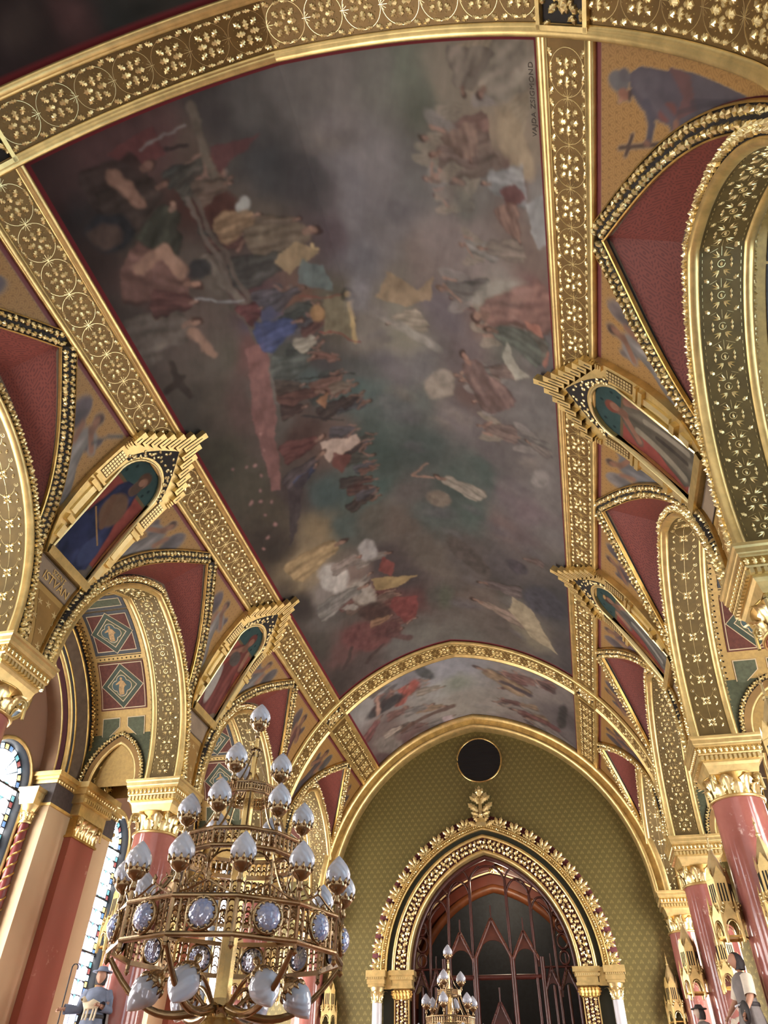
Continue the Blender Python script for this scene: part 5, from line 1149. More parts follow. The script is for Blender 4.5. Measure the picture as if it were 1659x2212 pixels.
def pier(side, k):
    sn = 'right' if side > 0 else 'left'; y = YK(k); nth = {1: 'near', 2: 'middle', 3: 'far'}[k]
    root = thing('wall_pier', '%s beige window pier with red pilaster on the %s side' % (nth, sn), 'pier', (side * 5.4, y, 0), kind='structure')
    X = lambda a, b_: tuple(sorted((side * a, side * b_)))
    b = MB(); b.box(*X(5.2, 5.7), y - .84, y + .84, 0, 5.06); b.build('wall_face', MAT['plaster'], root)
    b = MB(); b.box(*X(5.18, 5.7), y - .86, y + .86, 5.06, 5.35); b.build('dark_frieze', MAT['frieze_dark'], root)
    b = MB(); b.box(*X(5.17, 5.7), y - .87, y + .87, 5.04, 5.075); b.box(*X(5.16, 5.7), y - .88, y + .88, 5.35, 5.40); b.box(*X(5.13, 5.7), y - .91, y + .91, 5.40, 5.44); b.box(*X(5.09, 5.7), y - .95, y + .95, 5.44, 5.50); b.build('cornice', MAT['gold_cornice'], root)
    b = MB()
    for q in np.arange(y - .84, y + .86, .06): lf = leaf2d(.05, .045, 2, .012); b.xf(lf[0], lf[1], frame((side * 5.155, q, 5.352), (0, 1, 0), (0, 0, 1), (-side, 0, 0)))
    b.build('leaf_course', MAT['gold_leaf'], root)['kind'] = 'stuff'
    b = MB(); b.box(*X(5.09, 5.2), y - .31, y + .31, .4, 4.78); b.build('pilaster', MAT['red_marble'], root)
    cp = MB(); cp.box(*X(5.08, 5.2), y - .30, y + .30, 4.78, 5.06); cp.box(*X(5.06, 5.2), y - .33, y + .33, 4.77, 4.80); cpo = cp.build('pilaster_capital', MAT['gold_deep'], root)
    for i in range(4):
        for me_, off, z in ((ACA_ME, .0, 4.80), (ACB_ME, .075, 4.80)):
            yy = y - .225 + i * .15 + off
            if yy > y + .28: continue
            obj('acanthus_leaf', me_, cpo, frame((side * 5.08, yy, z), (0, side * 1.0, 0), (-side, 0, 0), (0, 0, 1)))
    for yy in (y - .27, y + .27): obj('volute', VOL, cpo, frame((side * 5.06, yy, 5.0), (0, side * 1.0, 0), (-side, 0, 0), (0, 0, 1)))
    e = MB(); e.box(*X(5.04, 5.2), y - .36, y + .36, 5.06, 5.22); e.box(*X(4.99, 5.2), y - .40, y + .40, 5.22, 5.30); e.box(*X(4.96, 5.2), y - .44, y + .44, 5.34, 5.42); e.box(*X(4.92, 5.2), y - .48, y + .48, 5.42, 5.50); e.box(*X(5.0, 5.2), y - .4, y + .4, 5.30, 5.34); eo = e.build('impost_block', MAT['gold_cornice'], root)
    b = MB()
    for q in np.arange(y - .37, y + .39, .055): b.box(*X(4.965, 5.0), q - .014, q + .014, 5.235, 5.29)
    for q in np.arange(y - .38, y + .4, .065): lf = leaf2d(.06, .05, 2, .014); b.xf(lf[0], lf[1], frame((side * 4.962, q, 5.35), (0, 1, 0), (0, 0, 1), (-side, 0, 0)))
    b.build('dentils', MAT['gold_leaf'], eo)['kind'] = 'stuff'
    # small pointed arch from column to pilaster
    xc, c0, a = 4.66, .33, .36; r0 = a + c0; zb = 5.5
    rt = thing('transverse_arch', '%s small pointed gold arch between column and pilaster on the %s side' % (nth, sn), 'arch', (side * xc, y, zb), 'small aisle arches')
    def ax(name, prof, mt): # profile (r, Y offset)
        H, Z, W = parch(prof, c0, 16); return grid(name, np.stack([side * xc + H, y + W, zb + Z], -1), MAT[mt], rt, smooth=False)
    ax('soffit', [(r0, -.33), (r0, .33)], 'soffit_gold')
    for s in (-1, 1):
        ax('edge_roll', [(r0 + .03, s * .36), (r0, s * .365), (r0 - .012, s * .345), (r0, s * .32)], 'gold_frame'); ax('brown_face', [(r0 + .02, s * .36), (r0 + .10, s * .375)], 'sprig_ground'); g = ax('leaf_ring', [(r0 + .10, s * .37), (r0 + .17, s * .385)], 'ground_dark')
        th = np.linspace(0, math.acos(c0 / (r0 + .135)), 20); h = (r0 + .135) * np.cos(th) - c0; zz = zb + (r0 + .135) * np.sin(th)
        P = np.concatenate([np.stack([side * xc + h, 0 * h + y + s * .385, zz], -1), np.stack([side * xc - h[::-1], 0 * h + y + s * .385, zz[::-1]], -1)]); la = np.concatenate([np.stack([np.cos(th), 0 * th, np.sin(th)], -1), np.stack([-np.cos(th[::-1]), 0 * th, np.sin(th[::-1])], -1)])
        leafy(P, la, np.tile([0, s * 1.0, 0], (len(P), 1)), .035, .05, k, .05, (-.3, .3), .025, .3).build('leaf_relief', MAT['gold_leaf'], g)['kind'] = 'stuff'
        mpd = lambda b_, a_, d: np.stack([side * xc + b_, y + s * .37 + 0 * b_, a_ + 0 * b_], -1)
        t = math.acos(c0 / (r0 + .16)); ar = [((r0 + .16) * cos(q) - c0, zb + (r0 + .16) * sin(q)) for q in np.linspace(0, t, 12)]
        lp = [(-.56, zb), (-.56, 6.5), (.56, 6.5), (.56, zb)] + ar + [(-x, z) for x, z in reversed(ar[:-1])]
        pl('spandrel_wall', [lp], 0, 0, mpd, MAT['coffer_green'], rt, cut=0)
    th = math.acos(c0 / r0)
    for sg in (1, -1):
        for i in range(4):
            t = (i + .5) / 4 * th; nr = np.array([-sg * cos(t), 0, -sin(t)]); tg = np.array([-sg * sin(t), 0, cos(t)])
            for yy in (-.15, .15): obj('scroll_motif', SCR, rt, frame((side * xc + sg * (r0 * cos(t) - c0), y + yy, zb + r0 * sin(t)), np.cross(tg, nr), tg, nr))
    return root
for side, bays in ((-1, (0, 1, 2, 3)), (1, (0, 1, 2, 3))):
    for j in bays: aisle_bay(side, j, j > 0 and not (side > 0 and j == 3))
    for k in (1, 2, 3): pier(side, k)

# ------------------------------------------------------------------ end wall, roundel, doorway
def endwall():
    c0, r = .62, 2.37; th = math.acos(c0 / r); ar = [(r * cos(t) - c0, 4.25 + r * sin(t)) for t in np.linspace(0, th, 20)]
    outl = [(-5.7, 0), (-1.75, 0)] + [(-x, z) for x, z in ar] + [(x, z) for x, z in reversed(ar[:-1])] + [(1.75, 0), (5.7, 0), (5.7, 10.2), (-5.7, 10.2)]
    mp = lambda b_, a_, d: np.stack([b_, WALL - d + 0 * b_, a_ + 0 * b_], -1)
    o = plate('wall_end', [outl], -.2, 0, mp, MAT['wall_green'], None, cut=0); me = o.data
    l = me.uv_layers.new(name='UVMap'); li = np.empty(len(me.loops), dtype=np.int32); me.loops.foreach_get('vertex_index', li); co = np.empty(len(me.vertices) * 3, dtype=np.float32); me.vertices.foreach_get('co', co); co = co.reshape(-1, 3)
    l.data.foreach_set('uv', co[li][:, [0, 2]].ravel()); tag(o, 'olive green patterned end wall below the vault', 'wall', kind='structure')
endwall()
def endring():
    root = thing('trim_5', 'slim gilded arch moulding along the top of the green end wall', 'moulding', (0, WALL - .2, ZS), kind='structure')
    W = WALL
    arch_y('outer_roll', [(4.36, W - .33), (4.30, W - .36), (4.25, W - .35), (4.23, W - .30)], C0, 0, ZS, MAT['gold_frame'], root, 50); arch_y('flat_band', [(4.23, W - .30), (4.13, W - .26)], C0, 0, ZS, MAT['gold_deep'], root, 50)
    arch_y('inner_roll', [(4.13, W - .26), (4.11, W - .30), (4.07, W - .30), (4.04, W - .26), (4.03, W - .15), (4.03, W)], C0, 0, ZS, MAT['gold_frame'], root, 50)
endring()
def roundel():
    root = thing('vent_grille', 'round black grille with brass rim high on the green wall', 'grille', (0.05, WALL - .03, 8.70)); z = 8.70
    b = MB(); n = 48; b.add([(.05 + .53 * cos(t), WALL - .012, z + .53 * sin(t)) for t in np.linspace(0, 2 * pi, n + 1)[:-1]], [list(range(n))]); b.build('dark_disc', MAT['void_black'], root)
    b = MB(); b.tube([(.05 + .545 * cos(t), WALL - .02, z + .545 * sin(t)) for t in np.linspace(0, 2 * pi, 65)], .022, 8); b.build('brass_rim', MAT['brass'], root, smooth=True)
    for i in range(11):
        h = -.5 + i * .1; w = math.sqrt(max(.01, .52 ** 2 - h * h)); b = MB(); b.box(.05 - w, .05 + w, WALL - .026, WALL - .014, z + h - .012, z + h + .012); b.build('slat', MAT['void_black'], root)
roundel()
def crocket_me():
    b = MB()
    for x, z, a, L, w in ((0, .02, 0, .22, .12), (.03, .03, .6, .20, .12), (-.03, .03, -.6, .20, .12), (.05, .01, 1.25, .13, .09), (-.05, .01, -1.25, .13, .09)):
        V, F = leaf2d(L, w, 3, .035, .3); V[:, 2] += .25 * V[:, 1] * (V[:, 1] / L) * .6; b.xf(V, F, frame((x, 0, z), (cos(a), 0, -sin(a)), (sin(a), 0, cos(a)), (0, 1, 0)))
    b.box(-.035, .035, -.01, .04, -.02, .08)
    for sx in (-1, 1): b.tube([(sx * (.045 + .02 * cos(t)), .06, .02 + .02 * sin(t)) for t in np.linspace(0, 5, 10)], .010, 5)
    return b.me('crocket', MAT['gold_leaf'], True)
CROC = crocket_me()
def doorway():
    W = WALL; root = thing('door_surround', 'pointed gilded doorway arch with leaf crockets and finial on the green wall', 'doorway', (0, W - .05, 0)); c0, zb = .62, 4.25
    A = lambda nm, prof, mt, sm=False: arch_y(nm, [(r, W + y) for r, y in prof], c0, 0, zb, MAT[mt], root, 44, sm)
    A('inner_roll', [(2.36, .3), (2.36, -.05), (2.38, -.09), (2.41, -.09), (2.44, -.05)], 'gold_frame')
    lb = A('leaf_band', [(2.44, -.05), (2.67, -.06)], 'wine_dark'); A('middle_roll', [(2.67, -.06), (2.68, -.11), (2.71, -.12), (2.74, -.10), (2.75, -.02)], 'gold_frame')
    A('green_hollow', [(2.75, -.02), (2.85, -.025)], 'green_black'); A('bead_roll', [(2.85, -.02), (2.855, -.08), (2.88, -.10), (2.89, -.085)], 'gold_frame'); bb = A('bead_band', [(2.89, -.08), (2.96, -.08)], 'gold_deep'); A('outer_roll', [(2.96, -.08), (2.97, -.10), (2.99, -.09), (3.0, -.02)], 'gold_frame'); A('red_band', [(3.0, -.018), (3.20, -.012), (3.20, .02)], 'wine')
    def path(r, y):
        t = np.linspace(0, math.acos(c0 / r), 44); h = r * np.cos(t) - c0; z = zb + r * np.sin(t); o = 0 * h
        P = np.concatenate([np.stack([h, o + W + y, z], -1), np.stack([-h, o + W + y, z], -1)[::-1]]); L_ = np.concatenate([np.stack([np.cos(t), o, np.sin(t)], -1), np.stack([-np.cos(t), o, np.sin(t)], -1)[::-1]]); return P, L_, np.tile([0, -1.0, 0], (len(P), 1))
    leafy(*path(2.555, -.06), .10, .105, 2, .125, (-.5, .5), .035, .5).build('vine_relief', MAT['gold_leaf'], lb)['kind'] = 'stuff'; leafy(*path(2.925, -.085), .02, .045, 3, .05, (0,), .025, .2).build('bead_relief', MAT['gold_leaf'], bb)['kind'] = 'stuff'
    r = 3.0; th = math.acos(c0 / r); n = 11
    for sg in (1, -1):
        for i in range(n):
            t = (i + .35) / n * (th - .06); up = np.array([sg * cos(t), 0, sin(t)]); nr = np.array([0, -1.0, 0])
            obj('crocket', CROC, root, frame((sg * (r * cos(t) - c0), W - .03, zb + r * sin(t)), np.cross(nr, up), nr, up))
    # finial: a stem with three tiers of leaves spreading sideways
    f = MB(); f.lathe([(.16, 7.08), (.15, 7.16), (.07, 7.28), (.05, 7.40), (.06, 7.5), (.045, 7.6), (.04, 7.85), (.0, 7.9)], 8, (0, W - .06, 0))
    def lf(x, z, ang, L, w): V, F = leaf2d(L, w, 4, .05, .3); f.xf(V, F, frame((x, W - .07, z), (cos(ang), 0, -sin(ang)), (sin(ang), 0, cos(ang)), (0, -1, 0)))
    for sx in (-1, 1):
        lf(sx * .08, 7.10, sx * 1.1, .26, .15); lf(sx * .05, 7.16, sx * .55, .26, .14); lf(sx * .04, 7.36, sx * 1.25, .20, .13); lf(sx * .04, 7.42, sx * .85, .34, .18); lf(sx * .03, 7.60, sx * .45, .32, .17); lf(sx * .03, 7.66, sx * 1.0, .26, .15); lf(sx * .01, 7.78, sx * .35, .22, .12)
        f.tube([(sx * (.07 + .035 * cos(t)), W - .11, 7.30 + .035 * sin(t)) for t in np.linspace(0, 5.2, 12)], .016, 6)
    lf(0, 7.2, 0, .3, .12); lf(0, 7.78, 0, .27, .14)
    f.build('finial', MAT['gold_leaf'], root)
    for sg in (1, -1):                       # imposts, carved pilasters, pale columns
        X = lambda a, b_: tuple(sorted((sg * a, sg * b_)))
        b = MB()
        for (x0, x1, y, z0, z1) in ((1.66, 2.12, .16, 3.95, 4.00), (1.68, 2.10, .14, 4.00, 4.10), (1.65, 2.13, .17, 4.10, 4.15), (1.62, 2.16, .20, 4.18, 4.27), (1.66, 2.12, .17, 4.15, 4.18), (2.12, 2.28, .08, 3.95, 4.27), (2.26, 2.60, .22, 3.98, 4.03), (2.24, 2.62, .24, 4.03, 4.11), (2.22, 2.64, .27, 4.15, 4.27), (2.25, 2.61, .23, 4.11, 4.15)): b.box(*X(x0, x1), W - y, W + .1, z0, z1)
        io = b.build('impost', MAT['gold_cornice'], root)
        b = MB()
        for x in np.arange(1.68, 2.12, .04): b.box(*X(x, x + .02), W - .185, W - .1, 4.115, 4.15)
        for x in np.arange(2.26, 2.62, .04): b.box(*X(x, x + .02), W - .25, W - .1, 4.115, 4.15)
        b.build('dentils', MAT['gold_leaf'], io)['kind'] = 'stuff'
        b = MB(); b.lathe([(.10, .3), (.10, 3.72)], 16, (sg * 2.41, W - .14, 0)); b.build('pale_shaft', MAT['stone_pale'], root, smooth=True)
        b = MB(); b.lathe([(.10, 3.70), (.12, 3.72), (.1, 3.74), (.1, 3.85), (.15, 3.97)], 12, (sg * 2.41, W - .14, 0))
        for i in range(8): b.xf(ACA[0] * (1.0 if i % 2 else 1.25), ACA[1], Matrix.Translation((sg * 2.41, W - .14, 3.73)) @ Matrix.Rotation(i * pi / 4, 4, 'Z') @ Matrix.Translation((0, .095, 0)))
        b.build('shaft_capital', MAT['gold_leaf'], root, smooth=True)
        b = MB(); b.box(*X(1.75, 2.05), W - .08, W + .1, .2, 3.78); po = b.build('carved_pilaster', MAT['wine_dark'], root)
        P = np.stack([np.full(60, sg * 1.90), np.full(60, W - .085), np.linspace(2.8, 3.78, 60)], -1); leafy(P, np.tile([1.0, 0, 0], (60, 1)), np.tile([0, -1.0, 0], (60, 1)), .12, .06, 4, .08, (-.7, 0, .7), .02, .3).build('carved_relief', MAT['gold_leaf'], po)['kind'] = 'stuff'
        b = MB()
        for x in (1.745, 2.035): b.box(*X(x, x + .025), W - .1, W, .2, 3.8)
        b.build('pilaster_edge', MAT['gold_frame'], po)
        b = MB(); b.box(*X(1.73, 2.07), W - .10, W + .1, 3.76, 3.95)
        for i in range(5): b.xf(ACA[0] * 1.05, ACA[1], Matrix.Translation((sg * (1.76 + .07 * i), W - .10, 3.78)) @ Matrix.Rotation(pi, 4, 'Z'))
        b.build('pilaster_capital', MAT['gold_deep'], root)
        b = MB(); b.box(*X(2.06, 2.30), W - .02, W, .0, 3.95); b.build('green_strip', MAT['green_black'], root)
plain('green_black', sr(44, 48, 34), .6)
doorway()

# ------------------------------------------------------------------ carved screen in the doorway and the dark room behind it
def screen():
    Y = WALL + .16; root = thing('wooden_screen', 'dark red carved wooden gothic screen filling the doorway', 'screen', (0, Y, 0)); m = MAT['wood_red']
    def bar(name, pts, w=.035, dp=.06, mat=m):
        p = np.array(pts, float); t = np.gradient(p, axis=0); t /= np.linalg.norm(t, axis=1)[:, None]; n = np.stack([-t[:, 1], t[:, 0]], -1)
        rows = [np.stack([p[:, 0] + n[:, 0] * w * a, np.full(len(p), Y + b_ * dp), p[:, 1] + n[:, 1] * w * a], -1) for a, b_ in ((-1, .5), (-1, -.3), (-.4, -.6), (.4, -.6), (1, -.3), (1, .5), (-1, .5))]
        return grid(name, np.stack(rows, 1), mat, root, smooth=False)
    arc = lambda x: 4.25 + math.sqrt(max(0, 2.34 ** 2 - (abs(x) + .62) ** 2))
    c0, r = .62, 2.33; th = math.acos(c0 / r); a = [(r * cos(t) - c0, 4.25 + r * sin(t)) for t in np.linspace(0, th, 24)]
    bar('outer_arch', [(1.71, 1)] + a + [(-x, z) for x, z in reversed(a[:-1])] + [(-1.71, 1)], .05, .10)
    for x in (-1.32, -.90, -.40, .40, .90, 1.32):
        zt = arc(x); bar('mullion', [(x, 1.0), (x, 2.5), (x, zt - .35)], .03, .08)
        for s in (-1, 1): bar('tracery_branch', [(x + s * .24 * t ** 2, zt - .38 + .34 * t) for t in np.linspace(0, 1, 8)], .018, .05)
    xs = [-1.62, -1.32, -.90, -.40, .40, .90, 1.32, 1.62]
    for x0, x1 in zip(xs[:-1], xs[1:]):      # cusped heads between mullions under the arch
        xm = (x0 + x1) / 2; zt = arc(xm) - .18; hw = (x1 - x0) / 2
        bar('cusped_head', [(xm - hw * cos(t * pi / 2), zt - .42 + .40 * sin(t * pi / 2)) for t in np.linspace(0, 1, 8)] + [(xm + hw * sin(t * pi / 2), zt - .02 - .40 * (1 - cos(t * pi / 2))) for t in np.linspace(.15, 1, 7)], .02, .05)
    def gable(xc, hw, zb, za, mat=m):
        bar('gable_edge', [(xc - hw, zb), (xc - hw * .5, (zb + za) / 2), (xc, za)], .035, .09, mat); bar('gable_edge', [(xc, za), (xc + hw * .5, (zb + za) / 2), (xc + hw, zb)], .035, .09, mat)
        ar = [(xc - hw * .85 * cos(t), zb - .12 + (za - zb) * .62 * sin(t) ** .8) for t in np.linspace(0, pi, 17)]
        lp = [(xc - hw, zb), (xc, za), (xc + hw, zb), (xc + hw, zb - .12), (xc + hw * .85, zb - .12)] + ar[::-1][1:-1] + [(xc - hw * .85, zb - .12), (xc - hw, zb - .12)]
        plate('gable_panel', [lp], -.02, .02, lambda b_, a_, d: np.stack([b_, Y - d + 0 * b_, a_ + 0 * b_], -1), mat, root, cut=0)
        bar('pinnacle', [(xc, za - .02), (xc, za + .12), (xc, za + .26)], .015, .04)
        for t in np.linspace(.15, .9, 5):
            for s in (-1, 1): b = MB(); lf = leaf2d(.06, .05, 2, .03); b.xf(lf[0], lf[1], frame((xc + s * hw * (1 - t), Y - .03, zb + (za - zb) * t), (s * .7, 0, .7), (-s * .3, 0, .9), (0, -1, 0))); b.build('crocket', m, root)
    gable(0.03, .40, 4.48, 5.24, MAT['wood_mid']); gable(-.66, .28, 4.45, 4.98, MAT['wood_mid']); gable(.70, .28, 4.45, 4.98, MAT['wood_mid'])
    for x in (-1.52, -1.20, 1.20, 1.52): gable(x, .16, 3.92, 4.30)
    gable(.1, .36, 3.0, 3.72)
    bar('cross_rail', [(-1.02, 4.16), (0, 4.16), (1.02, 4.16)], .045, .09); bar('side_rail', [(-1.7, 4.32), (-1.36, 4.32), (-1.05, 4.32)], .02, .06); bar('side_rail', [(1.05, 4.32), (1.36, 4.32), (1.7, 4.32)], .02, .06)
    for x in (-1.03, -.36, .42, 1.03): bar('post', [(x, 1.0), (x, 3.0), (x, 4.5)], .045, .12)
    for x in (-1.5, 1.5, -1.22, 1.22): bar('thin_post', [(x, 1.0), (x, 3.0), (x, 4.0)], .028, .09)
    for sx in (-1, 1):                       # little roundels of the side tracery
        for z, rr in ((4.48, .12), (4.78, .14), (5.08, .12)):
            bar('roundel', [(sx * 1.5 + rr * cos(t) * .8, z + rr * sin(t)) for t in np.linspace(0, 2 * pi, 17)], .022, .06)
plain('wood_mid', sr(88, 42, 26), .45, .3, 5)
screen()
def backroom():
    Yb = WALL + 3.4; root = thing('wall_back_room', 'dark room behind the carved screen with arched window', 'room', (0, Yb, 0), kind='structure')
    b = MB(); b.box(-3.2, -3.0, WALL + .2, Yb, 0, 8); b.box(3.0, 3.2, WALL + .2, Yb, 0, 8); b.box(-3.2, 3.2, Yb, Yb + .2, 0, 8); b.box(-3.2, 3.2, WALL + .2, Yb, 7.6, 7.8); b.box(-3.2, 3.2, WALL + .2, Yb + .2, -.1, 0); b.build('room_shell', MAT['room_red'], root)
    A = lambda nm, prof, mt: arch_y(nm, prof, .5, -.15, 4.0, MAT[mt], root, 30)
    for i, (y, r) in enumerate(((WALL + 1.0, 3.3), (WALL + 1.9, 3.1), (WALL + 2.7, 2.95))):
        A('vault_rib', [(r + .3, y), (r, y), (r - .06, y + .02), (r - .06, y + .26), (r, y + .28), (r + .3, y + .28)], 'wood_red'); A('pale_strip', [(r - .06, y - .01), (r - .085, y + .01), (r - .085, y + .035), (r - .06, y + .05)], 'cream_line')
        A('vault_panel', [(r + .2, y + .28), (r + .14, y + .9)], 'room_red')
    A('window_moulding', [(2.75, Yb - .1), (2.72, Yb - .16), (2.60, Yb - .16), (2.55, Yb - .05)], 'wood_brown')
    t = math.acos(.5 / 2.55); ar = [(2.55 * cos(q) - .5 - .15, 4 + 2.55 * sin(q)) for q in np.linspace(0, t, 18)]; ar += [(-.3 - x, z) for x, z in reversed(ar[:-1])]
    plate('dark_window', [ar + [(-2.2, 3.55), (1.9, 3.55)]], 0, .04, lambda b_, a_, d: np.stack([b_, Yb - d + 0 * b_, a_ + 0 * b_], -1), MAT['night_glass'], root, cut=0)
    b = MB(); b.box(-3, 3, Yb - .2, Yb, 3.50, 3.58); b.box(-3, 3, Yb - .12, Yb, 3.22, 3.50); b.box(-3, 3, Yb - .16, Yb, 3.16, 3.22)
    for x in np.arange(-2.9, 2.9, .09): b.box(x, x + .045, Yb - .18, Yb, 3.42, 3.48)
    b.build('gilded_cornice', MAT['gold_deep'], root); b = MB(); b.box(-3, 3, Yb - .06, Yb, 0, 3.2); b.build('marble_dado', MAT['stone_pale'], root)
    for z, rr in ((4.15, .3), (4.62, .22), (5.05, .25)): 
        b = MB(); n = 20; b.add([(-1.78 + .14 * cos(t), WALL + .9, z + .17 * sin(t)) for t in np.linspace(0, 2 * pi, n + 1)[:-1]], [list(range(n))]); b.build('pale_wall_panel', MAT['plaster'], root)
    lp = thing('ceiling_lamp', 'small gilded ceiling lamp glimpsed behind the carved screen', 'lamp', (.1, WALL + 1.9, 6.7))
    b = MB(); b.lathe([(.0, 6.9), (.04, 6.86), (.05, 6.78), (.16, 6.74), (.2, 6.70), (.14, 6.66), (.05, 6.64), (0, 6.62)], 14, (.1, WALL + 1.9, 0))
    for i in range(8): b.tube([(.1 + (.12 + .08 * t) * cos(i * pi / 4), WALL + 1.9 + (.12 + .08 * t) * sin(i * pi / 4), 6.68 - .05 * sin(t * pi)) for t in np.linspace(0, 1, 6)], .015, 5)
    b.build('gilded_dish', MAT['brass'], lp, smooth=True)
    pt = bpy.data.lights.new('ceiling_lamp_bulb', 'POINT'); pt.energy = 110; pt.color = (1, .82, .6); pt.shadow_soft_size = .15; po_ = bpy.data.objects.new('ceiling_lamp_bulb', pt); COL.objects.link(po_); po_.location = (.1, WALL + 1.9, 6.45)
    b = MB(); b.lathe([(.012, 6.88), (.012, 7.3)], 6, (.1, WALL + 1.9, 0)); b.build('rod', MAT['brass'], lp)
plain('room_red', sr(104, 46, 32), .5, .25, 3)
backroom()

# ------------------------------------------------------------------ floor, added light-blocking roof slab and outer walls
def shell():
    b = MB(); b.box(-6, 6, -6, WALL, -.1, 0); tag(b.build('floor', MAT['floor_wood']), 'warm wooden hall floor, out of view', 'floor', kind='structure')
    b = MB(); b.box(-6.2, 6.2, -1.3, WALL + .3, 10.25, 10.4); tag(b.build('ceiling', MAT['taupe']), 'added roof slab hidden above the painted vault to stop stray light', 'ceiling', kind='structure')  # unseen slab added so world light cannot leak between the vault pieces
    for s, n in ((-1, 'left'), (1, 'right')):
        b = MB(); x0, x1 = sorted((s * 5.66, s * 5.9)); 
        b.box(x0, x1, -1.3, WALL, 7.2, 10.3); b.box(x0, x1, YK(0) - .8, WALL, 0, 1.15)
        for k in (0, 1, 2, 3, 4): b.box(x0, x1, YK(k) - .8, min(YK(k) + .8, WALL), 1.15, 7.2)
        tag(b.build('wall_' + n, MAT['wall_brown']), 'outer wall behind the %s aisle' % n, 'wall', kind='structure')
shell()
# ------------------------------------------------------------------ standing candelabra
def globe_me(k=1.0):
    b = MB(); b.lathe([(.03 * k, -.048 * k), (.05 * k, -.034 * k), (.061 * k, -.008 * k), (.063 * k, .008 * k), (.058 * k, .028 * k), (.044 * k, .052 * k), (.026 * k, .074 * k), (.010 * k, .090 * k), (.0, .098 * k)], 20); return b.me('glass_globe', MAT['globe_glass'], True)
GLOBE = globe_me()
def cup_me():
    b = MB(); b.lathe([(.0, -.13), (.014, -.13), (.016, -.11), (.010, -.10), (.012, -.085), (.03, -.075), (.046, -.055), (.052, -.035), (.050, -.033), (.03, -.06), (.0, -.06)], 16)
    for i in range(10):
        a = i * pi / 5; lf = leaf2d(.034, .022, 1, .006); b.xf(lf[0], lf[1], Matrix.Rotation(a, 4, 'Z') @ Matrix.Translation((.051, 0, -.046)) @ Matrix.Rotation(.2, 4, 'Y') @ Matrix.Rotation(pi / 2, 4, 'Z') @ Matrix.Rotation(pi / 2, 4, 'X'))
    return b.me('crown_cup', MAT['bronze'], True)
CUP = cup_me()
def lens_me():
    b = MB(); b.lathe([(.060, 0), (.058, .012), (.048, .026), (.030, .037), (.012, .042), (0, .043)], 24); return b.me('lens', MAT['lens_glass'], True)
def holder_me():
    b = MB(); b.lathe([(.060, -.012), (.066, -.012), (.074, -.002), (.072, .010), (.062, .012), (.060, .0)], 24)
    for i in range(12):
        a = i * pi / 6; lf = leaf2d(.022, .018, 1, .006); b.xf(lf[0], lf[1], Matrix.Rotation(a, 4, 'Z') @ Matrix.Translation((.068, 0, .012)) @ Matrix.Rotation(pi / 2, 4, 'Z'))
    return b.me('lens_holder', MAT['bronze'], True)
LENS, HOLD = lens_me(), holder_me()
NS = 12
def polyrail(b, R, z, w, h):
    a = np.linspace(0, 2 * pi, NS + 1) + pi / NS
    pr = [(-w, -h), (w, -h), (w * 1.4, -h * .3), (w * 1.4, h * .3), (w, h), (-w, h), (-w, -h)]
    P = np.stack([np.stack([(R + x) * np.cos(a), (R + x) * np.sin(a), np.full(NS + 1, z + y)], -1) for x, y in pr], 1); b.grid(P)
def tracery_panel_me(w, h, disc):
    """openwork panel: x across, z up, y outward"""
    b = MB(); n = 8 if disc else 5
    for i in range(n + 1):
        x = -w / 2 + w * i / n
        if disc and abs(x) < .05: continue
        b.box(x - .004, x + .004, -.006, .006, -h / 2, h / 2)
    for i in range(n):
        x = -w / 2 + w * (i + .5) / n; rr = w / n / 2
        if disc and abs(x) < .055: continue
        for zc in ((h * .28, 1), (-h * .05, 1), (-h * .38, 1)) if disc else ((h * .2, 1), (-h * .3, 1)):
            b.tube([(x + rr * cos(t), 0, zc[0] + rr * 1.3 * sin(t)) for t in np.linspace(0, pi, 7)], .0035, 4)
            b.tube([(x + rr * .5 * cos(t), 0, zc[0] - rr * .6 + rr * .5 * sin(t)) for t in np.linspace(0, 2 * pi, 9)], .003, 4)
    return b.me('tracery_panel', MAT['bronze'])
TP1 = tracery_panel_me(.29, .135, True); TP2 = tracery_panel_me(.165, .085, False); TP3 = tracery_panel_me(.078, .045, False)
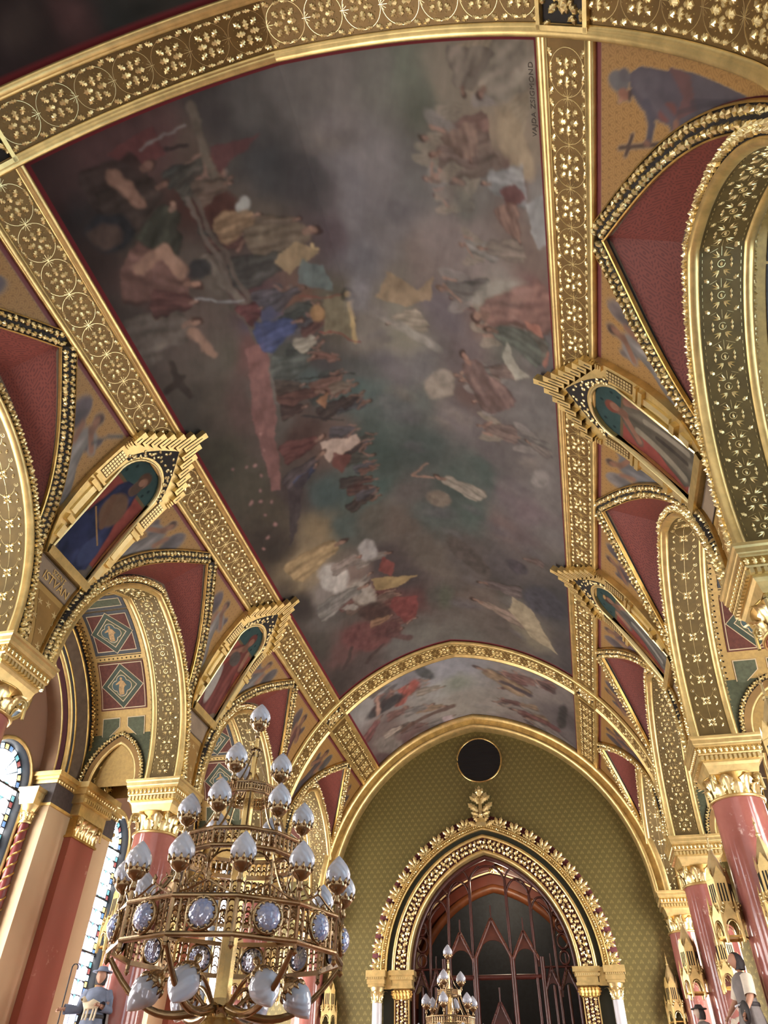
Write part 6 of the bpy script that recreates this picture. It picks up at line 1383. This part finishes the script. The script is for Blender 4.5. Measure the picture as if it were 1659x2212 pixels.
def candelabrum(metal):
    root = thing('candelabrum', 'x', 'candelabrum', (0, 0, 0), 'standing glass globe candelabra'); m = MAT['bronze']
    b = MB(); b.lathe([(.0, .0), (.42, .0), (.42, .1), (.3, .14), (.26, .3), (.12, .45), (.09, .6), (.07, 1.0), (.11, 1.1), (.08, 1.2), (.065, 1.7), (.12, 1.84), (.09, 1.92), (.075, 1.96)], 16); b.build('pedestal', m, root, smooth=True)
    b = MB(); b.lathe([(.075, 1.96), (.10, 1.99), (.07, 2.02), (.05, 2.06), (.042, 2.1), (.042, 2.7), (.03, 2.75), (.028, 3.05), (.02, 3.1), (.016, 3.3), (.024, 3.33), (.012, 3.36), (.012, 3.42)], 8); b.build('pole', MAT['brass'], root)
    b = MB()
    for i in range(8): b.xf(ACA[0] * .55, ACA[1], Matrix.Rotation(i * pi / 4, 4, 'Z') @ Matrix.Translation((0, .05, 1.99)))
    for i in range(6): b.xf(ACA[0] * .3, ACA[1], Matrix.Rotation(i * pi / 3, 4, 'Z') @ Matrix.Translation((0, .015, 3.30)))
    b.build('leaf_collar', m, root, smooth=True)
    R1, R2, R3 = .575, .32, .155; ap = lambda R: R * cos(pi / NS)
    def rails(name, R, zs, w, h):
        for z in zs: b = MB(); polyrail(b, R, z, w, h); b.build(name, m, root)
    rails('main_rail', R1, (2.425, 2.27), .010, .011); rails('upper_rail', R2, (2.80, 2.715), .010, .010); rails('crown_rail', R3, (3.10, 3.05), .007, .007); rails('inner_rail', R2, (2.47,), .008, .008)
    for i in range(NS):
        a = 2 * pi * i / NS; Rm = Matrix.Rotation(a - pi / 2, 4, 'Z')
        obj('tracery_panel', TP1, root, Rm @ Matrix.Translation((0, ap(R1), 2.348)))['kind'] = 'stuff'
        Mh = Rm @ Matrix.Translation((0, ap(R1) + .014, 2.35)) @ Matrix.Rotation(-pi / 2, 4, 'X'); hd = obj('lens_holder', HOLD, root, Mh); obj('lens', LENS, hd, Mh)
        obj('tracery_panel', TP2, root, Rm @ Matrix.Translation((0, ap(R2), 2.757)))['kind'] = 'stuff'; obj('tracery_panel', TP2, root, Rm @ Matrix.Translation((0, ap(R2), 2.51)))['kind'] = 'stuff'; obj('tracery_panel', TP3, root, Rm @ Matrix.Translation((0, ap(R3), 3.075)))['kind'] = 'stuff'
        av = a + pi / NS; c, s = cos(av), sin(av)
        b = MB(); b.tube([(R1 * c, R1 * s, z) for z in (2.24, 2.35, 2.45)], .011, 6); b.lathe([(.0, 2.21), (.014, 2.225), (.006, 2.245)], 8, (R1 * c, R1 * s, 0)); b.build('corner_post', m, root)
        b = MB(); b.tube([(R1 * c, R1 * s, z) for z in (2.43, 2.47, 2.50)], [.011, .007, .009], 6); b.build('globe_stem', m, root)
        Mg = Matrix.Translation((R1 * c, R1 * s, 2.61)); cp = obj('crown_cup', CUP, root, Mg); obj('glass_globe', GLOBE, cp, Mg)
        b = MB(); b.tube([(R2 * c, R2 * s, z) for z in (2.47, 2.6, 2.72)], .006, 5); b.build('cage_post', m, root)
        # arcade between cage posts and crest scrolls on the main rail
        b = MB(); n0 = av - 2 * pi / NS; p0 = np.array([R2 * cos(n0), R2 * sin(n0)]); p1 = np.array([R2 * c, R2 * s])
        b.tube([(*(p0 + (p1 - p0) * (.5 - .5 * cos(t))), 2.60 + .09 * sin(t)) for t in np.linspace(0, pi, 11)], .005, 5); b.build('cage_arch', m, root)
        q0 = np.array([R1 * cos(n0), R1 * sin(n0)]); q1 = np.array([R1 * c, R1 * s]); b = MB()
        for f0, f1 in ((.08, .5), (.92, .5)):
            b.tube([(*(q0 + (q1 - q0) * (f0 + (f1 - f0) * t)), 2.44 + .055 * sin(t * pi * .55) - .02 * sin(t * pi)) for t in np.linspace(0, 1, 9)], .005, 5)
        lf = leaf2d(.05, .035, 2, .008); mid = (q0 + q1) / 2; b.xf(lf[0], lf[1], frame((mid[0], mid[1], 2.485), (-sin(a), cos(a), 0), (0, 0, 1), (cos(a), sin(a), 0))); b.build('crest_scroll', m, root)
        # scroll bracket main rail -> cage
        b = MB(); b.tube([((R1 - (R1 - R2) * t) * c, (R1 - (R1 - R2) * t) * s, 2.43 + .26 * t ** 2.2) for t in np.linspace(0, 1, 12)], .007, 5); 
        for t in (.35, .6, .85): lf = leaf2d(.035, .025, 2, .006); rr = R1 - (R1 - R2) * t; b.xf(lf[0], lf[1], frame((rr * c, rr * s, 2.43 + .26 * t ** 2.2), (-s, c, 0), (c * .5, s * .5, .86), (c * .86, s * .86, -.5)))
        b.tube([((R2 + .06 * (1 - cos(q))) * c, (R2 + .06 * (1 - cos(q))) * s, 2.52 + .06 * sin(q)) for q in np.linspace(0, 4.4, 10)], .004, 5); b.build('scroll_bracket', m, root)
        b = MB(); b.tube([((R2 - .01 - (R2 - R3 - .01) * t) * c, (R2 - .01 - (R2 - R3 - .01) * t) * s, 2.81 + .24 * t ** 1.9) for t in np.linspace(0, 1, 10)], .006, 5); b.build('scroll_bracket', m, root)
        b = MB(); b.tube([(R3 * c, R3 * s, z) for z in (3.04, 3.08, 3.12)], .006, 5); b.build('crown_post', m, root)
    for i in range(6):
        a = 2 * pi * i / 6 + .26 + pi / NS * 0; c, s = cos(a), sin(a)
        b = MB(); b.tube([(R2 * c, R2 * s, z) for z in (2.80, 2.83, 2.86)], [.010, .006, .008], 6); b.build('globe_stem', m, root)
        Mg = Matrix.Translation((R2 * c, R2 * s, 2.965)); cp = obj('crown_cup', CUP, root, Mg); obj('glass_globe', GLOBE, cp, Mg)
        b = MB(); b.tube([((.06 + .50 * t) * c, (.06 + .50 * t) * s, 2.06 - .06 * sin(t * pi * .9) + .20 * t ** 2.5) for t in np.linspace(0, 1, 14)], np.linspace(.022, .012, 14), 7); b.tube([((.06 + .30 * t) * c, (.06 + .30 * t) * s, 2.05 + .12 * sin(t * pi * .8)) for t in np.linspace(0, 1, 9)], .010, 6); b.build('lower_arm', m, root, smooth=True)
        Mg = Matrix.Translation((.36 * c, .36 * s, 2.12)) @ Matrix.Rotation(a, 4, 'Z') @ Matrix.Rotation(pi * .78, 4, 'Y') @ Matrix.Scale(1.15, 4); cp = obj('hanging_cup', CUP, root, Mg); obj('glass_globe', GLOBE, cp, Mg)
    for i in range(3):
        a = 2 * pi * i / 3 + .1; c, s = cos(a), sin(a); Mg = Matrix.Translation((.165 * c, .165 * s, 3.235)); cp = obj('crown_cup', CUP, root, Mg); obj('glass_globe', GLOBE, cp, Mg)
        b = MB(); b.tube([(.02 * c, .02 * s, 3.2), (.09 * c, .09 * s, 3.08), (.16 * c, .16 * s, 3.09), (.165 * c, .165 * s, 3.12)], .006, 5); b.build('crown_branch', m, root)
        b = MB(); b.tube([((.13 - .115 * t) * c, (.13 - .115 * t) * s, 3.11 + .22 * t ** 1.5) for t in np.linspace(0, 1, 9)], .005, 5); b.build('top_stay', m, root)
    Mg = Matrix.Translation((0, 0, 3.545)); cp = obj('crown_cup', CUP, root, Mg); obj('glass_globe', GLOBE, cp, Mg)
    return root
cd = candelabrum('bronze'); place(cd, (0, 3.88, 0), .165); cd['label'] = 'large bronze candelabrum with glass globes standing at the left in front'
c2 = copy_tree(cd); place(c2, (0.0, 11.3, 0), .165); c2['label'] = 'distant candelabrum with glass globes in front of the doorway'

# ------------------------------------------------------------------ gilded statue canopies on the columns
def canopy_proto():
    root = thing('statue_canopy', 'x', 'canopy', (0, 0, 0), 'gilded gothic statue canopies'); R, n = .17, 6; g = MAT['gold_cornice']
    def face(i): a = 2 * pi * i / n + pi / n; return a, Matrix.Rotation(a - pi / 2, 4, 'Z') @ Matrix.Translation((0, R * cos(pi / n), 0))
    hw = R * sin(pi / n)
    for i in range(n):
        a, M = face(i); mp = lambda b_, z_, d: np.stack([b_, d + 0 * b_, z_ + 0 * b_], -1)
        ar = [(hw * .82 * cos(t), .05 + .13 * sin(t) ** .7) for t in np.linspace(0, pi, 13)]
        plate('arched_gable', [[(hw, .0), (hw, .20), (hw * .5, .26), (0, .36), (-hw * .5, .26), (-hw, .20), (-hw, .0), (-hw * .82, .0)] + ar[::-1] + [(hw * .82, .0)]], -.012, .012, lambda b_, z_, d: np.array(mp(b_, z_, d)), g, root, cut=0).matrix_basis = M
        b = MB()
        for t in (.2, .45, .7): 
            for s in (-1, 1): lf = leaf2d(.035, .03, 1, .012); b.xf(lf[0], lf[1], frame((s * hw * (1 - t), .01, .20 + .16 * t), (1, 0, 0), (s * .6, .2, .8), (0, 1, 0)))
        b.tube([(hw * .7 * cos(t), .016, .06 + .10 * sin(t)) for t in np.linspace(0, pi, 9)], .006, 5); b.build('gable_crockets', MAT['gold_leaf'], root, M)['kind'] = 'stuff'
        b = MB(); av = a + pi / n; c, s = R * 1.03 * cos(av), R * 1.03 * sin(av); b.lathe([(.0, -.06), (.016, -.05), (.018, -.02), (.02, .0), (.02, .26), (.016, .27), (.010, .36), (.0, .46)], 6, (c, s, 0)); b.build('buttress', g, root)
        b = MB(); R2 = R * .78; h2 = R2 * sin(pi / n); M2 = Matrix.Rotation(a - pi / 2, 4, 'Z') @ Matrix.Translation((0, R2 * cos(pi / n), 0)); b.box(-h2, h2, -.02, .0, .26, .62)
        b.add([(-h2, .004, .60), (h2, .004, .60), (0, .006, .74)], [[0, 1, 2]]); b.add([(-h2, -.02, .60), (h2, -.02, .60), (0, -.02, .74)], [[0, 1, 2]]); b.build('drum_face', g, root, M2)
        for x in (-.5, .0, .5): b = MB(); b.box(x * h2 - .008, x * h2 + .008, .0, .004, .36, .55); b.build('lancet_slot', MAT['ground_dark'], root, M2)
    b = MB(); b.lathe([(R * .74, .60), (R * .62, .68), (R * .3, .84), (R * .12, .92), (R * .12, .94)], 6); b.build('roof', MAT['roof_gold'], root)
    b = MB(); b.lathe([(R * .17, .93), (R * .17, .95), (.014, .97), (.009, 1.06), (.02, 1.07), (.006, 1.09), (.0, 1.16)], 6); b.build('spire', MAT['gold_leaf'], root)
    b = MB(); b.lathe([(0, .02), (R * .95, .02), (R * .95, .0)], 6); b.build('vault_plate', MAT['gold_deep'], root)
    return root
gold('roof_gold', sr(206, 180, 130), .5, .5, .2)
can0 = canopy_proto(); first = True
CAN = [(1, 1, 'h'), (1, 2, 'h'), (1, 2, 'n'), (1, 3, 'h'), (1, 3, 'n'), (1, 4, 'h'), (-1, 2, 'n'), (-1, 2, 'h'), (-1, 3, 'h'), (-1, 3, 'n'), (-1, 4, 'h')]
for side, k, pos in CAN:
    c = can0 if first else copy_tree(can0); first = False; y = YK(k) if k < 4 else WALL - .12
    loc = (side * (XC - .47), y, 3.33) if pos == 'h' else (side * XC, y - .47, 3.33); place(c, loc, pi / 6 if pos == 'n' else 0)
    c['label'] = 'gilded gothic canopy on the %s side of the %s column on the %s' % ({'h': 'hall', 'n': 'camera'}[pos], {1: 'near', 2: 'second', 3: 'third', 4: 'end wall'}[k], 'right' if side > 0 else 'left')

# ------------------------------------------------------------------ painted statues under the canopies
def skin_mesh(verts, edges, radii, levels=2):
    me = bpy.data.meshes.new('figure_body'); me.from_pydata(verts, edges, []); o = bpy.data.objects.new('tmp', me); COL.objects.link(o)
    o.modifiers.new('s', 'SKIN'); 
    for v, r in zip(me.skin_vertices[0].data, radii): v.radius = (r, r) if not isinstance(r, tuple) else r
    me.skin_vertices[0].data[0].use_root = True
    ss = o.modifiers.new('u', 'SUBSURF'); ss.levels = levels; ss.render_levels = levels
    dg = bpy.context.evaluated_depsgraph_get(); out = bpy.data.meshes.new_from_object(o.evaluated_get(dg)); bpy.data.objects.remove(o); return out
def head_geo(c, h):
    """head with brow, nose, lips and chin; faces +y"""
    n, m = 22, 18; V = []
    for i in range(m + 1):
        ph = pi * i / m; z = cos(ph)
        for k in range(n):
            t = 2 * pi * k / n; x, y = sin(ph) * sin(t), sin(ph) * cos(t); f = max(0, y)
            jaw = 1 - .32 * max(0, -z - .1) * (1 if y > -.3 else .6); X = x * .38 * jaw; Y_ = y * .46 * (jaw if y < 0 else 1 - .1 * max(0, -z)); Z_ = z * .52
            g = lambda a, b_, s, w: math.exp(-((x - a) / w) ** 2 - ((z - b_) / s) ** 2) * (1 if y > 0 else 0)
            Y_ += .13 * g(0, -.12, .17, .13) + .05 * g(0, .16, .08, .5) - .05 * (g(.38, .04, .11, .18) + g(-.38, .04, .11, .18)) + .035 * g(0, -.46, .06, .22) - .02 * g(0, -.54, .03, .2) + .05 * g(0, -.75, .12, .25)
            V.append((c[0] + X * h, c[1] + Y_ * h, c[2] + Z_ * h))
    F = [[i * n + k, i * n + (k + 1) % n, (i + 1) * n + (k + 1) % n, (i + 1) * n + k] for i in range(m) for k in range(n)]
    b = MB(); b.add(V, F)
    for s in (-1, 1): b.lathe([(0, -.03 * h), (.05 * h, 0), (.06 * h, .05 * h), (.03 * h, .09 * h), (0, .1 * h)], 8, (c[0] + s * .38 * h, c[1] - .02 * h, c[2] - .06 * h))
    return b
def loft(secs, n=28, fold=0.0, seed=0):
    """stack of elliptical sections (x, y, z, rx, ry) with drapery folds growing downwards"""
    t = np.linspace(0, 2 * pi, n + 1); P = []
    for j, (x, y, z, rx, ry) in enumerate(secs):
        w = 1 + fold * (j / len(secs)) * (np.sin(t * 7 + seed) * .6 + np.sin(t * 11 + j * .4) * .4); P.append(np.stack([x + rx * np.cos(t) * w, y + ry * np.sin(t) * w, np.full(n + 1, z)], -1))
    return np.stack(P)
def statue(loc, rz, label, H, cloth, skin, hair, hat=None, arms=((.20, .10, .52), (-.18, .12, .55)), short=False, extra=None, robe=True, cape=None):
    root = thing('painted_statue', label, 'statue', loc, 'painted statues under the canopies', rz=rz); M = WM[root.name]; S = lambda p: tuple(q * H for q in p)
    V = [(0, 0, .53), (0, .0, .62), (0, 0, .72), (0, .005, .80), (0, .012, .86)]; E = [(0, 1), (1, 2), (2, 3), (3, 4)]; Rr = [.075, .07, (.10, .07), .035, .03]
    for sx, (ex, ey, ez) in zip((1, -1), arms):
        i = len(V); hx, hy, hz = ex, ey, ez; sh = (sx * .095, 0, .775); el = (sx * .15, (hy * .25), .63); V += [sh, el, ((el[0] + hx) / 2, (el[1] + hy) / 2, (el[2] + hz) / 2), (hx, hy, hz)]
        E += [(2, i), (i, i + 1), (i + 1, i + 2), (i + 2, i + 3)]; Rr += [.045, .033, .026, .018]
    for sx in (1, -1):
        i = len(V); V += [(sx * .055, 0, .49), (sx * .06, .015, .28), (sx * .06, 0, .05), (sx * .065, .06, .015)]; E += [(0, i), (i, i + 1), (i + 1, i + 2), (i + 2, i + 3)]; Rr += [.065, .045, .028, .02]
    body = skin_mesh([S(v) for v in V], E, [(tuple(q * H for q in r) if isinstance(r, tuple) else r * H) for r in Rr])
    bm = bmesh.new(); bm.from_mesh(body); b = head_geo(S((0, .02, .925)), .135 * H)
    for sx, (hx, hy, hz) in zip((1, -1), arms):                                  # palm and five curled fingers
        d = Vector((hx, hy, hz)) - Vector((sx * .15, hy * .25, .63)); d.normalize(); sd = d.cross(Vector((0, 0, 1))).normalized(); dn = sd.cross(d)
        p = Vector((hx, hy, hz)) + d * .015; b.tube([S(p - d * .012), S(p + d * .012), S(p + d * .028)], [.014 * H, .018 * H, .014 * H], 8)
        for f in range(4):
            o = p + d * .026 + sd * (f - 1.5) * .008; L_ = (.026, .030, .028, .022)[f]; b.tube([S(o), S(o + d * L_ * .6 - dn * .004), S(o + d * L_ * .8 - dn * .016), S(o + d * L_ * .5 - dn * .024)], .0045 * H, 6)
        o = p + sd * .016; b.tube([S(o), S(o + sd * .010 + d * .014), S(o + sd * .006 + d * .026 - dn * .01)], .005 * H, 6)
    nv = [bm.verts.new(v) for v in np.concatenate(b.V)]
    for f in b.F:
        if len(set(f)) > 2:
            try: bm.faces.new([nv[i] for i in f])
            except ValueError: pass
    bm.to_mesh(body); bm.free(); body.materials.clear(); body.materials.append(MAT[skin]); body.polygons.foreach_set('use_smooth', np.ones(len(body.polygons), bool))
    obj('body', body, root, M)
    def garment(name, secs, mat, fold=.06, seed=1): return grid(name, loft([S(s) for s in secs], 30, fold, seed), MAT[mat], root, M)
    garment('tunic', [(0, 0, .83, .045, .045), (0, 0, .815, .09, .06), (0, 0, .785, .135, .078), (0, .005, .72, .132, .088), (0, .005, .62, .102, .082), (0, 0, .56, .105, .085)] + ([(0, 0, .45, .13, .11), (0, .01, .30, .15, .13), (0, .01, .10, .17, .15), (0, .01, .03, .18, .16)] if robe else [(0, 0, .47, .125, .105), (0, 0, .40, .135, .115)]), cloth, .10)
    garment('belt', [(0, 0, .592, .108, .088), (0, 0, .588, .114, .094), (0, 0, .562, .114, .094), (0, 0, .558, .108, .088)], 'cloth_dark', 0)
    for sx, (hx, hy, hz) in zip((1, -1), arms):
        pts = [(sx * .09, 0, .785), (sx * .125, hy * .1, .72), (sx * .152, hy * .25, .63)] + ([] if short else [((sx * .15 + hx) / 2, hy * .62, (.63 + hz) / 2), (sx * .03 + hx * .85, hy * .86, hz * .86 + .63 * .14)])
        b = MB(); b.tube([S(p) for p in pts], [q * H for q in ((.055, .052, .05) if short else (.055, .050, .044, .042, .046))], 12); b.build('sleeve', MAT[cloth if not short else 'cloth_pale'], root, M, smooth=True)
    if cape: grid('cape', loft([S(s) for s in ((0, -.015, .82, .07, .06), (0, -.02, .78, .145, .085), (0, -.03, .6, .15, .095), (0, -.04, .35, .17, .12), (0, -.04, .08, .2, .14))], 30, .1, 3)[:, 13:31], MAT[cape], root, M)
    hc = (0, .02, .925); hh = .135
    if hair:
        b = MB(); n = 20; t = np.linspace(0, 2 * pi, n + 1); P = []
        for ph, k, dz in ((.05, 1.0, 0), (.5, 1.08, 0), (1.0, 1.10, 0), (1.5, 1.12, 0), (2.0, 1.2, 0), (2.5, 1.5, -.10)):
            fr = np.where(np.cos(t) > .35, np.clip(1.25 - ph * .9, .55, 1.0) if ph > .8 else 1.0, 1.0); P.append(np.stack([.40 * hh * k * sin(ph) * np.sin(t), .02 + .47 * hh * k * sin(ph) * np.cos(t) * fr - (.0 if ph < 1 else .05 * hh * ph), .925 + .55 * hh * cos(ph) + dz * hh + 0 * t], -1))
        b.grid(np.stack(P) * H); b.build('hair', MAT[hair], root, M, smooth=True)
    if hat:
        b = MB(); z = .925 + .30 * hh; b.lathe([(0, (z + .055) * H), (.04 * H, (z + .05) * H), (.058 * H, (z + .02) * H), (.06 * H, z * H), (.105 * H, (z - .002) * H), (.10 * H, (z + .008) * H), (.06 * H, (z + .012) * H)], 20, (0, .01 * H, 0)); b.build('hat', MAT[hat], root, M, smooth=True)
    if extra: extra(root, M, S, H)
    return root
def ex_shield(root, M, S, H):
    b = MB(); b.lathe([(.0, .012), (.07, .01), (.09, .0), (.092, -.008), (.0, -.004)], 24, M=Matrix.Translation(S((-.17, .12, .50))) @ Matrix.Rotation(pi / 2, 4, 'X') @ Matrix.Scale(H, 4)); b.build('round_shield', MAT['cloth_dark'], root, M, smooth=True)
    b = MB()
    for t in np.linspace(0, 1, 8): b.lathe([(.0, .006), (.008, .004), (.009, 0)], 8, M=Matrix.Translation(S((-.1 + .2 * t, .085 + .012 * sin(t * pi), .575))) @ Matrix.Rotation(-pi / 2, 4, 'X') @ Matrix.Scale(H, 4))
    b.build('belt_studs', MAT['stone_pale'], root, M)
def ex_lamb(root, M, S, H):
    b = MB(); b.tube([S((-.06, .12, .66)), S((0, .14, .67)), S((.06, .13, .65)), S((.09, .12, .69))], [.03 * H, .045 * H, .042 * H, .02 * H], 12); b.tube([S((.08, .13, .69)), S((.10, .15, .71)), S((.11, .175, .70))], [.02 * H, .025 * H, .012 * H], 10)
    for x in (-.05, -.02, .03, .06): b.tube([S((x, .15, .63)), S((x, .17, .57)), S((x + .005, .17, .53))], .010 * H, 6)
    b.build('lamb', MAT['wool'], root, M, smooth=True)
    b = MB(); p = [S((.30, .12, z)) for z in np.linspace(.1, .98, 6)] + [S((.30 - .03 * (1 - cos(t)), .12, .98 + .035 * sin(t))) for t in np.linspace(.3, 3.6, 8)]; b.tube(p, .007 * H, 6); b.build('crook', MAT['cloth_dark'], root, M, smooth=True)
def ex_crown(root, M, S, H):
    b = MB(); b.lathe([(.055 * H, .965 * H), (.06 * H, .985 * H), (.058 * H, 1.0 * H), (.052 * H, .985 * H)], 16, (0, .015 * H, 0)); b.build('coronet', MAT['gold_leaf'], root, M, smooth=True)
    b = MB(); b.grid(loft([S(s) for s in ((0, .0, .79, .10, .075), (0, .02, .74, .11, .08), (0, .03, .68, .09, .07))], 24)); b.build('red_bodice', MAT['cloth_red'], root, M, smooth=True)
zf = 2.06
statue((XC - .50, YK(2) - .02, zf), pi / 2 + .25, 'dark haired man statue in grey tunic with round shield on the second right column', 1.15, 'cloth_grey', 'skin', 'cloth_dark', None, ((.16, .15, .50), (-.16, .12, .50)), True, ex_shield, False)
statue((XC - .50, YK(3) - .02, zf), pi / 2 + .2, 'dark hatted man statue in grey cloak on the third right column', 1.12, 'cloth_grey', 'skin_pale', 'cloth_dark', 'cloth_dark', cape='cloth_grey')
statue((XC, YK(3) - .50, zf), pi - .3, 'pale woman statue with coronet and red bodice on the third right column', 1.13, 'cloth_pale', 'skin_pale', None, None, ((.15, .12, .56), (-.15, .12, .56)), False, ex_crown, True, 'stone_pale')
statue((-XC - .03, YK(2) - .50, zf - .09), pi + .35, 'hatted shepherd statue holding a lamb and crook on the second left column', 1.15, 'cloth_blue', 'skin', 'cloth_dark', 'cloth_blue', ((.29, .12, .62), (-.07, .14, .66)), False, ex_lamb, True, 'cloth_grey')
